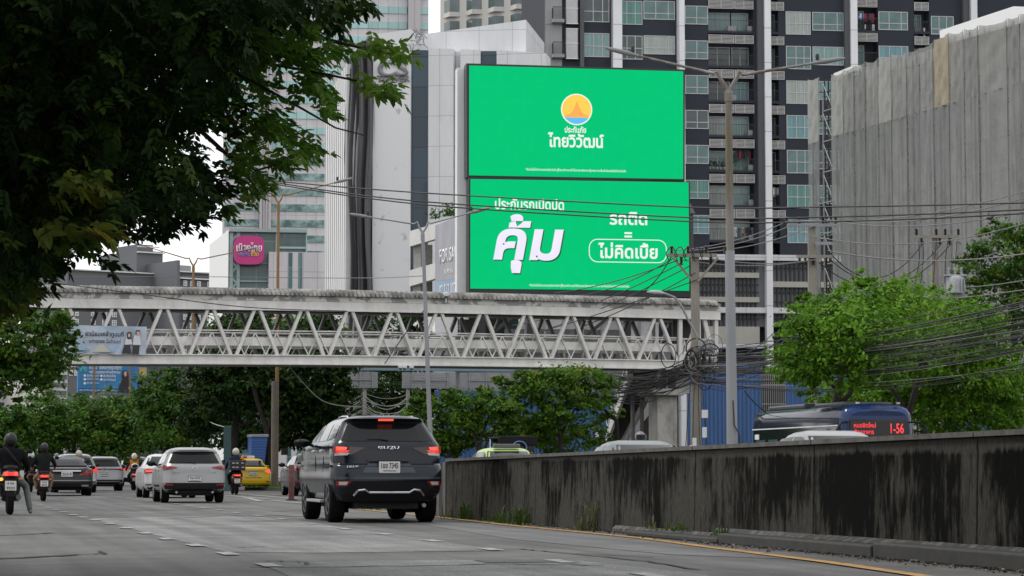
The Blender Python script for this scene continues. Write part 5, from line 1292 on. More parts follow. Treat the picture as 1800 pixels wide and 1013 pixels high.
# ================================================================== WIRES
m_wire = mat('black_cable', (.012, .012, .013), .6); m_wgrey = mat('grey_cable', (.16, .155, .15), .6); m_wpale = mat('pale_cable', (.36, .35, .33), .6)
def wire(pts, r, m, label, group=None, name='cable', smooth_n=3):
    P_ = [Vector(p) if len(p) == 3 and not isinstance(p, tuple) else P(*p) for p in pts]
    if len(P_) > 2:                      # smooth curve through the points
        out = []
        for i in range(len(P_) - 1):
            a, b, c, d = P_[max(i - 1, 0)], P_[i], P_[i + 1], P_[min(i + 2, len(P_) - 1)]
            for t in linspace(0, 1, 7)[:-1]:
                out.append(.5 * ((2 * b) + (c - a) * t + (2 * a - 5 * b + 4 * c - d) * t * t + (3 * b - a - 3 * c + d) * t ** 3))
        P_ = out + [P_[-1]]
    mb = MB(); mb.tube([p - P_[0] for p in P_], r, 5); o = mb.build(name, m); o.location = P_[0]; tag(o, label, 'cable', group); return o
ga = 'power lines crossing in front of the screens and nets'
wire([(380, 309, 106), (476, 318, 104), (640, 332, 100), (820, 344, 96), (1224, 365, 90), (1440, 364, 86), (1640, 361, 83), (1860, 355, 80)], .028, m_wire, 'highest of three black power lines crossing the lower green screen', ga)
wire([(380, 309, 106), (476, 320, 104), (640, 344, 100), (830, 361, 96), (1224, 383, 90), (1440, 382, 86), (1640, 376, 83), (1860, 366, 80)], .028, m_wire, 'middle one of the three black power lines crossing the lower green screen', ga)
wire([(380, 310, 106), (476, 323, 104), (640, 348, 100), (830, 367, 96), (1224, 390, 90), (1440, 390, 86), (1640, 384, 83), (1860, 372, 80)], .028, m_wire, 'lowest of the three black power lines crossing the lower green screen', ga)
gb = 'wires running between the concrete poles'
sp_lab = 'thin grey wire slung from the cable pole across the condominium'
for a, b in (((1182, 441, 97.5), (1386, 388, 111.5)), ((1211, 441, 97.5), (1408, 388, 111.5)), ((1243, 443, 97.5), (1450, 388, 111.5)), ((1251, 455, 97.5), (1455, 452, 111.5)), ((1199, 457, 97.5), (1432, 457, 111.5))):
    A, B = P(*a), P(*b); o = wire(sag(A, B, .25), .022, m_wgrey, sp_lab, gb)
for a, b, s in (((1386, 386, 111.5), (1880, 312, 84), .6), ((1450, 386, 111.5), (1880, 322, 84), .6), ((1472, 390, 111.5), (1880, 352, 84), .5), ((1408, 410, 112), (1880, 366, 92), .9)):
    o = wire(sag(P(*a), P(*b), s), .022, m_wgrey, 'thin grey wire rising from the bracketed pole across the nets', gb)
for a, b, s in (((1455, 440, 111.6), (1624, 425, 115.6), 1.5), ((1458, 455, 111.6), (1656, 427, 115.6), 1.45), ((1440, 462, 111.6), (1673, 427, 115.6), 1.6)):
    wire(sag(P(*a), P(*b), s), .024, m_wire, 'black wire sagging between the bracketed pole and the wide crossarm pole', gb)
wire(sag(P(1455, 441, 111.6), P(1860, 436, 104), .5), .03, m_wgrey, 'twisted grey service wire crossing the lower nets', gb)
wire(sag(P(1700, 505, 115), P(1860, 480, 100), .1), .024, m_wgrey, 'wire from the transformer to the right edge', gb); wire(sag(P(1600, 530, 110), P(1860, 500, 95), .1), .024, m_wgrey, 'single wire just over the crown of the big tree', gb)
for px in (1615, 1622, 1646, 1666, 1682, 1700, 1722):
    wire([(px, 424 if px < 1690 else 440, 115.5), (px - 4 + (px % 7), 455, 115.4), (px - 6 + px % 5, 498, 115.4)], .022, m_wire, 'short black drop cable hanging below the wide crossarm', gb)
for a, b, s in (((1182, 455, 97.3), (1010, 520, 125), .3), ((1190, 458, 97.3), (975, 515, 125), .2), ((1199, 462, 97.3), (900, 572, 140), .4), ((1212, 468, 97.3), (890, 600, 140), .3), ((1222, 480, 97.3), (860, 612, 142), .6), ((1225, 492, 97.3), (700, 640, 150), .4), ((1180, 452, 97.3), (1105, 520, 100), .4)):
    wire(sag(P(*a), P(*b), s), .022, m_wire, 'thin black wire fanning down left from the cable pole over the screen', gb)
# arcs at the pole head
for k in range(5):
    a = 1177 + k * 15; wire([(a, 460, 97.3), (a - 6, 445, 97.2), (a + 4, 434, 97.2), (a + 12, 446, 97.2), (a + 13, 452, 97.3)], .02, m_wire, 'small black jumper loop at the crossarm of the cable pole', gb)
rr = random.Random(21)
gc = 'black telecom cables bundled on the cable pole'
for k in range(44):                       # to the nearer pole, outside the frame to the right
    y0 = 612 + 64 * rr.random(); y1 = y0 * 2.0 - 730 + rr.uniform(-34, 34)
    A = P(1224 + rr.uniform(-6, 8), y0, 97.2 - rr.random() * .4); B = P(2150, y1 - 60, 60 + rr.uniform(-.5, .5))
    wire(sag(A, B, rr.uniform(.1, 1.1)), rr.choice((.007, .009, .012, .016, .022)), m_wire if rr.random() < .85 else m_wgrey, 'black telecom cable of the loose bundle running right past the big tree', gc)
for k in range(40):                       # up the road to the left
    y0 = 622 + 50 * rr.random(); A = P(1224 + rr.uniform(-5, 5), y0, 97.2); B = P(1040 + rr.uniform(-30, 40), 655 + rr.uniform(-10, 48), 119 + rr.uniform(-2, 2))
    wire(sag(A, B, rr.uniform(.1, .8)), rr.choice((.008, .012, .018, .024)), m_wire, 'black telecom cable of the tangle left of the cable pole', gc)
for k in range(16):                       # to the lamp post side
    A = P(1224, 630 + 45 * rr.random(), 97.2); B = P(1370 + rr.uniform(-10, 30), 600 + rr.uniform(-20, 40), 104)
    wire(sag(A, B, rr.uniform(.1, .9)), rr.choice((.014, .02)), m_wire, 'black telecom cable sagging from the cable pole into the tree', gc)
for k in range(22):                       # coils and drops
    c = P(1224 + rr.gauss(0, 20), 640 + rr.gauss(0, 22), 96.8 - rr.random() * .6); r = rr.uniform(.22, .5); sq = rr.uniform(.5, 1); a0 = rr.uniform(0, 6)
    pts = [c + Vector((r * sq * math.cos(a0 + t), .05 * math.sin(3 * t), r * math.sin(a0 + t))) for t in linspace(0, 6.1, 16)]
    wire([p for p in pts], rr.choice((.014, .02, .028)), m_wire if rr.random() < .8 else m_wgrey, 'coiled spare cable hung on the cable pole', gc, 'cable_coil')
for k in range(4):
    wire([(1216 + k * 6, 660, 97.2), (1210 + k * 9, 715, 97.1), (1205 + k * 13, 790, 97.2)], .016, m_wire, 'loose black drop cable down the side of the cable pole', gc)
wire([(1309, 688, 70.1), (1330, 712, 82), (1352, 728, 92)], .02, m_wire, 'short black cable sagging off the big lamp post over the blue hoarding')
gd = 'pale cables below the slatted panels'
for k in range(15):
    y0 = 690 + k * 3.2; A = P(640 + rr.uniform(-2, 4), y0, 133.5); B = P(600 - 60 * rr.random(), y0 + 18 + rr.uniform(0, 14), 140); C = P(716, 694 + k * 3.4, 133.5)
    wire(sag(A, C, rr.uniform(.2, .9)), .02, m_wpale if k % 3 else m_wgrey, 'pale sagging cable between two grey posts below the slatted panels', gd); wire(sag(A, B, .15), .02, m_wpale, 'pale cable slanting down left of the grey posts', gd)
    if k < 9: wire(sag(C, P(800, 690 + k * 4, 133.8), .4), .018, m_wgrey, 'grey cable right of the posts, half hidden by leaves', gd)
wire([(505, 640, 111), (530, 670, 111.5), (560, 700, 112), (590, 712, 112.5), (640, 716, 113)], .022, m_wpale, 'single pale cable drooping from the footbridge before dark trees')
wire([(342, 692, 130), (352, 720, 128), (370, 742, 126), (399, 752, 112)], .022, m_wpale, 'pale loose cable hanging from the orange pole to the teal column')
wire([(90, 497, 103), (230, 515, 103), (430, 540, 104), (610, 547, 106)], .02, m_wire, 'thin black wire slanting along the left part of the bridge roof')
wire([(676, 640, 103), (710, 590, 103), (746, 545, 100)], .02, m_wire, 'thin black wire from the camera trio up to the slim lamp post')
wire([(400, 487.5, 130), (640, 489, 128), (745, 485, 100)], .02, m_wgrey, 'thin grey wire level across the white tower to the slim lamp post')
wire([(100, 486, 120), (400, 487, 128)], .018, m_wgrey, 'faint grey wire in front of the grey hotel')
# bird on the wire
c = P(1741, 386, 88.5); bird = thing('pigeon', 'small dark bird perched on a wire near the upper right tree', 'bird', c)
mb = MB()
ring = [(-.16, .10, .02), (-.08, .09, .045), (0, .1, .065), (.06, .14, .06), (.09, .18, .035), (.12, .19, .03), (.15, .185, .006)]
mb.tube([(x, 0, z - .06) for x, z, r in ring], [r for x, z, r in ring], 8); mb.tube([(.02, .02, 0), (.02, .02, -.08)], .008, 5); mb.tube([(.02, -.02, 0), (.02, -.02, -.08)], .008, 5)
mb.build('body', mat('bird_dark', (.03, .03, .035), .7), bird, smooth=True)
wp = MB(); wp.tube([(-.15, .045, .045), (-.05, .06, .05), (.04, .06, .07)], [.01, .03, .015], 6); wp.tube([(-.15, -.045, .045), (-.05, -.06, .05), (.04, -.06, .07)], [.01, .03, .015], 6); wp.build('wing', mat('bird_wing', (.05, .05, .055), .7), bird, smooth=True)
# ================================================================== TREES
def leaf_cloud(name, blobs, n, size, m, parent, seed, clump=.2, ncl=None, aspect=.5, fold=False, droop=.2, shell=.72, up=.5):
    """n leaf faces in clusters spread through the blobs ((centre), (radii)); returns one crown mesh"""
    rg = np.random.default_rng(seed)
    C = np.array([b[0] for b in blobs], float); Rr = np.array([b[1] for b in blobs], float)
    wgt = (Rr.prod(1)) ** (2 / 3); wgt /= wgt.sum()
    ncl = ncl or max(8, n // 45)
    bi = rg.choice(len(blobs), ncl, p=wgt)
    d = rg.normal(size=(ncl, 3)); d /= np.linalg.norm(d, axis=1)[:, None]
    rad = shell + (1.2 - shell) * rg.random(ncl) ** 1.3; rad[rg.random(ncl) < .22] *= .6
    cc = C[bi] + d * Rr[bi] * rad[:, None]; cs_ = Rr[bi].mean(1) * clump * rg.uniform(.3, 1.45, ncl)
    k = rg.choice(ncl, n, p=None)
    off = rg.normal(size=(n, 3)); p = cc[k] + off * cs_[k][:, None] * np.array([1.1, 1.1, .55])
    nm = d[k] * .55 + rg.normal(size=(n, 3)) * .55 + np.array([0, 0, up]); nm /= np.linalg.norm(nm, axis=1)[:, None]
    t = rg.normal(size=(n, 3)); t[:, 2] -= droop; t -= (t * nm).sum(1)[:, None] * nm; t /= np.linalg.norm(t, axis=1)[:, None]
    b = np.cross(nm, t); L = size * rg.uniform(.45, 1.35, n)[:, None]; Wd = L * aspect
    if fold:
        v = np.stack([p - t * L * .5, p - t * L * .1 + b * Wd * .5 + nm * L * .08, p + t * L * .25 + b * Wd * .4 + nm * L * .04, p + t * L * .55 - nm * L * .06, p + t * L * .25 - b * Wd * .4 + nm * L * .04, p - t * L * .1 - b * Wd * .5 + nm * L * .08], 1).reshape(-1, 3)
        q = np.arange(n) * 6; f = np.concatenate([np.stack([q, q + 1, q + 2, q + 3], 1), np.stack([q, q + 3, q + 4, q + 5], 1)])
    else:
        v = np.stack([p - t * L * .5, p + b * Wd * .5, p + t * L * .5, p - b * Wd * .5], 1).reshape(-1, 3)
        q = np.arange(n) * 4; f = np.stack([q, q + 1, q + 2, q + 3], 1)
    me = bpy.data.meshes.new(name); me.vertices.add(len(v)); me.vertices.foreach_set('co', v.ravel())
    me.loops.add(f.size); me.loops.foreach_set('vertex_index', f.ravel().astype(np.int32))
    me.polygons.add(len(f)); me.polygons.foreach_set('loop_start', np.arange(0, f.size, 4, dtype=np.int32)); me.polygons.foreach_set('loop_total', np.full(len(f), 4, np.int32))
    me.update(calc_edges=True); me.validate()
    for mm in (m if isinstance(m, (list, tuple)) else [m]): me.materials.append(mm)
    if isinstance(m, (list, tuple)):
        mi = rg.choice(len(m), ncl, p=[.66, .24, .10][:len(m)] if len(m) == 3 else None)[k]
        mi = mi if not fold else np.concatenate([mi, mi]); me.polygons.foreach_set('material_index', mi.astype(np.int32))
    o = bpy.data.objects.new(name, me); COL.objects.link(o); o.parent = parent
    return o
m_bark = mat('bark_brown', (.06, .045, .035), .95, var=.3, vs=6, stretch=(1, 1, .3), bump=.5, bs=18)
m_barkd = mat('bark_dark', (.022, .018, .015), .95, var=.3, vs=6, bump=.5, bs=18)
G_bright = [leaf_mat('leaf_fresh', (.085, .185, .012), (.125, .28, .022), .3, 1.4), leaf_mat('leaf_fresh_deep', (.045, .115, .01), (.075, .17, .015), .3, 1.4), leaf_mat('leaf_fresh_yellow', (.12, .24, .02), (.16, .28, .03), .3, 1.4)]
G_mid = [leaf_mat('leaf_mid', (.055, .12, .012), (.09, .18, .02), .25, 1.2), leaf_mat('leaf_mid_deep', (.03, .07, .01), (.05, .11, .014), .25, 1.2), leaf_mat('leaf_mid_yellow', (.12, .19, .02), (.17, .23, .03), .25, 1.2)]
G_hedge = [leaf_mat('leaf_hedge', (.038, .10, .012), (.07, .155, .02), .2, .7), leaf_mat('leaf_hedge_deep', (.02, .055, .01), (.034, .085, .014), .2, .7), leaf_mat('leaf_hedge_yellow', (.075, .13, .015), (.105, .15, .02), .2, .7)]
G_dark = [leaf_mat('leaf_dark', (.015, .036, .008), (.028, .06, .012), .2, 1.), leaf_mat('leaf_darker', (.009, .022, .006), (.018, .04, .009), .2, 1.), leaf_mat('leaf_dark_fresh', (.04, .085, .015), (.06, .11, .02), .25, 1.)]
def trunk_mesh(parent, limbs, m):
    mb = MB()
    for pts, rs in limbs: mb.tube(pts, rs, 8)
    return mb.build('trunk', m, parent, smooth=True)
def tree(label, px, Y, blobs_px, n, size, m, seed, trunks, mbark=m_bark, cat='tree', group=None, name='street_tree', **kw):
    """blobs_px: (px, py, rx_px, rz_px, dY) in the picture at depth Y+dY"""
    base = G(px, Y); t = thing(name, label, cat, base, 0, group); bl = []
    for (bx_, by_, rx, rz2, dy) in blobs_px:
        c = P(bx_, by_, Y + dy) - base; k = (Y + dy) / F; bl.append((tuple(c), (rx * k, rx * k * .95, rz2 * k)))
    leaf_cloud('crown', bl, n, size, m, t, seed, **kw)
    limbs = []
    for pts, r0, r1 in trunks:
        q = [P(a, b, Y + c) - base for a, b, c in pts]; q[0].z = max(q[0].z, 0) if q[0].z > .6 else 0
        limbs.append((q, linspace(r0, r1, len(q))))
    trunk_mesh(t, limbs, mbark); return t
# the big fresh green tree on the right
tree('big fresh green street tree behind the bus, right of the lamp post', 1530, 93,
     [(1570, 560, 110, 62, -8), (1500, 590, 100, 70, -11), (1660, 580, 95, 58, 2), (1440, 570, 66, 44, -11), (1420, 625, 55, 48, -11), (1520, 520, 42, 38, -9), (1590, 525, 60, 35, -2), (1700, 560, 50, 38, 2), (1550, 640, 90, 36, -9), (1700, 660, 85, 60, 3), (1745, 725, 50, 50, 3), (1650, 640, 80, 55, 2), (1480, 650, 70, 34, -11), (1650, 722, 80, 42, 4), (1715, 745, 70, 45, 5), (1600, 690, 60, 36, 4), (1550, 700, 90, 32, 5), (1460, 690, 60, 22, 3), (1400, 655, 40, 26, -9), (1775, 660, 40, 60, 4), (1500, 715, 60, 24, 6), (1780, 700, 40, 60, 5), (1740, 610, 45, 45, 3), (1520, 495, 18, 18, -5), (1410, 530, 30, 22, -7), (1385, 590, 25, 25, -8)],
     60000, .2, G_bright, 1, [([(1462, 800, 1), (1468, 720, 1), (1480, 650, 0), (1510, 590, 0)], .2, .08), ([(1470, 720, 1), (1520, 660, 0), (1600, 600, 0)], .12, .05), ([(1600, 800, 1.5), (1596, 730, 1), (1620, 650, 0), (1660, 600, 0)], .17, .06), ([(1598, 730, 1), (1560, 670, 1), (1540, 600, 0)], .1, .04), ([(1475, 690, 1), (1430, 640, 0)], .08, .03)], m_barkd, clump=.17)
tree('dark leafy tree rising at the upper right edge behind the utility wires', 1790, 120,
     [(1770, 450, 58, 52, 0), (1720, 470, 38, 40, 0), (1800, 410, 50, 30, 0), (1745, 405, 22, 18, 0), (1760, 540, 85, 55, 1), (1830, 480, 60, 90, 0), (1700, 500, 30, 40, 0), (1770, 640, 70, 70, 0)],
     16000, .24, [G_hedge[0], G_mid[1], G_mid[2]], 2, [([(1790, 810, 0), (1785, 640, 0), (1780, 500, 0)], .25, .1)], m_barkd, clump=.16, group=None)
# street trees under the right half of the bridge
gs = 'street trees below the footbridge'
tree('widest pale green street tree before the lower blue hoarding, beside the stair', 1000, 106,
     [(970, 690, 60, 36, 0), (915, 690, 34, 24, 0), (1045, 690, 40, 26, 1), (960, 735, 44, 26, 0), (930, 662, 40, 14, 0), (1010, 660, 60, 12, 0), (1000, 715, 40, 26, -1), (900, 720, 24, 16, 0), (945, 765, 30, 20, 0), (1060, 720, 24, 22, 0), (880, 668, 18, 8, 0), (985, 775, 50, 22, 2), (925, 745, 40, 24, 2), (1045, 760, 30, 30, 3)], 17000, .21, G_mid, 3,
     [([(985, 800, 0), (985, 760, 0), (975, 710, 0)], .12, .05), ([(1085, 800, 1), (1084, 740, 0), (1040, 700, 0)], .13, .05), ([(985, 765, 0), (1010, 720, 0)], .08, .03)], m_barkd, group=gs, clump=.2)
tree('round street tree with forked dark stems over the green taxi', 830, 104,
     [(835, 705, 34, 20, 0), (808, 722, 22, 20, 0), (876, 715, 34, 20, 0), (830, 742, 30, 14, 0), (890, 742, 26, 14, 0), (855, 690, 18, 10, 0), (795, 695, 14, 12, 0), (815, 765, 36, 20, 3), (875, 765, 24, 14, 3)], 10000, .2, G_mid, 4,
     [([(842, 800, 0), (846, 770, 0), (862, 725, 0)], .09, .03), ([(842, 800, 0), (834, 765, 0), (820, 725, 0)], .08, .03), ([(850, 800, 0), (858, 770, 0), (885, 735, 0)], .07, .03)], m_barkd, group=gs, clump=.22)
tree('slender street tree right behind the slim lamp post and the sport utility vehicle', 755, 106,
     [(745, 705, 20, 18, 0), (772, 728, 30, 24, 0), (728, 735, 18, 20, 0), (765, 765, 34, 22, 0), (795, 705, 16, 14, 0), (735, 770, 18, 18, 0), (785, 785, 30, 18, 1)], 8000, .2, G_mid, 5,
     [([(790, 805, 0), (786, 770, 0), (770, 730, 0)], .1, .04)], m_barkd, group=gs, clump=.22)
tree('dark thick tree seen between the gap of the slatted panels', 690, 145,
     [(690, 590, 44, 36, 0), (720, 560, 26, 20, 0), (690, 680, 60, 50, 0), (660, 740, 60, 60, 0), (745, 600, 22, 25, 0), (740, 690, 40, 40, 0)], 13000, .28, G_dark, 6, [([(690, 800, 0), (690, 640, 0)], .2, .1)], m_barkd)
# dark trees under the left half
tree('dark roadside tree with bare black limbs left of the blue tilted panel', 410, 127,
     [(420, 650, 70, 50, 0), (370, 690, 45, 60, 0), (440, 600, 60, 50, 1), (405, 580, 35, 28, 1), (470, 680, 50, 48, 0), (350, 730, 35, 50, 1), (370, 645, 40, 40, 0)], 17000, .3, G_dark, 7,
     [([(413, 830, 0), (413, 770, 0), (415, 730, 0), (408, 690, 0)], .2, .08), ([(414, 755, 0), (440, 740, 0), (462, 705, 0)], .1, .04), ([(416, 725, 0), (400, 690, 0)], .1, .05)], m_barkd, clump=.2)
tree('dark spreading tree above the tilted blue panel and the dark sedan', 530, 125,
     [(540, 660, 64, 60, 0), (585, 640, 34, 46, 0), (500, 700, 40, 50, 1), (565, 720, 50, 50, 1), (600, 690, 22, 40, 0), (520, 745, 40, 45, 2), (545, 590, 50, 45, 1), (590, 760, 50, 40, 2)], 18000, .3, G_dark, 8,
     [([(472, 830, 0), (471, 780, 0), (468, 750, 0), (452, 705, 0), (440, 660, 0)], .22, .08), ([(470, 755, 0), (480, 735, 0), (505, 690, 0)], .13, .05)], m_barkd, clump=.2)
tree('dark hedge like tree filling the gap far behind the teal column', 440, 165,
     [(420, 690, 60, 60, 0), (480, 700, 60, 70, 0), (540, 690, 60, 70, 2), (600, 720, 50, 60, 2), (390, 745, 46, 50, 0), (450, 760, 60, 30, 0)], 12000, .36, G_dark, 12, [([(440, 820, 0), (440, 700, 0)], .2, .1)], m_barkd, clump=.2)
tree('sunlit tree crown rising behind the left middle of the footbridge truss', 545, 140,  # lit tops of the dark trees, their light given by paler leaf colours
     [(535, 580, 50, 28, 0), (420, 582, 40, 22, 0), (590, 590, 20, 24, 0), (470, 590, 40, 24, 0)], 8000, .26, G_mid, 9, [([(500, 800, 0), (500, 600, 0)], .2, .1)], m_barkd)
# hedge-like row at the far left
gh = 'row of bushy trees along the far left roadside'
hed = [(18, 745, 34, 34, 148, 'low bushy roadside tree at the very left, behind the dark rider'), (70, 725, 42, 40, 152, 'bushy roadside tree second from the left edge below the canopy'), (130, 722, 46, 42, 156, 'bushy tree directly below the left end of the blue poster billboard'), (190, 730, 44, 40, 152, 'bushy tree below the right half of the blue poster billboard'), (240, 722, 34, 36, 158, 'small bushy tree between the poster billboard and the taller light green tree')]
for i, (px, py, rx, rz2, Y, lb) in enumerate(hed):
    tree(lb, px, Y, [(px, py, rx, rz2, 0), (px - rx * .5, py + 25, rx * .8, rz2 * .8, -1), (px + rx * .5, py + 22, rx * .8, rz2 * .8, 1), (px, py + 50, rx * 1.1, rz2, 0)], 7000, .3, G_hedge, 20 + i, [([(px, 835, 0), (px, 760, 0)], .18, .1)], m_barkd, group=gh, clump=.2)
tree('tall rounded light green tree left of the orange pole', 292, 140,
     [(290, 690, 46, 40, 0), (265, 710, 36, 36, 0), (315, 715, 36, 40, 0), (290, 745, 56, 45, 0), (300, 668, 28, 20, 0), (330, 750, 30, 40, 1)], 11000, .27, G_hedge, 31, [([(292, 835, 0), (292, 740, 0)], .2, .1)], m_barkd, group=gh, clump=.17)
for px, Y, lb in ((-350, 76, 'unseen leafy tree added outside the left edge to darken reflections, nearest of the three'), (-310, 98, 'unseen leafy tree added outside the left edge to darken reflections, middle of the three'), (-270, 122, 'unseen leafy tree added outside the left edge to darken reflections, farthest of the three')):  # unseen trees added to darken the reflections on car sides
    g0 = 4300 / Y; tree(lb, px, Y, [(px, 830 - 7.2 * g0, 4.2 * g0, 3.4 * g0, 0), (px - 20, 830 - 4 * g0, 4.0 * g0, 3 * g0, 0), (px + 30, 830 - 3 * g0, 3.6 * g0, 2.4 * g0, 2)], 5200, .62, G_dark, int(Y), [([(px, 850, 0), (px, 830 - 5 * g0, 0)], .25, .12)], m_barkd, group='unseen leafy trees added to darken reflections from the left', clump=.22)
# clipped cone bushes
for px, py, w_, h_, lb in ((341, 768, 19, 30, 'larger clipped cone bush at the foot of the orange pole'), (366, 779, 11, 17, 'smaller clipped dome bush right of the cone bush')):
    Y = 142; base = G(px, Y); t = thing('clipped_bush', lb, 'bush', base, 0, 'clipped bushes'); zt = Zat(py, Y); k = Y / F
    leaf_cloud('foliage', [((0, 0, zt - h_ * k * f), (w_ * k * (.35 + .65 * f), w_ * k * (.35 + .65 * f), h_ * k * .25)) for f in (.15, .45, .8, 1.1, 1.5)], 3500, .12, G_hedge, t, px, clump=.12, shell=.95)
    mb = MB(); mb.tube([(0, 0, 0), (0, 0, zt - .2)], .1, 6); mb.build('stem', m_barkd, t)
# second roadside tree at the left edge: smaller leaves, below the near canopy
tree('mid green roadside tree at the left edge hanging in front of the bridge end', -60, 56,
     [(30, 600, 85, 42, 0), (85, 580, 42, 30, -.5), (110, 560, 30, 18, -.5), (60, 640, 70, 36, .4), (20, 670, 70, 34, 0), (-40, 620, 90, 90, 0), (115, 605, 28, 18, -.3), (-80, 580, 80, 100, 0), (90, 630, 40, 24, 0), (10, 560, 50, 24, 0)],
     17000, .15, [G_mid[1], G_mid[0], G_mid[2]], 41, [([(-60, 890, 0), (-55, 760, 0), (-30, 660, 0), (40, 600, 0)], .16, .05), ([(-30, 660, 0), (60, 630, 0), (110, 610, 0)], .05, .02), ([(20, 615, 0), (100, 575, 0), (130, 555, 0)], .04, .015)], m_barkd, clump=.17)

# ------------------------------------------------------------------ the near overhanging tree
Yn = 19.0; base = G(-420, Yn)
near = thing('overhanging_tree', 'huge dark overhanging tree whose leafy canopy fills the upper left', 'tree', base, 0)
def loc(px, py, Y): return tuple(P(px, py, Y) - base)
N_dark = [leaf_mat('near_leaf', (.012, .03, .006), (.022, .05, .009), .3, 2.), leaf_mat('near_leaf_deep', (.007, .017, .004), (.013, .03, .006), .25, 2.), leaf_mat('near_leaf_light', (.035, .07, .01), (.06, .1, .015), .35, 2.)]  # shade inside the canopy put into these darker leaf colours
N_lit = [leaf_mat('near_leaf_green', (.06, .145, .014), (.095, .2, .022), .4, 2.), leaf_mat('near_leaf_mid', (.038, .095, .011), (.065, .145, .018), .35, 2.), leaf_mat('near_leaf_bright', (.10, .18, .025), (.14, .22, .035), .45, 2.)]  # light on the edge sprays put into these brighter leaf colours
N_olive_lit = [leaf_mat('olive_leaf_lit', (.08, .125, .016), (.13, .165, .026), .35, 3.), leaf_mat('olive_leaf_lit_brown', (.06, .085, .018), (.10, .12, .022), .3, 3.), leaf_mat('olive_leaf_lit_yellow', (.2, .17, .02), (.28, .22, .03), .4, 3.)]  # olive leaves, the light on them put into the colour
k = Yn / F
import itertools
POLY = [(-300, -260), (620, -260), (615, -20), (560, 0), (505, 20), (470, 36), (440, 66), (412, 92), (392, 130), (376, 165), (362, 190), (352, 228), (338, 262), (345, 290), (362, 320), (352, 345), (312, 360), (258, 372), (205, 378), (160, 384), (118, 394), (86, 425), (58, 458), (40, 490), (0, 520), (-300, 560)]
HOLES = [(289, 100, 24, 17), (268, 120, 14, 16), (346, 192, 22, 18), (378, 196, 14, 14), (332, 245, 46, 20), (296, 235, 18, 15), (318, 215, 10, 12), (410, 60, 12, 8), (358, 262, 16, 10), (262, 352, 22, 8), (318, 240, 14, 10), (290, 262, 14, 8), (303, 358, 10, 8), (120, 445, 14, 8), (290, 285, 16, 8), (52, 228, 8, 6)]
def inside(p):
    x, y, c = p[0], p[1], False
    for (x0, y0), (x1, y1) in zip(POLY, POLY[1:] + POLY[:1]):
        if (y0 > y) != (y1 > y) and x < (x1 - x0) * (y - y0) / (y1 - y0) + x0: c = not c
    return c
rn = random.Random(77)
def leaflet(V, Fc, p, t, nm, L, asp=.44):
    b = nm.cross(t).normalized() * L * asp * .5; n = len(V); m_ = p + t * L * .5
    V += [p, p + t * L * .3 + b + nm * L * .05, p + t * L * .68 + b * .8, p + t * L - nm * L * .08, p + t * L * .68 - b * .8, p + t * L * .3 - b + nm * L * .05]
    Fc += [(n, n + 1, n + 2, n + 3), (n, n + 3, n + 4, n + 5)]
def twig(V, Fc, TW, p, d, ln, npair, L):
    """one pinnate leaf: a thin drooping stalk with paired leaflets"""
    side = d.cross(Vector((0, 0, 1))); side = side.normalized() if side.length > .05 else Vector((1, 0, 0)); roll = rn.uniform(-.5, .5)
    side = (side * math.cos(roll) + Vector((0, 0, 1)) * math.sin(roll)).normalized(); q = p.copy(); pts = [q.copy()]
    for k in range(npair):
        d = (d + Vector((0, 0, -.09))).normalized(); q = q + d * ln / npair; pts.append(q.copy()); nm = side.cross(d).normalized(); nm = nm if nm.z > 0 else -nm
        for s_ in (-1, 1):
            t = (side * s_ * .85 + d * .55 + Vector((0, 0, rn.uniform(-.35, .05)))).normalized(); leaflet(V, Fc, q, t, (nm + Vector((rn.gauss(0, .25), rn.gauss(0, .25), 0))).normalized(), L * rn.uniform(.75, 1.15))
    leaflet(V, Fc, q, (d + Vector((0, 0, -.2))).normalized(), side.cross(d).normalized(), L * 1.1)
    TW.append(pts)
def sprig_mesh(name, items, mats, w3=(.6, .3, .1)):
    V, Fc, TW, MI = [], [], [], []
    for p, d, ln, npair, L in items:
        n0 = len(Fc); twig(V, Fc, TW, p, d, ln, npair, L); MI += [rn.choices((0, 1, 2), w3)[0]] * (len(Fc) - n0)
    me = bpy.data.meshes.new(name); me.from_pydata(V, [], Fc)
    for m_ in mats: me.materials.append(m_)
    me.polygons.foreach_set('material_index', MI); o = bpy.data.objects.new(name, me); COL.objects.link(o); o.parent = near
    return o
# dense body of the canopy, drawn within its traced outline and at its own depth and thickness
its = []; depth_lo, depth_hi = -3.0, 4.5
while len(its) < 8200:
    x, y = rn.uniform(-160, 640), rn.uniform(-120, 580)
    if not inside((x, y)): continue
    if any(((x - a) / rx) ** 2 + ((y - b) / rz2) ** 2 < 1 for a, b, rx, rz2 in HOLES) and rn.random() < .97: continue
    Yd = Yn + rn.uniform(depth_lo, depth_hi); p = P(x, y, Yd) - base
    d = Vector((rn.gauss(.25, .6), rn.gauss(0, .6), rn.gauss(-.25, .35))).normalized(); its.append((p, d, rn.uniform(.13, .25), rn.choice((3, 4, 5)), rn.uniform(.065, .1)))
sprig_mesh('crown', its, N_dark, (.6, .34, .06))
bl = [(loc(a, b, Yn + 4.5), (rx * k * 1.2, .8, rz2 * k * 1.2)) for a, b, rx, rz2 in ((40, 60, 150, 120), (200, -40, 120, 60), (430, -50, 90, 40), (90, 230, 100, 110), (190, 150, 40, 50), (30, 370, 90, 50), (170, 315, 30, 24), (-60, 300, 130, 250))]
leaf_cloud('inner_crown', bl, 9000, .22, N_dark[1], near, 51, clump=.3, shell=.1, aspect=.5, droop=.5, ncl=400)
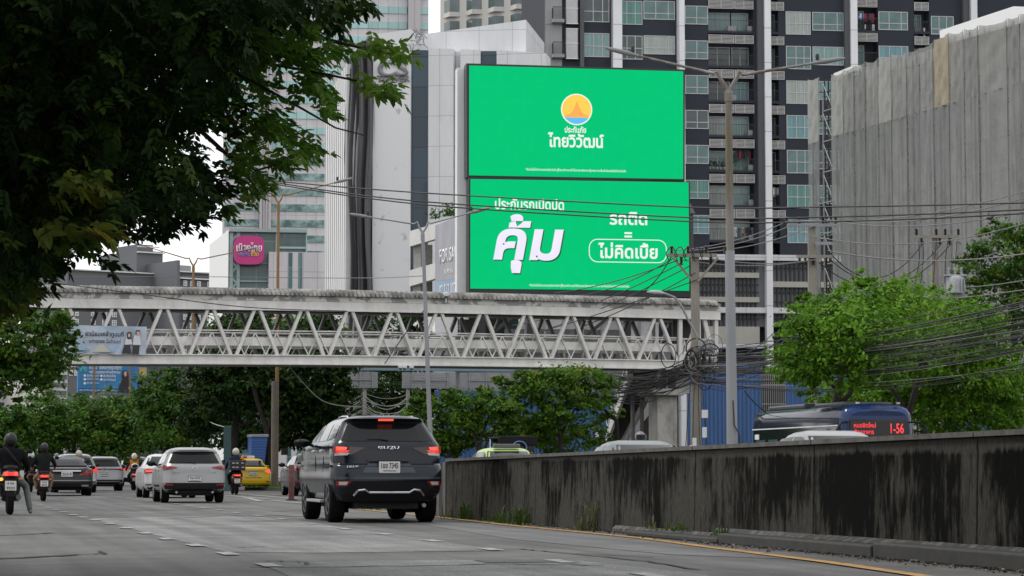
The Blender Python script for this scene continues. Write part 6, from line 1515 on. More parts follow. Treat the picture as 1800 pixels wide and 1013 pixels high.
# unseen upper crown, added above and before the frame to shade all below
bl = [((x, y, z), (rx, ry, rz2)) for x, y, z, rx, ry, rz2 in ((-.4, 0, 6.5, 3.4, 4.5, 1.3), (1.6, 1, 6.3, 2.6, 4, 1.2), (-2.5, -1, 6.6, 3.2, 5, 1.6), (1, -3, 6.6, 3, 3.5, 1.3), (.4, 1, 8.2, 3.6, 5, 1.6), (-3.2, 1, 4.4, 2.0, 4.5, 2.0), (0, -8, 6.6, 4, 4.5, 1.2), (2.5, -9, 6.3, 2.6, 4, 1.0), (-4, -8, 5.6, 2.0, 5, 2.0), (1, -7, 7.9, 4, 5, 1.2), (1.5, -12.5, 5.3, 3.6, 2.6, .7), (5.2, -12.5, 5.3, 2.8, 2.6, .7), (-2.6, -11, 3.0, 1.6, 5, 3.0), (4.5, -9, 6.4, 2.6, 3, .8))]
leaf_cloud('unseen_shade_crown', bl, 46000, .36, N_dark[:2], near, 52, clump=.24, shell=.1, aspect=.5, droop=.4, ncl=1500)
# outer sprays: (px, py, rx, rz, sprigs, kind)
sprays = [(565, 42, 30, 16, 9, 0), (590, 24, 22, 16, 8, 0), (545, 50, 24, 14, 7, 1), (500, 85, 38, 26, 22, 1), (545, 95, 30, 12, 12, 1), (590, 84, 26, 12, 8, 1), (540, 130, 38, 32, 22, 1), (566, 165, 18, 20, 8, 1), (572, 190, 12, 12, 4, 1), (470, 70, 42, 30, 22, 1), (455, 150, 26, 36, 14, 1), (430, 110, 30, 26, 14, 1), (405, 205, 36, 34, 20, 0), (470, 215, 32, 28, 18, 1), (500, 232, 16, 16, 6, 1), (430, 250, 26, 22, 12, 1), (430, 292, 26, 20, 10, 1), (452, 322, 22, 24, 11, 1), (440, 350, 12, 12, 4, 1), (545, 252, 18, 12, 5, 2), (555, 268, 10, 8, 2, 2), (500, 280, 26, 18, 8, 1), (520, 270, 10, 16, 4, 1),
          (372, 330, 30, 28, 18, 0), (392, 368, 16, 8, 4, 1), (345, 372, 24, 18, 9, 0), (285, 388, 34, 14, 11, 0), (235, 404, 40, 10, 9, 0), (150, 425, 30, 18, 9, 0), (192, 458, 14, 12, 4, 0), (95, 450, 34, 20, 10, 0), (45, 490, 40, 22, 10, 0), (620, 8, 22, 10, 5, 0), (645, 2, 10, 6, 2, 0), (400, 160, 26, 26, 12, 1), (360, 205, 20, 12, 5, 1),
          (640, 82, 16, 8, 4, 3), (662, 74, 14, 9, 4, 3), (688, 86, 18, 10, 6, 3), (706, 96, 10, 8, 3, 3), (672, 152, 18, 8, 5, 3), (650, 138, 14, 10, 4, 3), (690, 164, 9, 6, 3, 3),
          (155, 280, 20, 18, 9, 4), (140, 315, 36, 20, 16, 4), (180, 336, 30, 18, 13, 4), (120, 350, 30, 20, 10, 4), (150, 380, 36, 22, 14, 1), (140, 425, 36, 16, 12, 1), (110, 400, 30, 24, 9, 4), (30, 500, 30, 26, 9, 4), (5, 412, 12, 8, 3, 4), (15, 540, 24, 20, 6, 4), (105, 250, 10, 12, 3, 3), (170, 400, 30, 14, 6, 4)]
kinds = {0: N_dark, 1: N_lit, 2: N_lit, 3: [N_lit[2], N_lit[0], N_lit[2]], 4: N_olive_lit}
for kd in (0, 1, 3, 4):
    its = []
    for i, (a, b, rx, rz2, q, kk) in enumerate(sprays):
        if kk == kd or (kd == 1 and kk == 2):
            yy = Yn + random.Random(i * 7).uniform(-1.6, .6) - (1.6 if kk == 4 else 0)
            for _ in range(int(q * 2.2)):
                x, y = a + rn.gauss(0, rx * .5), b + rn.gauss(0, rz2 * .5); d = Vector((rn.gauss(.55, .55), rn.gauss(-.1, .5), rn.gauss(-.1, .35))).normalized()
                its.append((P(x, y, yy + rn.gauss(0, .25)) - base - d * .12, d, rn.uniform(.12, .23), rn.choice((2, 3, 4)), rn.uniform(.065, .105) * (1.25 if kd == 4 else 1)))
    sprig_mesh('leaf_spray', its, kinds[kd], (.55, .33, .12) if kd != 4 else (.6, .36, .04))
limbs = [([(-420, 1040, 0), (-400, 800, 0), (-360, 500, 0), (-260, 250, 0)], .22, .15), ([(-360, 450, 0), (-150, 300, 0), (100, 180, 0), (330, 90, -.3), (520, 55, -.4)], .12, .02), ([(-260, 250, 0), (0, 60, 1), (250, -60, 1.4)], .12, .05), ([(-200, 330, 0), (60, 350, -.5), (230, 380, -.6)], .07, .015),
         ([(520, 55, -.4), (585, 72, -.5), (650, 88, -.5), (715, 100, -.6)], .02, .006), ([(330, 90, -.3), (420, 130, -.3), (520, 185, -.2), (590, 225, 0), (640, 238, 0)], .016, .004), ([(460, 110, -.3), (560, 128, -.4), (640, 145, -.4), (690, 160, -.4)], .013, .005), ([(200, 140, 0), (330, 210, -.2), (430, 300, -.2), (455, 340, 0)], .03, .005), ([(380, 260, -.3), (450, 300, -.3), (520, 280, -.2), (550, 255, 0)], .012, .004), ([(240, 230, -.6), (262, 290, -.7), (285, 315, -.7)], .014, .008), ([(520, 230, 0), (545, 250, 0)], .006, .004)]
mb = MB()
for pts, r0, r1 in limbs:
    q = [P(a, b, Yn + c) - base for a, b, c in pts]
    if pts[0][1] > 1000: q[0].z = 0
    mb.tube(q, linspace(r0, r1, len(q)), 7)
mb.build('trunk', m_barkd, near, smooth=True)
# grass strip on the median nose
mb = MB(); rr = random.Random(9)
for i in range(2600):
    c = GP(rr.uniform(432, 520), rr.uniform(848, 857), .16); a = rr.uniform(0, 6.28); h = rr.uniform(.05, .16); d = Vector((math.cos(a), math.sin(a), 0)) * .03
    mb.add([c - d, c + d, c + Vector((rr.gauss(0, .05), rr.gauss(0, .05), h))], [(0, 1, 2)])
tag(mb.build('median_grass', leaf_mat('grass_green', (.05, .12, .015), (.09, .18, .03), .3, 2)), 'short green grass strip beside the yellow taxi', 'grass', kind='stuff')
mb = MB(); a, b, c, d = [GP(x, y, .0) for x, y in ((430, 862), (600, 866), (640, 852), (436, 850))]
vs = [a, b, c, d]; mb.add([(*v[:2], 0) for v in vs] + [(*v[:2], .15) for v in vs], [(3, 2, 1, 0), (4, 5, 6, 7), (0, 1, 5, 4), (1, 2, 6, 5), (2, 3, 7, 6), (3, 0, 4, 7)])
tag(mb.build('median_kerb', mat('kerb_dark', (.05, .048, .042), .9)), kind='structure')
# ================================================================== VEHICLES
m_tyre = mat('tyre_rubber', (.009, .009, .009), .95, spec=.08); m_rim = mat('alloy_rim', (.35, .35, .36), .35, metal=.8); m_rimd = mat('dark_alloy', (.08, .08, .085), .4, metal=.6)
m_blk = mat('black_plastic', (.009, .009, .01), .7, spec=.2); m_under = mat('underbody_black', (.006, .006, .006), .9); m_chrome = mat('chrome_trim', (.6, .6, .62), .18, metal=.9)
m_cglass = mat('car_glass', (.005, .0055, .006), .08, spec=.22); m_red = mat('red_lens', (.22, .008, .008), .15, spec=.6); m_redlit = emis('lit_tail_lamp', (1, .045, .03), .9)
m_redhot = emis('hot_brake_lamp', (1, .085, .05), 1.5); m_clear = mat('clear_lens', (.45, .43, .42), .15); m_plate = mat('plate_white', (.55, .55, .53), .5); m_pltext = mat('plate_black', (.02, .02, .02), .6)
m_amber = emis('lit_turn_signal', (1, .45, .04), 1.6)
def paint(name, c, metal=.25, rough=.3): return mat('paint_' + name, c, rough, metal=metal, coat=.12, spec=.35)
class Car:
    """rings at heights z: y of tail, y of nose, half width; +y is forward, origin on the ground under the tail"""
    def __init__(s, levels, rx=.26, ry=.2, bow=.07, fry=.3):
        s.L = np.array(levels, float); s.rx, s.ry, s.bow, s.fry = rx, ry, bow, fry
    def at(s, z): return [np.interp(z, s.L[:, 0], s.L[:, i]) for i in (1, 2, 3)]
    def rear(s, x, z):
        yr, yf, hw = s.at(z); ax = min(abs(x), hw * .999); g_ = min(1, max(.0, yf - yr) / 1.6); y = yr + s.bow * g_ * (ax / hw) ** 2; e = hw - s.rx
        if ax > e: t = (ax - e) / s.rx; y += s.ry * g_ * (1 - math.sqrt(max(0, 1 - t * t)))
        return y
    def front(s, x, z):
        yr, yf, hw = s.at(z); ax = min(abs(x), hw * .999); g_ = min(1, max(.0, yf - yr) / 1.6); y = yf - s.bow * 2 * g_ * (ax / hw) ** 2; e = hw - s.rx
        if ax > e: t = (ax - e) / s.rx; y -= s.fry * g_ * (1 - math.sqrt(max(0, 1 - t * t)))
        return y
    def side(s, y, z):
        yr, yf, hw = s.at(z); m = (yr + yf) / 2; b = (yf - yr) / 2
        return hw * (1 - .03 * min(1, abs((y - m) / max(b, .01))) ** 3)
    def ring(s, z):
        yr, yf, hw = s.at(z); e = hw - s.rx; pts = []
        xs = list(linspace(0, e, 4)) + [e + s.rx * math.sin(a) for a in linspace(0, math.pi / 2, 7)[1:-1]]
        r = [(x, s.rear(x, z)) for x in xs]; f = [(x, s.front(x, z)) for x in xs]
        ya, yb = s.rear(hw * .999, z), s.front(hw * .999, z)
        mid = [(s.side(y, z), y) for y in linspace(ya, yb, 9)]
        half = r + mid + f[::-1]
        return [(x, y, z) for x, y in half] + [(-x, y, z) for x, y in half[::-1][1:-1]]
    def body(s, m, parent, wheels, wr, sub=1):
        zs = []
        for a, b in zip(s.L[:-1, 0], s.L[1:, 0]): zs += linspace(a, b, sub + 2)[:-1]
        zs.append(s.L[-1, 0]); vs = []; 
        for z in zs: r = s.ring(z); n = len(r); vs += r
        fs = [(j * n + i, j * n + (i + 1) % n, (j + 1) * n + (i + 1) % n, (j + 1) * n + i) for j in range(len(zs) - 1) for i in range(n)]
        fs += [tuple(range(n))[::-1], tuple(range((len(zs) - 1) * n, len(zs) * n))]
        mb = MB(); mb.add(vs, fs); o = mb.build('body', [m, m_under], parent)
        # wheel arches cut out of the shell
        cu = MB(); cu.cur = 1; hw = s.L[:, 3].max()
        for y in wheels: cu.tube([(-hw - .2, y, wr), (-hw + .34, y, wr)], wr * 1.13, 24); cu.tube([(hw - .34, y, wr), (hw + .2, y, wr)], wr * 1.13, 24)
        c = cu.build('cutter', [m, m_under]); bm = bmesh.new(); bm.from_mesh(c.data); bmesh.ops.recalc_face_normals(bm, faces=bm.faces[:]); bm.to_mesh(c.data); bm.free()
        bm = bmesh.new(); bm.from_mesh(o.data); bmesh.ops.recalc_face_normals(bm, faces=bm.faces[:]); bm.to_mesh(o.data); bm.free()
        md = o.modifiers.new('arches', 'BOOLEAN'); md.operation = 'DIFFERENCE'; md.object = c; md.solver = 'EXACT'
        dg = bpy.context.evaluated_depsgraph_get(); me = bpy.data.meshes.new_from_object(o.evaluated_get(dg))
        if len(me.polygons) > 50:
            o.modifiers.clear(); o.data = me
        else: o.modifiers.clear()
        bpy.data.objects.remove(c, do_unlink=True)
        o.data.polygons.foreach_set('use_smooth', [True] * len(o.data.polygons)); o.data.set_sharp_from_angle(angle=R(32)); o.data.name = 'body'
        return o
    def patch(s, name, q, m, parent, where='rear', off=.008, nu=10, nv=4, th=.02, sgn=1):
        """q: corners TL, TR, BR, BL as (x,z) on tail/nose or (y,z) on a side; follows the shell, stands off it"""
        def pos(u, v, o):
            a = [(1 - u) * q[0][i] + u * q[1][i] for i in (0, 1)]; b = [(1 - u) * q[3][i] + u * q[2][i] for i in (0, 1)]
            p, z = (1 - v) * a[0] + v * b[0], (1 - v) * a[1] + v * b[1]
            if where == 'rear': return (p, s.rear(p, z) - o, z)
            if where == 'front': return (p, s.front(p, z) + o, z)
            return (sgn * (s.side(p, z) + o), p, z)
        us, vv = linspace(0, 1, nu), linspace(0, 1, nv); mb = MB()
        vs = [pos(u, v, off) for v in vv for u in us] + [pos(u, v, off - th) for v in vv for u in us]; N = nu * nv
        fs = [(j * nu + i, (j + 1) * nu + i, (j + 1) * nu + i + 1, j * nu + i + 1) for j in range(nv - 1) for i in range(nu - 1)]
        ed = [j * nu for j in range(nv)] + [(nv - 1) * nu + i for i in range(1, nu)] + [(nv - 1 - j) * nu + nu - 1 for j in range(1, nv)] + [nu - 1 - i for i in range(1, nu - 1)]
        fs += [(ed[i], N + ed[i], N + ed[(i + 1) % len(ed)], ed[(i + 1) % len(ed)])[::-1] for i in range(len(ed))]
        mb.add(vs, fs); o = mb.build(name, m, parent, smooth=True, sharp=30)
        bm = bmesh.new(); bm.from_mesh(o.data); bmesh.ops.recalc_face_normals(bm, faces=bm.faces[:]); bm.to_mesh(o.data); bm.free()
        return o
def wheel(parent, x, y, r, wd, rim=m_rim, out=1):
    mb = MB(); h = wd / 2
    mb.lathe([(r * .62, -h * .9), (r * .9, -h), (r * .985, -h * .8), (r, -h * .4), (r, h * .4), (r * .985, h * .8), (r * .9, h), (r * .62, h * .9)], (0, 0, 0), 'x', 24)
    o = mb.build('wheel', m_tyre, parent, smooth=True); o.location = (x, y, r)
    mb = MB(); hx = out * h * .82
    for k in range(5):
        a = 2 * math.pi * k / 5; mb.bar((hx, r * .08 * math.cos(a), r * .08 * math.sin(a)), (hx, r * .6 * math.cos(a), r * .6 * math.sin(a)), .06, .04, up=(1, 0, 0))
    mb.lathe([(r * .14, -.03), (r * .14, .03)], (hx, 0, 0), 'x', 10)
    q = [(r * .66, hx - .02), (r * .66, hx + .03), (r * .58, hx + .03), (r * .58, hx - .02)]
    n = 20; vs = [(h2, a * math.cos(2 * math.pi * k / n), a * math.sin(2 * math.pi * k / n)) for a, h2 in q for k in range(n)]
    mb.add(vs, [(j * n + k, j * n + (k + 1) % n, ((j + 1) % 4) * n + (k + 1) % n, ((j + 1) % 4) * n + k) for j in range(4) for k in range(n)])
    mb.build('rim', rim, o)
    return o
def plate(parent, car, z, s1, s2=None, wd=.36, ht=.16, x=0., off=.03):
    y = car.rear(x, z) - off; mb = MB(); mb.bx(x - wd / 2, x + wd / 2, y - .012, y + .02, z - ht / 2, z + ht / 2); o = mb.build('number_plate', m_plate, parent, bevel=.008)
    mb = MB(); f_ = .014
    mb.bx(x - wd / 2 - f_, x + wd / 2 + f_, y - .004, y + .05, z - ht / 2 - f_, z - ht / 2 - .001); mb.bx(x - wd / 2 - f_, x + wd / 2 + f_, y - .004, y + .05, z + ht / 2 + .001, z + ht / 2 + f_)
    mb.build('plate_frame', m_blk, o)
    text(s1, m_pltext, 'plate_text', o, (x, y - .0135, z + (.02 if s2 else 0)), wd * .8, ht * .52, ext=.002, bold=.015)
    if s2: text(s2, m_pltext, 'plate_text', o, (x, y - .0135, z - .055), wd * .62, ht * .16, ext=.002)
    return o
def base_car(name, label, px, Yaxle, ax, levels, pm, wheels, wr, ww, tw, heading=None, detail=True, group=None, cat='car', rim=m_rim, face_away=True, **kw):
    """px: column of the rear axle in the picture, Yaxle its depth; ax: axle distance from the tail"""
    c = G(px, Yaxle); th = TH if heading is None else heading; 
    if not face_away: th += math.pi
    fw = Vector((-math.sin(th), math.cos(th), 0)); t = thing(name, label, cat, c - fw * ax, th, group)
    car = Car(levels, **kw); body = car.body(pm, t, wheels, wr)
    for y in wheels:
        for sx_ in (-1, 1): wheel(t, sx_ * tw / 2, y, wr, ww, rim, sx_)
    mb = MB(); hw = car.L[:, 3].max(); a, b = car.L[:, 1].min() + .25, car.L[:, 2].max() - .3
    mb.bx(-hw + .4, hw - .4, a, b, wr * .62, car.L[0, 0] + .1)
    for y in wheels: mb.tube([(-tw / 2 + .05, y, wr * .9), (tw / 2 - .05, y, wr * .9)], .06, 8)
    mb.build('underbody', m_under, t)
    return t, car
def mirror(t, car, y, z, m, sgn, l=.2):
    x = car.side(y, z); mb = MB(); mb.bar((sgn * (x - .02), y, z), (sgn * (x + .08), y, z + .02), .05); mb.ball((sgn * (x + .06 + l / 2), y, z + .06), (l / 2 + .03, .09, .085), 12, 8); o = mb.build('mirror', m, t, smooth=True)
    mb = MB(); mb.ball((sgn * (x + .06 + l / 2), y - .065, z + .06), (l / 2, .04, .065), 10, 6); mb.build('mirror_glass', m_cglass, o, smooth=True)
def handles(t, car, ys, z, m):
    for y in ys:
        for s_ in (-1, 1):
            mb = MB(); x = car.side(y, z); mb.bx(min(s_ * (x - .01), s_ * (x + .035)), max(s_ * (x - .01), s_ * (x + .035)), y - .1, y + .1, z - .02, z + .02); mb.build('door_handle', m, t, bevel=.008)
def windows(t, car, belt, top, rows, m=m_cglass):
    for q in rows:
        for s_ in (-1, 1): car.patch('side_window', q, m, t, 'side', .006, 6, 4, .02, s_)
def door_gaps(t, car, ys, z0, z1):
    for y in ys:
        for s_ in (-1, 1): car.patch('door_seam', [(y, z1), (y + .018, z1), (y + .018, z0), (y, z0)], m_under, t, 'side', .003, 2, 4, .01, s_)
# ---------------- dark blue grey sport utility vehicle
pm = mat('paint_slate_blue', (.006, .0095, .015), .14, spec=.34)
lv = [(.36, .16, 4.66, .80), (.44, .05, 4.80, .90), (.58, .0, 4.85, .935), (.72, .02, 4.84, .935), (.80, .06, 4.80, .93), (.84, .12, 4.75, .925), (1.0, .13, 4.66, .93), (1.12, .15, 4.50, .925), (1.17, .17, 3.70, .90), (1.22, .2, 3.56, .875), (1.3, .26, 3.42, .85), (1.5, .40, 3.02, .785), (1.66, .50, 2.72, .725), (1.715, .44, 2.6, .69), (1.75, .37, 2.5, .65), (1.785, .42, 2.35, .585), (1.81, .55, 2.2, .50), (1.83, .8, 2.0, .36)]
suv, c = base_car('sport_utility_vehicle', 'dark slate blue sport utility vehicle braking in the middle of the road', 668, 42.3, .98, lv, pm, (.98, 3.83), .385, .27, 1.58, heading=math.atan(829 / F) + .03, rim=m_rimd)
c.patch('rear_window', [(-.64, 1.62), (.64, 1.62), (.79, 1.21), (-.79, 1.21)], m_cglass, suv, nu=16, nv=6)
sp = c.patch('spoiler_panel', [(-.56, 1.70), (.56, 1.70), (.65, 1.635), (-.65, 1.635)], m_blk, suv, off=.012)
c.patch('high_brake_lamp', [(-.13, 1.738), (.13, 1.738), (.13, 1.695), (-.13, 1.695)], m_redhot, suv, off=.02, nu=4, nv=2)
for s_ in (-1, 1):
    tl = c.patch('tail_light', [(s_ * .905, 1.13), (s_ * .40, 1.09), (s_ * .62, .985), (s_ * .905, .955)], mat('smoked_lens', (.03, .008, .008), .12, spec=.6), suv, off=.012, nu=12, nv=4)
    c.patch('lit_bar', [(s_ * .885, 1.11), (s_ * .70, 1.10), (s_ * .72, 1.055), (s_ * .885, 1.05)], m_redhot, tl, off=.02, nu=5, nv=2)
    c.patch('red_lens', [(s_ * .9, 1.05), (s_ * .66, 1.05), (s_ * .70, 1.015), (s_ * .9, 1.005)], m_redlit, tl, off=.018, nu=5, nv=2)
    c.patch('reverse_lens', [(s_ * .9, 1.005), (s_ * .66, 1.01), (s_ * .70, .97), (s_ * .9, .965)], m_clear, tl, off=.018, nu=5, nv=2)
    c.patch('side_lens', [(.22, 1.12), (.52, 1.08), (.46, 1.03), (.2, 1.0)], m_red, suv, 'side', .006, 5, 3, .02, s_)
    fl = c.patch('bumper_reflector', [(s_ * .89, .60), (s_ * .64, .60), (s_ * .72, .53), (s_ * .89, .53)], m_red, suv, off=.012, nu=5, nv=2)
    c.patch('fog_lens', [(s_ * .85, .59), (s_ * .70, .59), (s_ * .73, .545), (s_ * .85, .545)], m_clear, fl, off=.02, nu=4, nv=2)
    mb = MB(); mb.tube([(s_ * .57, .9, 1.77), (s_ * .57, 1.05, 1.81), (s_ * .57, 1.6, 1.82), (s_ * .55, 2.1, 1.81), (s_ * .53, 2.3, 1.76)], .018, 8); mb.build('roof_rail', m_chrome, suv, smooth=True)
c.patch('lower_bumper', [(-.92, .50), (.92, .50), (.84, .37), (-.84, .37)], m_blk, suv, off=.012, nu=18)
c.patch('bumper_face', [(-.62, .58), (.62, .58), (.55, .46), (-.55, .46)], m_blk, suv, off=.016, nu=12)
mb = MB(); mb.tube([(x, c.rear(x, z) - .025, z) for x, z in ((-.6, .42), (-.53, .475), (-.42, .485), (-.34, .45), (.34, .45), (.42, .485), (.53, .475), (.6, .42))], .014, 6); mb.build('skid_trim', m_chrome, suv)
c.patch('bumper_ledge', [(-.9, .665), (.9, .665), (.9, .63), (-.9, .63)], paint('slate_blue_highlight', (.02, .027, .038), .0, .3), suv, off=.03, nu=18, nv=2)  # lighter band puts the highlight on the ledge into the paint colour
rc = c.patch('plate_recess', [(-.33, .87), (.33, .87), (.46, .715), (-.46, .715)], paint('slate_blue_mid', (.03, .04, .055), .0, .3), suv, off=.006, nu=8)
c.patch('plate_lip', [(-.38, .90), (.38, .90), (.36, .875), (-.36, .875)], pm, suv, off=.045, nu=8, nv=2, th=.05)
plate(suv, c, .79, '1ขย 7345', 'กรุงเทพมหานคร')
text('ISUZU', m_chrome, 'badge', suv, (0, c.rear(0, 1.09) - .014, 1.09), .36, .055, bold=.03, ext=.01); text('MU-X', m_chrome, 'badge', suv, (-.62, c.rear(.62, .79) - .02, .79), .2, .035, bold=.03, ext=.01)
mb = MB(); mb.tube([(.0, c.rear(0, 1.23) - .02, 1.225), (-.12, c.rear(-.12, 1.26) - .02, 1.25), (-.36, c.rear(-.36, 1.25) - .015, 1.245)], [.02, .014, .008], 6); mb.build('rear_wiper', m_blk, suv)
mb = MB(); mb.ball((0, .9, 1.84), (.02, .08, .035), 8, 6); mb.build('fin_aerial', pm, suv, smooth=True)
windows(suv, c, 1.2, 1.6, [[(.72, 1.58), (1.35, 1.62), (1.32, 1.24), (.62, 1.3)], [(1.42, 1.62), (2.2, 1.63), (2.3, 1.22), (1.39, 1.235)], [(2.27, 1.63), (2.68, 1.60), (3.3, 1.24), (2.38, 1.22)]])
door_gaps(suv, c, (1.42, 2.36), .5, 1.2); handles(suv, c, (1.62, 2.55), 1.05, m_chrome)
for s_ in (-1, 1):
    mirror(suv, c, 3.05, 1.16, m_blk, s_, .24)
    mb = MB(); mb.bar((s_ * .9, 1.5, .36), (s_ * .9, 3.25, .36), .14, .05); mb.build('side_step', mat('step_grey', (.28, .28, .29), .5), suv, bevel=.01)
    c.patch('arch_trim', [(.62, .82), (1.34, .82), (1.40, .78), (.56, .78)], m_blk, suv, 'side', .01, 6, 2, .02, s_)
mb = MB(); mb.tube([(.6, .3, .32), (.6, .06, .3)], .035, 8); mb.build('exhaust', m_chrome, suv)
for s_ in (-.62, .62):
    mb = MB(); mb.bx(s_ - .12, s_ + .12, 1.28, 1.3, .16, .5); mb.build('mud_flap', m_blk, suv)
# the tail is high: stretch the heights of shell and fittings to the real waistline
def restack(o, dz=0.0):
    for ch in kids(o):
        if ch.name.split('.')[0] in ('wheel', 'mud_flap', 'underbody', 'exhaust', 'side_step'): continue
        z0 = dz + ch.location.z
        if ch.type == 'MESH':
            for v in ch.data.vertices: v.co.z = float(np.interp(v.co.z + z0, [0, .36, .44, .565, .65, .79, 1.08, 1.21, 1.62, 1.72, 1.84, 2], [0, .36, .50, .67, .76, .95, 1.26, 1.385, 1.68, 1.745, 1.84, 2])) - z0
            ch.data.update()
        restack(ch, z0)
restack(suv)
# ---------------- silver crossover
def hatch(name, label, px, Y, pm, W=1.77, Hh=1.54, L=4.28, lit=True, clad=True, heading=None, group=None, cat='car', wr=.335, p1=None, p2=None, glass_top=None, simple=False, **kk):
    h = Hh / 1.54; w_ = W / 2
    lv = [(.30, .14, L - .2, w_ - .1), (.38, .03, L - .05, w_ - .03), (.5, .0, L, w_), (.66, .02, L, w_), (.8, .05, L - .05, w_), (.94 * h, .06, L - .2, w_ - .005), (1.0 * h, .08, L - .9, w_ - .02), (1.05 * h, .12, 3.0 / 4.28 * L, w_ - .05), (1.15 * h, .2, 2.85 / 4.28 * L, w_ - .085), (1.36 * h, .40, 2.45 / 4.28 * L, w_ - .175), (1.42 * h, .36, 2.32 / 4.28 * L, w_ - .21), (1.47 * h, .34, 2.2 / 4.28 * L, w_ - .26), (1.51 * h, .44, 2.0 / 4.28 * L, w_ - .34), (1.54 * h, .75, 1.7 / 4.28 * L, w_ - .5)]
    t, c = base_car(name, label, px, Y, .82, lv, pm, (.82, .82 + L * .6), wr, .215, W - .25, heading, group=group, cat=cat, rx=.3, ry=.24, bow=.09, **kk)
    c.patch('rear_window', [(-w_ + .30, 1.365 * h), (w_ - .30, 1.365 * h), (w_ - .17, 1.09 * h), (-w_ + .17, 1.09 * h)], m_cglass, t, nu=14, nv=5)
    windows(t, c, 1, 1, [[(.62, 1.33 * h), (1.3, 1.38 * h), (1.3, 1.06 * h), (.5, 1.12 * h)], [(1.36, 1.38 * h), (2.05, 1.38 * h), (2.2, 1.04 * h), (1.36, 1.05 * h)]] + ([[(2.12, 1.38 * h), (2.35, 1.36 * h), (2.85, 1.07 * h), (2.28, 1.04 * h)]] if L > 4 else []))
    door_gaps(t, c, (1.34, 2.24), .42, 1.03 * h); handles(t, c, (1.5, 2.4), .9 * h, pm)
    for s_ in (-1, 1): mirror(t, c, 2.7 / 4.28 * L, 1.04 * h, m_blk if clad else pm, s_)
    return t, c, h, w_
pm = paint('warm_silver', (.27, .27, .275), .3, .3)
t, c, h, w_ = hatch('crossover_car', 'silver grey crossover with black lower bumper, largest car behind the sport utility vehicle', 337, 69, pm, 1.77, 1.55)
for s_ in (-1, 1):
    tl = c.patch('tail_light', [(s_ * (w_ - .03), 1.06), (s_ * .48, 1.0), (s_ * .50, .965), (s_ * (w_ - .02), .90)], m_red, t, off=.012, nu=10)
    c.patch('lens_core', [(s_ * (w_ - .05), 1.0), (s_ * .62, .99), (s_ * .62, .96), (s_ * (w_ - .04), .93)], mat('dark_red_lens', (.09, .006, .006), .15), tl, off=.018, nu=6, nv=2)
    c.patch('reflector', [(s_ * .82, .53), (s_ * .60, .53), (s_ * .60, .485), (s_ * .82, .485)], m_red, t, off=.025, nu=5, nv=2)
c.patch('lower_bumper', [(-w_ + .02, .56), (w_ - .02, .56), (w_ - .1, .31), (-w_ + .1, .31)], m_blk, t, off=.014, nu=18)
c.patch('plate_recess', [(-.34, .745), (.34, .745), (.46, .60), (-.46, .60)], paint('silver_shade', (.22, .22, .225), .3, .35), t, off=-.002, nu=8, th=.01)
plate(t, c, .675, '7กฆ 4733', 'กรุงเทพมหานคร', .34, .13)
mb = MB(); mb.tube([(.07 * math.cos(a), c.rear(0, .955) - .02, .955 + .05 * math.sin(a)) for a in linspace(0, 2 * math.pi, 20)], .009, 6); mb.tube([(-.055, c.rear(0, .955) - .02, .975), (0, c.rear(0, .95) - .02, .945), (.055, c.rear(0, .95) - .02, .975)], .009, 6); mb.build('badge', m_chrome, t)
text('mazda', m_chrome, 'badge', t, (-.5, c.rear(.5, .86) - .014, .86), .2, .035, bold=.03, ext=.006); text('CX-3', m_chrome, 'badge', t, (.52, c.rear(.52, .86) - .014, .86), .14, .032, bold=.03, ext=.006)
mb = MB(); mb.tube([(.02, c.rear(0, 1.11) - .02, 1.105), (-.1, c.rear(-.1, 1.13) - .02, 1.125), (-.3, c.rear(-.3, 1.11) - .015, 1.11)], [.018, .012, .007], 6); mb.build('rear_wiper', m_blk, t)
c.patch('spoiler_lip', [(-w_ + .33, 1.425), (w_ - .33, 1.425), (w_ - .3, 1.38), (-w_ + .3, 1.38)], m_blk, t, off=.01)
for s_ in (-1, 1): c.patch('sill_cladding', [(1.25, .5), (3.0, .5), (3.0, .32), (1.25, .32)], m_blk, t, 'side', .012, 8, 2, .02, s_)
mb = MB(); mb.tube([(0, .95, 1.55), (0, .86, 1.6)], .012, 6); mb.ball((0, .97, 1.55), (.025, .06, .02), 8, 6); mb.build('fin_aerial', pm, t)
for s_ in (-.5, .5): mb = MB(); mb.tube([(s_, .2, .31), (s_, .03, .3)], .035, 8); mb.build('exhaust', m_chrome, t)
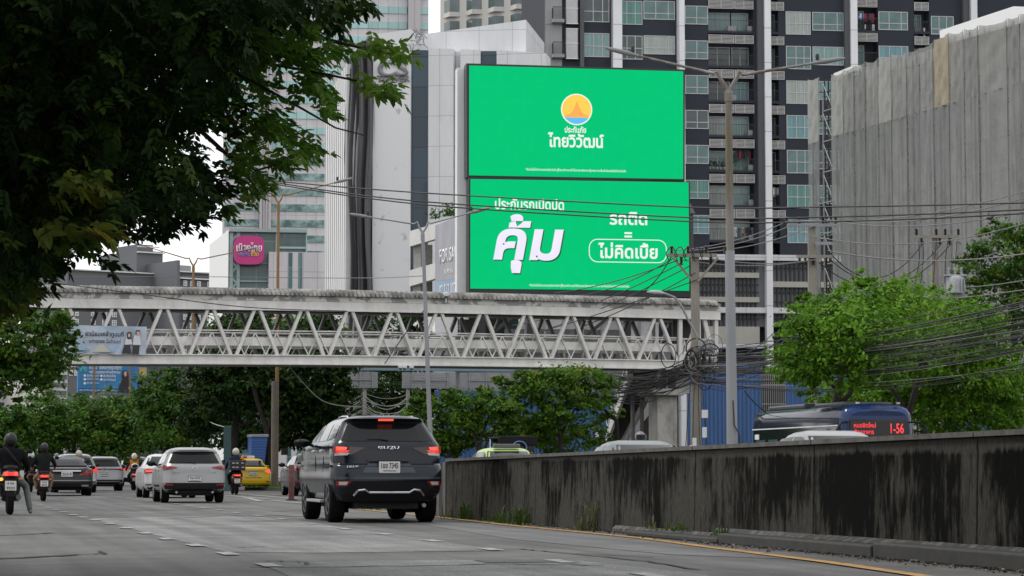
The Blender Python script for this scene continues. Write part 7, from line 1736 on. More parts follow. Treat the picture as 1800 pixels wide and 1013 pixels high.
# ---------------- sedans
def sedan(label, px, Y, pm, W=1.78, Hh=1.46, L=4.62, heading=None, lights=None, platetx=None, trim=None, group=None, name='sedan_car', cat='car', face=True):
    h = Hh / 1.46; w_ = W / 2
    lv = [(.26, .16, L - .22, w_ - .1), (.34, .04, L - .05, w_ - .03), (.46, .0, L, w_), (.62, .02, L, w_), (.8 * h, .05, L - .06, w_), (.93 * h, .04, L - .3, w_ - .01), (.99 * h, .06, L - 1.05, w_ - .03), (1.02 * h, .58, 3.4 / 4.62 * L, w_ - .06), (1.08 * h, .78, 3.25 / 4.62 * L, w_ - .09), (1.3 * h, 1.2, 2.72 / 4.62 * L, w_ - .2), (1.38 * h, 1.4, 2.5 / 4.62 * L, w_ - .25), (1.43 * h, 1.62, 2.3 / 4.62 * L, w_ - .33), (1.46 * h, 1.95, 2.0 / 4.62 * L + .1, w_ - .48)]
    t, c = base_car(name, label, px, Y, 1.0, lv, pm, (1.0, 1.0 + L * .585), .33, .21, W - .25, heading, group=group, cat=cat, rx=.3, ry=.22, bow=.09, face_away=face)
    c.patch('rear_window', [(-w_ + .34, 1.37 * h), (w_ - .34, 1.37 * h), (w_ - .17, 1.065 * h), (-w_ + .17, 1.065 * h)], m_cglass, t, nu=14, nv=5)
    c.patch('windscreen', [(-w_ + .34, 1.37 * h), (w_ - .34, 1.37 * h), (w_ - .17, 1.05 * h), (-w_ + .17, 1.05 * h)], m_cglass, t, 'front', nu=12, nv=5)
    windows(t, c, 1, 1, [[(1.33, 1.33 * h), (1.95, 1.36 * h), (1.95, 1.03 * h), (.98, 1.06 * h)], [(2.02, 1.36 * h), (2.42, 1.35 * h), (3.05, 1.05 * h), (2.02, 1.03 * h)]])
    door_gaps(t, c, (1.98, 3.05), .4, 1.0 * h); handles(t, c, (1.5, 2.3), .86 * h, pm)
    for s_ in (-1, 1): mirror(t, c, 2.85 / 4.62 * L, 1.0 * h, pm, s_)
    return t, c, h, w_
pm = paint('pearl_white', (.5, .51, .52), .05, .3)
t, c, h, w_ = sedan('white sedan with lit red tail lamp, half hidden behind the silver crossover', 297, 82, pm, 1.78, 1.47)
for s_ in (-1, 1):
    tl = c.patch('tail_light', [(s_ * (w_ - .02), .965), (s_ * .42, .95), (s_ * .48, .86), (s_ * (w_ - .01), .80)], m_red, t, off=.012, nu=10)
    c.patch('lit_core', [(s_ * (w_ - .05), .93), (s_ * .55, .93), (s_ * .58, .87), (s_ * (w_ - .04), .85)], m_redhot, tl, off=.02, nu=6, nv=2)
    c.patch('reflector', [(s_ * .84, .46), (s_ * .66, .46), (s_ * .66, .425), (s_ * .84, .425)], m_blk, t, off=.012, nu=4, nv=2)
    c.patch('side_lens', [(.2, .95), (.55, .92), (.5, .88), (.18, .82)], m_red, t, 'side', .006, 5, 3, .02, s_)
plate(t, c, .72, 'ฎก 8231'); c.patch('lower_bumper', [(-.8, .37), (.8, .37), (.74, .28), (-.74, .28)], m_blk, t, off=.01, nu=12)
pm = paint('black', (.012, .012, .013), .2, .22)
t, c, h, w_ = sedan('black coupe like sedan with wedge red tail lamps behind the motorcycle in khaki trousers', 115, 89, pm, 1.88, 1.42, 4.95)
for s_ in (-1, 1):
    tl = c.patch('tail_light', [(s_ * (w_ - .02), 1.0), (s_ * .62, .90), (s_ * .42, .745), (s_ * (w_ - .0), .76)], m_red, t, off=.012, nu=10)
    c.patch('pale_bar', [(s_ * (w_ - .05), .88), (s_ * .6, .84), (s_ * .57, .81), (s_ * (w_ - .04), .84)], mat('pink_lens', (.4, .09, .1), .2), tl, off=.018, nu=6, nv=2)
    c.patch('exhaust_tip', [(s_ * .78, .4), (s_ * .52, .4), (s_ * .52, .34), (s_ * .78, .34)], m_chrome, t, off=.014, nu=4, nv=2)
c.patch('chrome_strip', [(-.5, .915), (.5, .915), (.5, .885), (-.5, .885)], m_chrome, t, off=.012, nu=8, nv=2); plate(t, c, .78, '2กก 9', None, .4, .18)
c.patch('bumper_crease', [(-.85, .57), (.85, .57), (.85, .545), (-.85, .545)], mat('dark_chrome', (.2, .2, .2), .3, metal=.7), t, off=.01, nu=12, nv=2)
pm = paint('dark_graphite', (.03, .029, .03), .3, .22)
t, c, h, w_ = sedan('dark graphite sedan with pale roof reflections behind the red bollard', 556, 88.7, pm, 1.80, 1.56, 4.6)
for s_ in (-1, 1):
    c.patch('tail_light', [(s_ * (w_ - .02), 1.08), (s_ * .5, 1.05), (s_ * .56, .92), (s_ * (w_ - .01), .88)], m_redlit if False else m_red, t, off=.012, nu=10)
    c.patch('side_lens', [(.12, 1.06), (.62, 1.0), (.5, .93), (.1, .9)], m_red, t, 'side', .006, 5, 3, .02, s_)
    c.patch('reflector', [(s_ * .84, .58), (s_ * .62, .58), (s_ * .62, .5), (s_ * .84, .5)], m_red, t, off=.012, nu=4, nv=2)
plate(t, c, .78, 'ขน 5512')
# ---------------- further cars
pm = paint('light_silver', (.28, .285, .3), .4, .3)
t, c, h, w_ = hatch('crossover_car', 'light silver crossover with dark lamp strip, left of the rider in orange vest', 181, 112, pm, 1.79, 1.56, 4.33)
c.patch('lamp_strip', [(-.72, 1.0), (.72, 1.0), (.72, .955), (-.72, .955)], mat('dark_red_lens', (.09, .006, .006), .15), t, off=.012, nu=12, nv=2)
for s_ in (-1, 1): c.patch('tail_light', [(s_ * (w_ - .02), 1.04), (s_ * .62, 1.01), (s_ * .62, .95), (s_ * (w_ - .01), .92)], m_red, t, off=.016, nu=6)
mb = MB(); mb.tube([(.06 * math.cos(a), c.rear(0, .98) - .02, .98 + .06 * math.sin(a)) for a in linspace(0, 2 * math.pi, 16)], .012, 6); mb.build('badge', m_chrome, t)
plate(t, c, .74, '3ขฐ 2180', None, .38, .15); c.patch('lower_bumper', [(-.84, .5), (.84, .5), (.78, .31), (-.78, .31)], m_blk, t, off=.012, nu=14); c.patch('bumper_trim', [(-.7, .44), (.7, .44), (.7, .41), (-.7, .41)], m_chrome, t, off=.03, nu=8, nv=2)
pm = paint('silver_white', (.34, .34, .35), .3, .3)
t, c, h, w_ = hatch('family_van', 'silver van with white roof and swept red tail lamp right behind the black sedan', 131, 103, pm, 1.80, 1.62, 4.5)
for s_ in (-1, 1): c.patch('tail_light', [(s_ * (w_ - .0), 1.08), (s_ * .58, 1.05), (s_ * .70, .92), (s_ * (w_ - .0), .80)], m_redlit, t, off=.016, nu=6)
c.patch('lower_bumper', [(-.84, .5), (.84, .5), (.78, .31), (-.78, .31)], m_blk, t, off=.012, nu=14); c.patch('bumper_trim', [(-.86, .56), (.86, .56), (.8, .47), (-.8, .47)], m_chrome, t, off=.02, nu=14, nv=2)
plate(t, c, .74, 'ญฉ 640')
pm = paint('plain_white', (.62, .62, .62), .0, .35)
t, c, h, w_ = hatch('offroad_wagon', 'white offroad wagon farthest up the road behind the rider in orange vest', 238, 153, pm, 1.86, 1.82, 4.7, wr=.37)
for s_ in (-1, 1): c.patch('tail_light', [(s_ * (w_ - .02), 1.12), (s_ * .5, 1.1), (s_ * .55, .98), (s_ * (w_ - .01), .96)], m_redlit, t, off=.016, nu=6)
plate(t, c, .8, 'กร 77'); c.patch('lower_bumper', [(-.86, .52), (.86, .52), (.8, .31), (-.8, .31)], m_blk, t, off=.012, nu=14)
for s_ in (-1, 1): mb = MB(); mb.tube([(s_ * .6, .8, 1.80), (s_ * .6, .95, 1.87), (s_ * .6, 2.0, 1.87)], .025, 6); mb.build('roof_rail', m_blk, t)
# yellow taxi
pm = paint('taxi_yellow', (.62, .40, .008), .0, .3)
t, c, h, w_ = sedan('bright yellow taxi with lit tail lamps right of the delivery rider', 440, 114, pm, 1.70, 1.50, 4.4, name='taxi', cat='taxi')
for s_ in (-1, 1):
    c.patch('tail_light', [(s_ * (w_ - .02), .98), (s_ * .58, .95), (s_ * .60, .86), (s_ * (w_ - .01), .82)], m_redhot, t, off=.016, nu=6)
    c.patch('reflector', [(s_ * .78, .44), (s_ * .62, .44), (s_ * .62, .39), (s_ * .78, .39)], m_red, t, off=.012, nu=4, nv=2)
c.patch('chrome_strip', [(-.5, .93), (.5, .93), (.5, .90), (-.5, .90)], m_chrome, t, off=.012, nu=8, nv=2); plate(t, c, .78, 'ทย 1042', None, .36, .16)
mb = MB(); mb.bx(-.3, .3, 1.9, 2.05, 1.485, 1.62); o = mb.build('roof_sign', m_white, t, bevel=.03); mb = MB(); mb.bx(-.28, -.06, 1.888, 1.899, 1.51, 1.6); mb.build('sign_face', m_red, o)
text('TAXI-METER', m_pltext, 'lettering', t, (0, c.rear(0, .6) - .012, .6), .8, .06, ext=.004)
# blue slatted load: small truck seen from behind
p = G(456, 124); tk = thing('box_truck', 'tilted blue slatted truck body with grey top edge behind the yellow taxi', 'truck', p, TH)
mb = MB(); zt = Zat(765, 124); 
mb.poly([(-.42, 1.0), (-.42, zt - .1), (.40, zt - .1), (.22, 1.0)][::1], 0, 1.6); mb.build('cargo_body', mat('tarp_blue', (.035, .11, .33), .6), tk)
mb = MB()
for k in range(11): z = 1.05 + k * (zt - 1.2) / 11; e = .22 + (z - 1) / (zt - 1.1) * .18; mb.bx(-.41, e - .01, -.03, -.003, z, z + .05)
mb.build('slat', mat('tarp_blue_light', (.06, .16, .42), .5), tk); mb = MB(); mb.bx(-.46, .44, -.06, 1.65, zt - .1, zt + .04); mb.build('top_edge', mat('tarp_grey', (.3, .3, .31)), tk, bevel=.02)
mb = MB(); mb.bx(-.4, .35, 0, 1.7, .5, .99); mb.build('chassis', m_under, tk)
for s_ in (-.42, .38): wheel(tk, s_, .7, .36, .2, m_rimd, 1 if s_ > 0 else -1)
# red brown flexible post
p = GP(512, 880); bo = thing('bollard', 'single red brown lane bollard in front of the dark graphite sedan', 'bollard', p)
mb = MB(); mb.lathe([(.085, .03), (.085, 1.05), (.07, 1.08)], (0, 0, 0), n=14); mb.build('post', mix_mat('faded_red_plastic', (.07, .018, .018), (.13, .04, .036), 3, .4, .6), bo, smooth=True)
mb = MB(); mb.lathe([(.17, 0), (.17, .02), (.1, .05)], (0, 0, 0), n=14); mb.build('foot', m_blk, bo)
for z in (.72, .9): mb = MB(); mb.lathe([(.088, 0), (.088, .07)], (0, 0, z), n=14); mb.build('band', mat('worn_band', (.12, .06, .055), .5), bo)
mb = MB(); rr = random.Random(14)
for k in range(140):
    q = GP(rr.uniform(515, 560), rr.uniform(876, 882), .014); r = rr.uniform(.015, .04); mb.add([q + Vector((rr.uniform(-1, 1), rr.uniform(-1, 1), rr.random())) * r for _ in range(4)], [(0, 1, 2), (0, 2, 3), (0, 3, 1), (1, 3, 2)])
tag(mb.build('broken_rubble', mat('rubble_dark', (.06, .05, .045), .9)), 'dark rubble lying at the foot of the red bollard', 'rubble', kind='stuff')
# ---------------- traffic beyond the barrier, coming towards us
pm = paint('lime_green', (.34, .46, .13), .0, .3)
t, c, h, w_ = sedan('lime green taxi passing beyond the striped end of the barrier', 872, 66, pm, 1.75, 1.50, 4.5, face=False, name='taxi', cat='taxi')
mb = MB(); mb.bx(-.36, .36, 2.15, 2.35, 1.49, 1.60); mb.build('roof_sign', mat('roof_sign_dark', (.09, .09, .085)), t, bevel=.03)
for s_ in (-1, 1): c.patch('head_light', [(s_ * (w_ - .02), .85), (s_ * .5, .85), (s_ * .5, .72), (s_ * (w_ - .02), .72)], m_clear, t, 'front', .012)
pm = paint('plain_white', (.62, .62, .62), .0, .35)
t, c, h, w_ = sedan('low white car beyond the barrier right of the lime green taxi', 1022, 76, pm, 1.75, 1.46, 4.5, face=False)
for s_ in (-1, 1): c.patch('head_light', [(s_ * (w_ - .02), .85), (s_ * .5, .85), (s_ * .5, .72), (s_ * (w_ - .02), .72)], m_clear, t, 'front', .012)
pm = paint('greenish_silver', (.12, .135, .14), .3, .3)
t, c, h, w_ = sedan('greenish silver car beyond the barrier in front of the footbridge stair', 1098, 50, pm, 1.78, 1.49, 4.6, face=False)
for s_ in (-1, 1): c.patch('head_light', [(s_ * (w_ - .02), .85), (s_ * .5, .85), (s_ * .5, .72), (s_ * (w_ - .02), .72)], m_clear, t, 'front', .012)
pm = paint('bright_silver', (.25, .255, .26), .3, .3)
t, c, h, w_ = sedan('bright silver car beyond the barrier in front of the city bus', 1425, 45, pm, 1.78, 1.60, 4.7, face=False)
for s_ in (-1, 1): c.patch('head_light', [(s_ * (w_ - .02), .85), (s_ * .5, .85), (s_ * .5, .72), (s_ * (w_ - .02), .72)], m_clear, t, 'front', .012)
# three wheeler with black canopy
p = G(905, 84); tt = thing('three_wheeler', 'blue three wheeled taxi with black canopy in front of the blue hoarding', 'three wheeler', p, TH + math.pi)
zt = Zat(768, 84); mb = MB(); mb.bx(-.66, .66, -1.3, .5, zt - .06, zt); mb.bx(-.68, .68, .45, .56, zt - .3, zt + .02); mb.build('canopy', m_blk, tt, bevel=.06)
mb = MB()
for x in (-.6, .6):
    for y in (-1.25, .4): mb.tube([(x, y, .5), (x * .97, y, zt - .05)], .025, 6)
mb.build('canopy_frame', m_chrome, tt)
mb = MB(); mb.bx(-.62, .62, -1.3, .2, .35, .75); mb.bx(-.6, .6, -1.3, -1.15, .75, 1.4); mb.bx(-.5, .5, .5, .95, .4, 1.0); mb.build('body', mat('tuk_blue', (.03, .09, .3), .4), tt, bevel=.05)
mb = MB(); mb.bx(-.55, .55, -1.1, -.6, .76, .95); mb.build('seat', mat('seat_red', (.2, .03, .03)), tt, bevel=.03)
mb = MB(); mb.add([(-.55, .55, 1.05), (.55, .55, 1.05), (.55, .48, zt - .3), (-.55, .48, zt - .3), (-.55, .53, 1.05), (.55, .53, 1.05), (.55, .46, zt - .3), (-.55, .46, zt - .3)], [(0, 1, 2, 3), (7, 6, 5, 4), (0, 4, 5, 1), (1, 5, 6, 2), (2, 6, 7, 3), (3, 7, 4, 0)]); mb.build('windscreen', m_cglass, tt)
mb = MB(); mb.tube([(.25 * math.cos(a) - .02, .62, zt - .38 + .22 * math.sin(a)) for a in linspace(0, 2 * math.pi, 20)], .02, 6); mb.build('round_emblem', mat('emblem_blue', (.1, .22, .4)), tt)
for x, y in ((-.55, -.9), (.55, -.9), (0, 1.0)): wheel(tt, x, y, .25, .12, m_rim, 1 if x >= 0 else -1)
# ---------------- city bus
Yb = 80.0; fl_ = G(1546, Yb); th = TH + math.pi
bus = thing('city_bus', 'blue and white city bus with red route display beyond the barrier', 'bus', fl_, th)
# local: +y forward (towards the camera); front at y = 0
hb = Zat(707, Yb); W2 = 1.25; Lb = 9.3
def bus_ring(y, gro=0.):
    pts = [(W2, .35), (W2, 2.4), (W2 - .015, 2.62), (W2 - .06, 2.82), (W2 - .17, 2.97), (W2 - .42, hb - .07), (0, hb - .03)]
    sc = 1 - gro; pts = [(x * (1 - gro * .25), .35 + (z - .35) * (1 - gro * .16)) for x, z in pts]
    return [(x, y, z) for x, z in pts] + [(-x, y, z) for x, z in pts[::-1][1:]]
stn = [(0, .55), (-.05, .3), (-.16, .12), (-.34, 0), (-4, 0), (-8, 0), (-Lb + .25, 0), (-Lb + .06, .2), (-Lb, .5)]
vs = []; 
for y, gq in stn: r = bus_ring(y, gq); nb_ = len(r); vs += r
fs = [(j * nb_ + i, j * nb_ + i + 1, (j + 1) * nb_ + i + 1, (j + 1) * nb_ + i) for j in range(len(stn) - 1) for i in range(nb_ - 1)] + [(j * nb_, (j + 1) * nb_, (j + 1) * nb_ + nb_ - 1, j * nb_ + nb_ - 1) for j in range(len(stn) - 1)] + [tuple(range(nb_)), tuple(range((len(stn) - 1) * nb_, len(stn) * nb_))[::-1]]
mb = MB(); mb.add(vs, fs)
o = mb.build('body', [paint('bus_dark_blue', (.012, .03, .10), .1, .18), paint('bus_navy_gloss', (.02, .024, .045), .2, .1)], bus, smooth=True, sharp=35)
for pgn in o.data.polygons:
    if pgn.center.y < -.45 : pgn.material_index = 1
bm = bmesh.new(); bm.from_mesh(o.data); bmesh.ops.recalc_face_normals(bm, faces=bm.faces[:]); bm.to_mesh(o.data); bm.free()
m_bg = mat('bus_glass', (.012, .016, .018), .06, spec=.7); m_bgt = mat('bus_glass_teal', (.05, .10, .105), .1, spec=.6)
for s_ in (-1, 1):
    mb = MB(); mb.bx(min(s_ * (W2 + .004), s_ * (W2 + .02)), max(s_ * (W2 + .004), s_ * (W2 + .02)), -Lb + .3, -.42, 1.1, 2.34); mb.build('side_glass', m_bg, bus)
    mb = MB(); mb.bx(min(s_ * (W2 + .0), s_ * (W2 + .03)), max(s_ * (W2 + .0), s_ * (W2 + .03)), -Lb + .2, -.4, 2.36, 2.40); mb.build('gutter', m_white, bus)
    for k in range(7):
        y = -Lb + .6 + k * 1.35; mb = MB(); mb.bx(min(s_ * (W2 + .021), s_ * (W2 + .03)), max(s_ * (W2 + .021), s_ * (W2 + .03)), y, y + 1.0, 1.2, 2.0); mb.build('side_window', m_bgt if k in (0, 1, 4, 5) else m_bg, bus)
mb = MB(); mb.bx(-W2 - .035, -W2 - .022, -Lb + .42, -Lb + .8, 1.05, 1.75) if False else mb.bx(W2 + .022, W2 + .035, -Lb + .42, -Lb + .8, 1.05, 1.75); mb.build('notice', m_white, bus)
mb = MB(); mb.bx(W2 + .022, W2 + .035, -Lb + .5, -Lb + .95, 2.02, 2.2); mb.build('number_sticker', m_white, bus)
# front: display band, windscreen, blue brow
mb = MB(); mb.bx(-1.02, 1.02, .005, .05, 2.0, 2.56); dsp = mb.build('route_display', mat('display_black', (.008, .008, .009), .25), bus, bevel=.02)
mb = MB(); mb.bx(-1.06, 1.06, -.01, .03, .95, 1.93); mb.build('windscreen', m_bg, bus, bevel=.04)
mb = MB(); mb.bx(-1.0, 1.0, -.2, .0, 2.62, 2.92); mb.build('brow', paint('bus_bright_blue', (.025, .065, .22), .1, .2), bus, bevel=.07)
m_ledr = emis('red_led', (1, .045, .055), 1.3)
text('1-56', m_ledr, 'route_number', dsp, (-.62, .055, 2.28), .46, .33, rz=math.pi, bold=.012, ext=.004)
text('หมอชิตใหม่', m_ledr, 'route_text', dsp, (.5, .055, 2.39), .76, .17, rz=math.pi, bold=.012, ext=.004); text('สีลมอาคาร', m_ledr, 'route_text', dsp, (.53, .055, 2.17), .68, .16, rz=math.pi, bold=.012, ext=.004)
mb = MB(); mb.tube([(.2, .06, 1.6), (-.35, .08, 1.86)], .012, 5); mb.tube([(.25, .06, 1.88), (-.9, .06, 1.9)], .014, 5); mb.build('wiper', m_rail, bus)
for x0, x1, y0, y1, hh in ((-.85, .9, -3.6, -.9, .1), (-.9, .9, -8.4, -4.6, .13)):
    mb = MB(); mb.bx(x0, x1, y0, y1, hb - .12, hb + hh - .06); mb.build('roof_pod', mat('pod_dark', (.05, .055, .065), .35), bus, bevel=.06)
for s_ in (-1, 1):
    mb = MB(); mb.tube([(s_ * 1.0, -.1, 2.5), (s_ * 1.38, .25, 2.45), (s_ * 1.5, .32, 2.3)], .03, 6); ma = mb.build('mirror_arm', m_blk, bus)
    mb = MB(); mb.ball((s_ * 1.5, .3, 2.05), (.14, .1, .27), 10, 8); mb.build('mirror', m_blk, ma, smooth=True)
    c0 = MB(); c0.bx(s_ * .7 - .05, s_ * .7 + .05, -.1, 0, hb - .06, hb + .0); c0.build('marker_lamp', m_clear, bus)
for y in (-2.4, -8.0):
    for s_ in (-1, 1): wheel(bus, s_ * 1.1, y, .48, .28, m_rimd, s_)
# ================================================================== MOTORCYCLES AND PEOPLE
m_skin = mat('skin_tone', (.30, .17, .11), .6)
def scooter(label, px, Y, col, tail='lit', platetx=('693', '9223'), big=False, group='motorcycles', sig=False, lean=0., heading=None, box=False):
    t = thing('motorcycle', label, 'motorcycle', G(px, Y), TH if heading is None else heading, group)
    k = 1.12 if big else 1.0; wr = .29 * k
    def wh(y, wd):
        mb = MB(); n1, n2 = 22, 8; vs = []
        for i in range(n1):
            a = 2 * math.pi * i / n1
            for j in range(n2):
                b = 2 * math.pi * j / n2; r = wr - wd / 2 + wd / 2 * math.cos(b); vs.append((wd / 2 * math.sin(b), y + r * math.cos(a), wr + r * math.sin(a)))
        mb.add(vs, [(i * n2 + j, ((i + 1) % n1) * n2 + j, ((i + 1) % n1) * n2 + (j + 1) % n2, i * n2 + (j + 1) % n2) for i in range(n1) for j in range(n2)])
        w_ = mb.build('wheel', m_tyre, t, smooth=True)
        mb = MB(); mb.lathe([(wr * .68, -.02), (wr * .68, .02)], (0, y, wr), 'x', 16); mb.build('rim', m_rimd, w_)
    wh(.32, .13 * k); wh(1.55, .10 * k)
    pc = paint(col[0], col[1], .1, .3)
    def loft(name, st, m, n=12):
        mb = MB(); vs = []
        for (y, z, hx, hz) in st:
            for i in range(n): a = 2 * math.pi * i / n; vs.append((hx * math.copysign(abs(math.cos(a)) ** .8, math.cos(a)), y, z + hz * math.copysign(abs(math.sin(a)) ** .8, math.sin(a))))
        q = len(st); mb.add(vs, [(i * n + j, i * n + (j + 1) % n, (i + 1) * n + (j + 1) % n, (i + 1) * n + j) for i in range(q - 1) for j in range(n)] + [tuple(range(n))[::-1], tuple(range((q - 1) * n, q * n))])
        return mb.build(name, m, t, smooth=True, sharp=50)
    loft('tail_body', [(.02, .74 * k, .07, .05), (.08, .73 * k, .13, .09), (.3, .70 * k, .17, .13), (.6, .62 * k, .17, .15), (.85, .5, .13, .12), (.95, .42, .08, .06)], pc)
    loft('seat', [(.1, .83 * k, .10, .03), (.2, .85 * k, .15, .05), (.55, .83 * k, .15, .05), (.85, .79 * k, .12, .05), (.95, .76 * k, .06, .03)], m_blk)
    loft('front_shield', [(1.12, .55, .22, .25), (1.2, .62, .24, .33), (1.27, .7, .2, .3), (1.33, .85, .12, .14)], pc)
    loft('floor_board', [(.8, .33, .15, .06), (1.0, .31, .17, .05), (1.2, .34, .15, .06)], m_blk)
    mb = MB(); mb.bx(-.075, .075, .0, .05, .36, .66 * k); mb.bx(-.09, .09, .1, .55, wr * 2 + .01, wr * 2 + .06); mb.build('rear_fender', m_blk, t, bevel=.015)
    mb = MB(); mb.tube([(0, 1.55, wr), (0, 1.38, .75), (0, 1.3, 1.0)], .035, 8); mb.build('fork', m_blk, t)
    mb = MB(); mb.tube([(-.36, 1.02, 1.02), (-.2, 1.2, 1.04), (0, 1.26, 1.02), (.2, 1.2, 1.04), (.36, 1.02, 1.02)], .018, 8); mb.build('handlebar', m_blk, t)
    for s_ in (-1, 1):
        mb = MB(); mb.tube([(s_ * .26, 1.14, 1.04), (s_ * .36, 1.12, 1.24)], .01, 6); mb.ball((s_ * .40, 1.12, 1.28), (.07, .02, .05), 10, 6); mb.build('mirror', m_blk, t)
    mb = MB(); mb.tube([(.13, .75, .3), (.15, .4, .33), (.16, .05, .36)], [.03, .05, .055], 10); mb.build('exhaust', m_rimd, t, smooth=True)
    tl = MB(); tl.bx(-.13 * k, .13 * k, -.03, .02, .70 * k, .77 * k); tb = tl.build('tail_light', m_redlit if tail else m_red, t, bevel=.012)
    if tail == 'bar':
        for s_ in (-1, 1): mb = MB(); mb.bx(s_ * .1 - .035, s_ * .1 + .035, -.045, -.031, .705 * k, .765 * k); mb.build('hot_spot', m_redhot, tb)
    elif tail: mb = MB(); mb.bx(-.08, .08, -.045, -.031, .72 * k, .75 * k); mb.build('hot_spot', m_redhot, tb)
    for s_ in (-1, 1):
        mb = MB(); mb.ball((s_ * .17 * k, -.0, .64 * k), (.045, .03, .035), 8, 6); mb.build('turn_signal', m_amber if (sig and s_ < 0) else mat('amber_lens', (.3, .12, .02), .2), t, smooth=True)
    if platetx:
        mb = MB(); mb.bx(-.11, .11, -.02, -.003, .44 * k, .61 * k); p_ = mb.build('number_plate', m_plate, t, bevel=.006)
        text(platetx[0], m_pltext, 'plate_text', p_, (0, -.0215, .57 * k), .13, .045, ext=.002, bold=.02); text(platetx[1], m_pltext, 'plate_text', p_, (0, -.0215, .485 * k), .16, .05, ext=.002, bold=.02)
    if box:
        mb = MB(); mb.bx(-.30, .30, -.08, .36, .92, 1.30); b_ = mb.build('delivery_box', mat('box_black', (.014, .015, .018), .7), t, bevel=.03)
        for x, z in ((-.16, 1.2), (-.02, 1.2), (.18, 1.2), (-.16, 1.04), (-.02, 1.04), (.2, 1.04)): mb = MB(); mb.bx(x - .05, x + .05, -.095, -.082, z - .025, z + .02); mb.build('box_strap', mat('strap_pale', (.35, .34, .3)), b_)
    return t
def person(name, label, loc, rz, J, rad, cols, helmet=None, group=None, extra=None, fingers=True):
    """J joints, bones between them; one continuous skin, coloured by the nearest bone"""
    bones = [('pel', 'che', 0), ('che', 'nek', 0), ('nek', 'hed', 2)] + [b for s_ in 'LR' for b in (('che', 'sh' + s_, 0), ('sh' + s_, 'el' + s_, 0), ('el' + s_, 'wr' + s_, 1 if cols.get('bare') else 0), ('wr' + s_, 'ha' + s_, 2), ('pel', 'hi' + s_, 3), ('hi' + s_, 'kn' + s_, 3), ('kn' + s_, 'an' + s_, 3), ('an' + s_, 'to' + s_, 4))]
    names = list(J); idx = {n_: i for i, n_ in enumerate(names)}
    me = bpy.data.meshes.new('skeleton'); me.from_pydata([J[n_] for n_ in names], [(idx[a], idx[b]) for a, b, _ in bones], [])
    o = bpy.data.objects.new('body', me); COL.objects.link(o)
    o.modifiers.new('skin', 'SKIN'); s2 = o.modifiers.new('sub', 'SUBSURF'); s2.levels = 1; s2.render_levels = 1
    sk = me.skin_vertices[0].data
    for n_ in names: r = rad.get(n_, rad.get(n_[:2], .06)); sk[idx[n_]].radius = (r if isinstance(r, tuple) else (r, r)); sk[idx[n_]].use_root = n_ == 'pel'
    dg = bpy.context.evaluated_depsgraph_get(); m2 = bpy.data.meshes.new_from_object(o.evaluated_get(dg)); bpy.data.objects.remove(o, do_unlink=True)
    mb = MB(); mb.v = [tuple(v.co) for v in m2.vertices]; mb.f = [tuple(p_.vertices) for p_ in m2.polygons]; mb.mi = [0] * len(mb.f)
    seg = [(Vector(J[a]), Vector(J[b]), m_) for a, b, m_ in bones]
    for i, p_ in enumerate(m2.polygons):
        c = p_.center; best = 9
        for a, b, m_ in seg:
            d = b - a; t = max(0, min(1, (c - a).dot(d) / max(d.length_squared, 1e-6))); q = (c - (a + d * t)).length - (.07 if m_ == 0 else 0)
            if q < best: best, mb.mi[i] = q, m_
    mb.cur = 5 if cols.get('glove') else 2
    for s_ in 'LR':
        h_ = Vector(J['ha' + s_]); wv = Vector(J['wr' + s_]); d = (h_ - wv).normalized(); a = d.cross(Vector((0, 0, 1))).normalized()
        for q in range(4):
            b0 = h_ + a * (.02 * (q - 1.5)); L = (.07, .08, .075, .06)[q]
            mb.tube([b0 - d * .01, b0 + d * L * .45 + Vector((0, 0, -.004)), b0 + d * L * .6 + Vector((0, 0, -.03)), b0 + d * L * .4 + Vector((0, 0, -.05))], [.0105, .01, .009, .007], 6)
        b0 = wv.lerp(h_, .4) + a * (.035 if s_ == 'L' else -.035); mb.tube([b0, b0 + d * .03 + Vector((0, 0, -.02)), b0 + d * .06 + Vector((0, 0, -.045))], [.012, .0105, .008], 6)
    t = thing(name, label, 'person', loc, rz, group)
    cl = [cols['top'], cols.get('fore', cols['skin']), cols['skin'], cols['legs'], cols['shoe'], cols.get('glove', cols['skin'])]
    b_ = mb.build('body', cl, t, smooth=True, sharp=80)
    hd = Vector(J['hed'])
    if helmet:
        hm = MB(); hm.ball(hd + Vector((0, -.01, .03)), (.135, .155, .15), 18, 12); ho_ = hm.build('helmet', helmet, t, smooth=True)
        v_ = MB(); pts = []
        for a in linspace(-1.1, 1.1, 9):
            for z in (-.05, .02, .07): r = .16; pts.append(hd + Vector((math.sin(a) * .142, math.cos(a) * .165, .03 + z)))
        v_.add(pts, [(i * 3 + j, i * 3 + 3 + j, i * 3 + 4 + j, i * 3 + 1 + j) for i in range(8) for j in range(2)]); v_.build('visor', m_cglass, ho_, smooth=True)
        st = MB(); st.tube([hd + Vector((-.12, .03, -.03)), hd + Vector((-.07, .07, -.14)), hd + Vector((.07, .07, -.14)), hd + Vector((.12, .03, -.03))], .008, 5); st.build('chin_strap', m_blk, ho_)
    else:
        h2 = MB(); h2.ball(hd + Vector((0, -.02, .045)), (.085, .1, .1), 14, 10); h2.build('hair', mat('black_hair', (.012, .01, .009), .7), t, smooth=True)
    f_ = MB(); fc_ = hd + Vector((0, .085, -.02)); f_.ball(fc_ + Vector((0, .012, -.01)), (.014, .02, .022), 8, 6)
    for s_ in (-1, 1): f_.ball(fc_ + Vector((s_ * .032, .0, .018)), (.013, .01, .007), 8, 5); f_.ball(hd + Vector((s_ * .082, .0, -.01)), (.012, .02, .03), 8, 6)
    f_.ball(fc_ + Vector((0, .002, -.045)), (.022, .008, .006), 8, 5); f_.build('face_features', cols['skin'], t, smooth=True)
    if extra: extra(t, J)
    return t
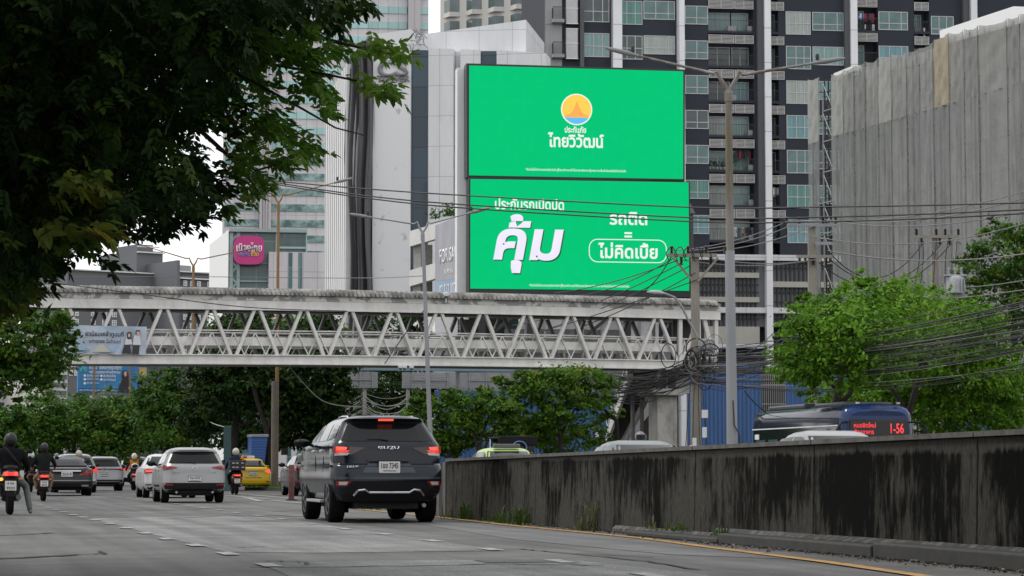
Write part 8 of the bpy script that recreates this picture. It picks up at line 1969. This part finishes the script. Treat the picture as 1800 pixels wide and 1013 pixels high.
def rider(label, moto, cols, helmet, group='motorcycle riders', lean=0., wide=1.0, foot_down=None, scale=1.0, extra=None, sl=0.):
    z0 = .86 * scale
    J = {'pel': (0, .42, z0), 'che': (0 + lean, .47 + sl, z0 + .40), 'nek': (lean, .52 + sl * 1.2, z0 + .56), 'hed': (lean, .57 + sl * 1.2, z0 + .70)}
    for s_, q in (('L', -1), ('R', 1)):
        J['sh' + s_] = (q * .2 * wide + lean, .49 + sl, z0 + .46); J['el' + s_] = (q * .33 * wide, .62 + sl, z0 + .22); J['wr' + s_] = (q * .33, .94, z0 + .13); J['ha' + s_] = (q * .33, 1.02, z0 + .115)
        J['hi' + s_] = (q * .11, .43, z0 - .02); J['kn' + s_] = (q * .24 * wide, .88, z0 - .17); J['an' + s_] = (q * .19, .88, .42); J['to' + s_] = (q * .20, 1.06, .385)
        if foot_down == s_: J['kn' + s_] = (q * .32, .72, .58); J['an' + s_] = (q * .40, .50, .10); J['to' + s_] = (q * .42, .68, .045)
    rad = {'pel': (.17, .13), 'che': (.19, .12), 'nek': .06, 'hed': (.085, .1), 'sh': .085, 'el': .055, 'wr': .036, 'ha': .038, 'hi': .10, 'kn': .078, 'an': .058, 'to': .042}
    if cols.get('coat'): rad.update({'pel': (.22, .16), 'che': (.24, .16), 'sh': .11, 'el': .075})
    return person('person', label, moto.location.copy(), moto.rotation_euler.z, J, rad, cols, helmet, group, extra)
def cl(n_, c, r=.95): return mat('fabric_' + n_, c, r, var=.15, vs=9, spec=.08)
shoe = cl('shoe', (.12, .11, .1)); wsh = cl('pale_shoe', (.35, .32, .3))
def hp(n_, c): return mat('helmet_' + n_, c, .45, spec=.3)
# nearest, far left: dark rider on a scooter with a long lit tail lamp
m1 = scooter('black motorcycle with wide lit red tail lamp and amber signal, nearest at the left edge', 18, 48.7 + .1, ('bike_black', (.012, .012, .013)), 'bar', ('6 ขย', '9223'), True, sig=True)
def strap(t, J):
    b = MB(); b.tube([(-.19, .36, 1.42), (-.05, .30, 1.28), (.1, .29, 1.1), (.19, .38, .97)], .02, 6); b.build('bag_strap', cl('strap', (.025, .025, .025)), t)
rider('person in a bulky black jacket and grey trousers on the nearest motorcycle', m1, dict(top=cl('black_jacket', (.008, .008, .009)), fore=cl('black_jacket', (.008, .008, .009)), skin=m_skin, legs=cl('grey_trousers', (.12, .13, .13)), shoe=wsh, glove=m_blk, coat=True), hp('black', (.012, .012, .013)), foot_down='R', wide=1.05, scale=.9, extra=strap)
m2 = scooter('red tailed scooter with white plate under the rider in khaki trousers', 77.5, 71.5, ('bike_dark_red', (.08, .01, .012)), 'lit', ('2กล', '6042'))
rider('person in a black shirt and khaki trousers riding in front of the black sedan', m2, dict(top=cl('black_shirt', (.012, .013, .013)), fore=m_skin, bare=True, skin=m_skin, legs=cl('khaki', (.25, .19, .13)), shoe=cl('pink_shoe', (.4, .25, .24))), hp('glossy_black', (.016, .016, .018)), scale=.98)
m3 = scooter('dark scooter with glowing tail lamp carrying the rider in orange vest', 237, 114, ('bike_grey', (.05, .05, .055)), 'lit', ('1กข', '55'))
def vest(t, J):
    b = MB(); b.tube([(0, .43, 1.0), (0, .45, 1.12), (0, .475, 1.3), (0, .49, 1.42)], [.2, .205, .225, .2], 14); o = b.build('vest', cl('orange_vest', (.55, .12, .025)), t, smooth=True)
    q = MB(); q.bx(-.13, .13, .225, .245, 1.16, 1.33); q.build('reflective_patch', mat('lime_patch', (.4, .55, .05), .6), o)
    q = MB(); q.bx(-.07, -.03, .24, .26, 1.14, 1.45); q.bx(.03, .07, .24, .26, 1.14, 1.45); q.build('vest_stripe', mat('vest_dark', (.03, .03, .03)), o)
rider('person in an orange vest with lime patch and white helmet ahead of the white sedan', m3, dict(top=cl('dark_sleeve', (.03, .03, .035)), fore=cl('dark_sleeve', (.03, .03, .035)), skin=m_skin, legs=cl('jeans', (.04, .05, .07)), shoe=shoe, glove=m_blk), hp('white', (.6, .6, .6)), extra=vest)
m4 = scooter('scooter with black delivery box between the silver crossover and the yellow taxi', 417, 92.5, ('bike_maroon', (.06, .012, .015)), 'lit', ('8กต', '311'), box=True)
def sleeve(t, J):
    b = MB(); s_ = [Vector(J[n_]) for n_ in ('shR', 'elR', 'wrR')]; b.tube([s_[0] + Vector((-.04, 0, .01)), s_[0], s_[1], s_[1].lerp(s_[2], .8)], [.09, .105, .08, .055], 10); b.build('sleeve', cl('orange_sleeve', (.5, .16, .02)), t, smooth=True)
rider('person in a navy top with one orange sleeve and cream helmet', m4, dict(top=cl('navy_top', (.015, .02, .04)), fore=cl('navy_top', (.015, .02, .04)), skin=m_skin, legs=cl('black_trousers', (.012, .012, .014)), shoe=shoe, glove=m_blk), hp('cream', (.42, .40, .33)), extra=sleeve, scale=1.04)
m5 = scooter('small dark motorcycle half hidden between the two left riders', 55, 104, ('bike_black', (.012, .012, .013)), None, None)
rider('person in black with a white helmet, small between the two left riders', m5, dict(top=cl('black_shirt', (.012, .013, .013)), fore=m_skin, skin=m_skin, legs=cl('black_trousers', (.012, .012, .014)), shoe=shoe), hp('white', (.6, .6, .6)))
m6 = scooter('motorcycle hidden behind the black sedan, under the grey helmet', 100, 118, ('bike_grey', (.05, .05, .055)), None, None)
rider('person whose grey helmet shows over the left roof edge of the black sedan', m6, dict(top=cl('navy_top', (.015, .02, .04)), fore=m_skin, skin=m_skin, legs=cl('jeans', (.04, .05, .07)), shoe=shoe), hp('grey', (.16, .17, .18)), scale=1.04)
m7 = scooter('motorcycle hidden behind the black sedan, under the beige helmet', 139, 98, ('bike_grey', (.05, .05, .055)), None, None)
rider('person whose beige helmet shows over the right roof edge of the black sedan', m7, dict(top=cl('navy_top', (.015, .02, .04)), fore=m_skin, skin=m_skin, legs=cl('jeans', (.04, .05, .07)), shoe=shoe), hp('beige', (.42, .38, .3)))
m8 = scooter('motorcycle beyond the barrier below the stair, under the rider in grey', 1115, 60, ('bike_grey', (.05, .05, .055)), None, None, heading=TH + math.pi)
rider('person in a pale grey shirt and grey helmet riding towards the camera beyond the barrier', m8, dict(top=cl('grey_shirt', (.3, .33, .38)), fore=m_skin, skin=m_skin, legs=cl('jeans', (.04, .05, .07)), shoe=shoe), hp('grey', (.16, .17, .18)), scale=1.12)
m9 = scooter('motorcycle beyond the barrier beside the stair pillar, under the pink helmet', 1206, 75, ('bike_black', (.012, .012, .013)), None, None, heading=TH + math.pi)
rider('person whose pink helmet just clears the barrier beside the stair pillar', m9, dict(top=cl('black_shirt', (.012, .013, .013)), fore=m_skin, skin=m_skin, legs=cl('jeans', (.04, .05, .07)), shoe=shoe), hp('pink', (.5, .16, .2)), scale=.92)
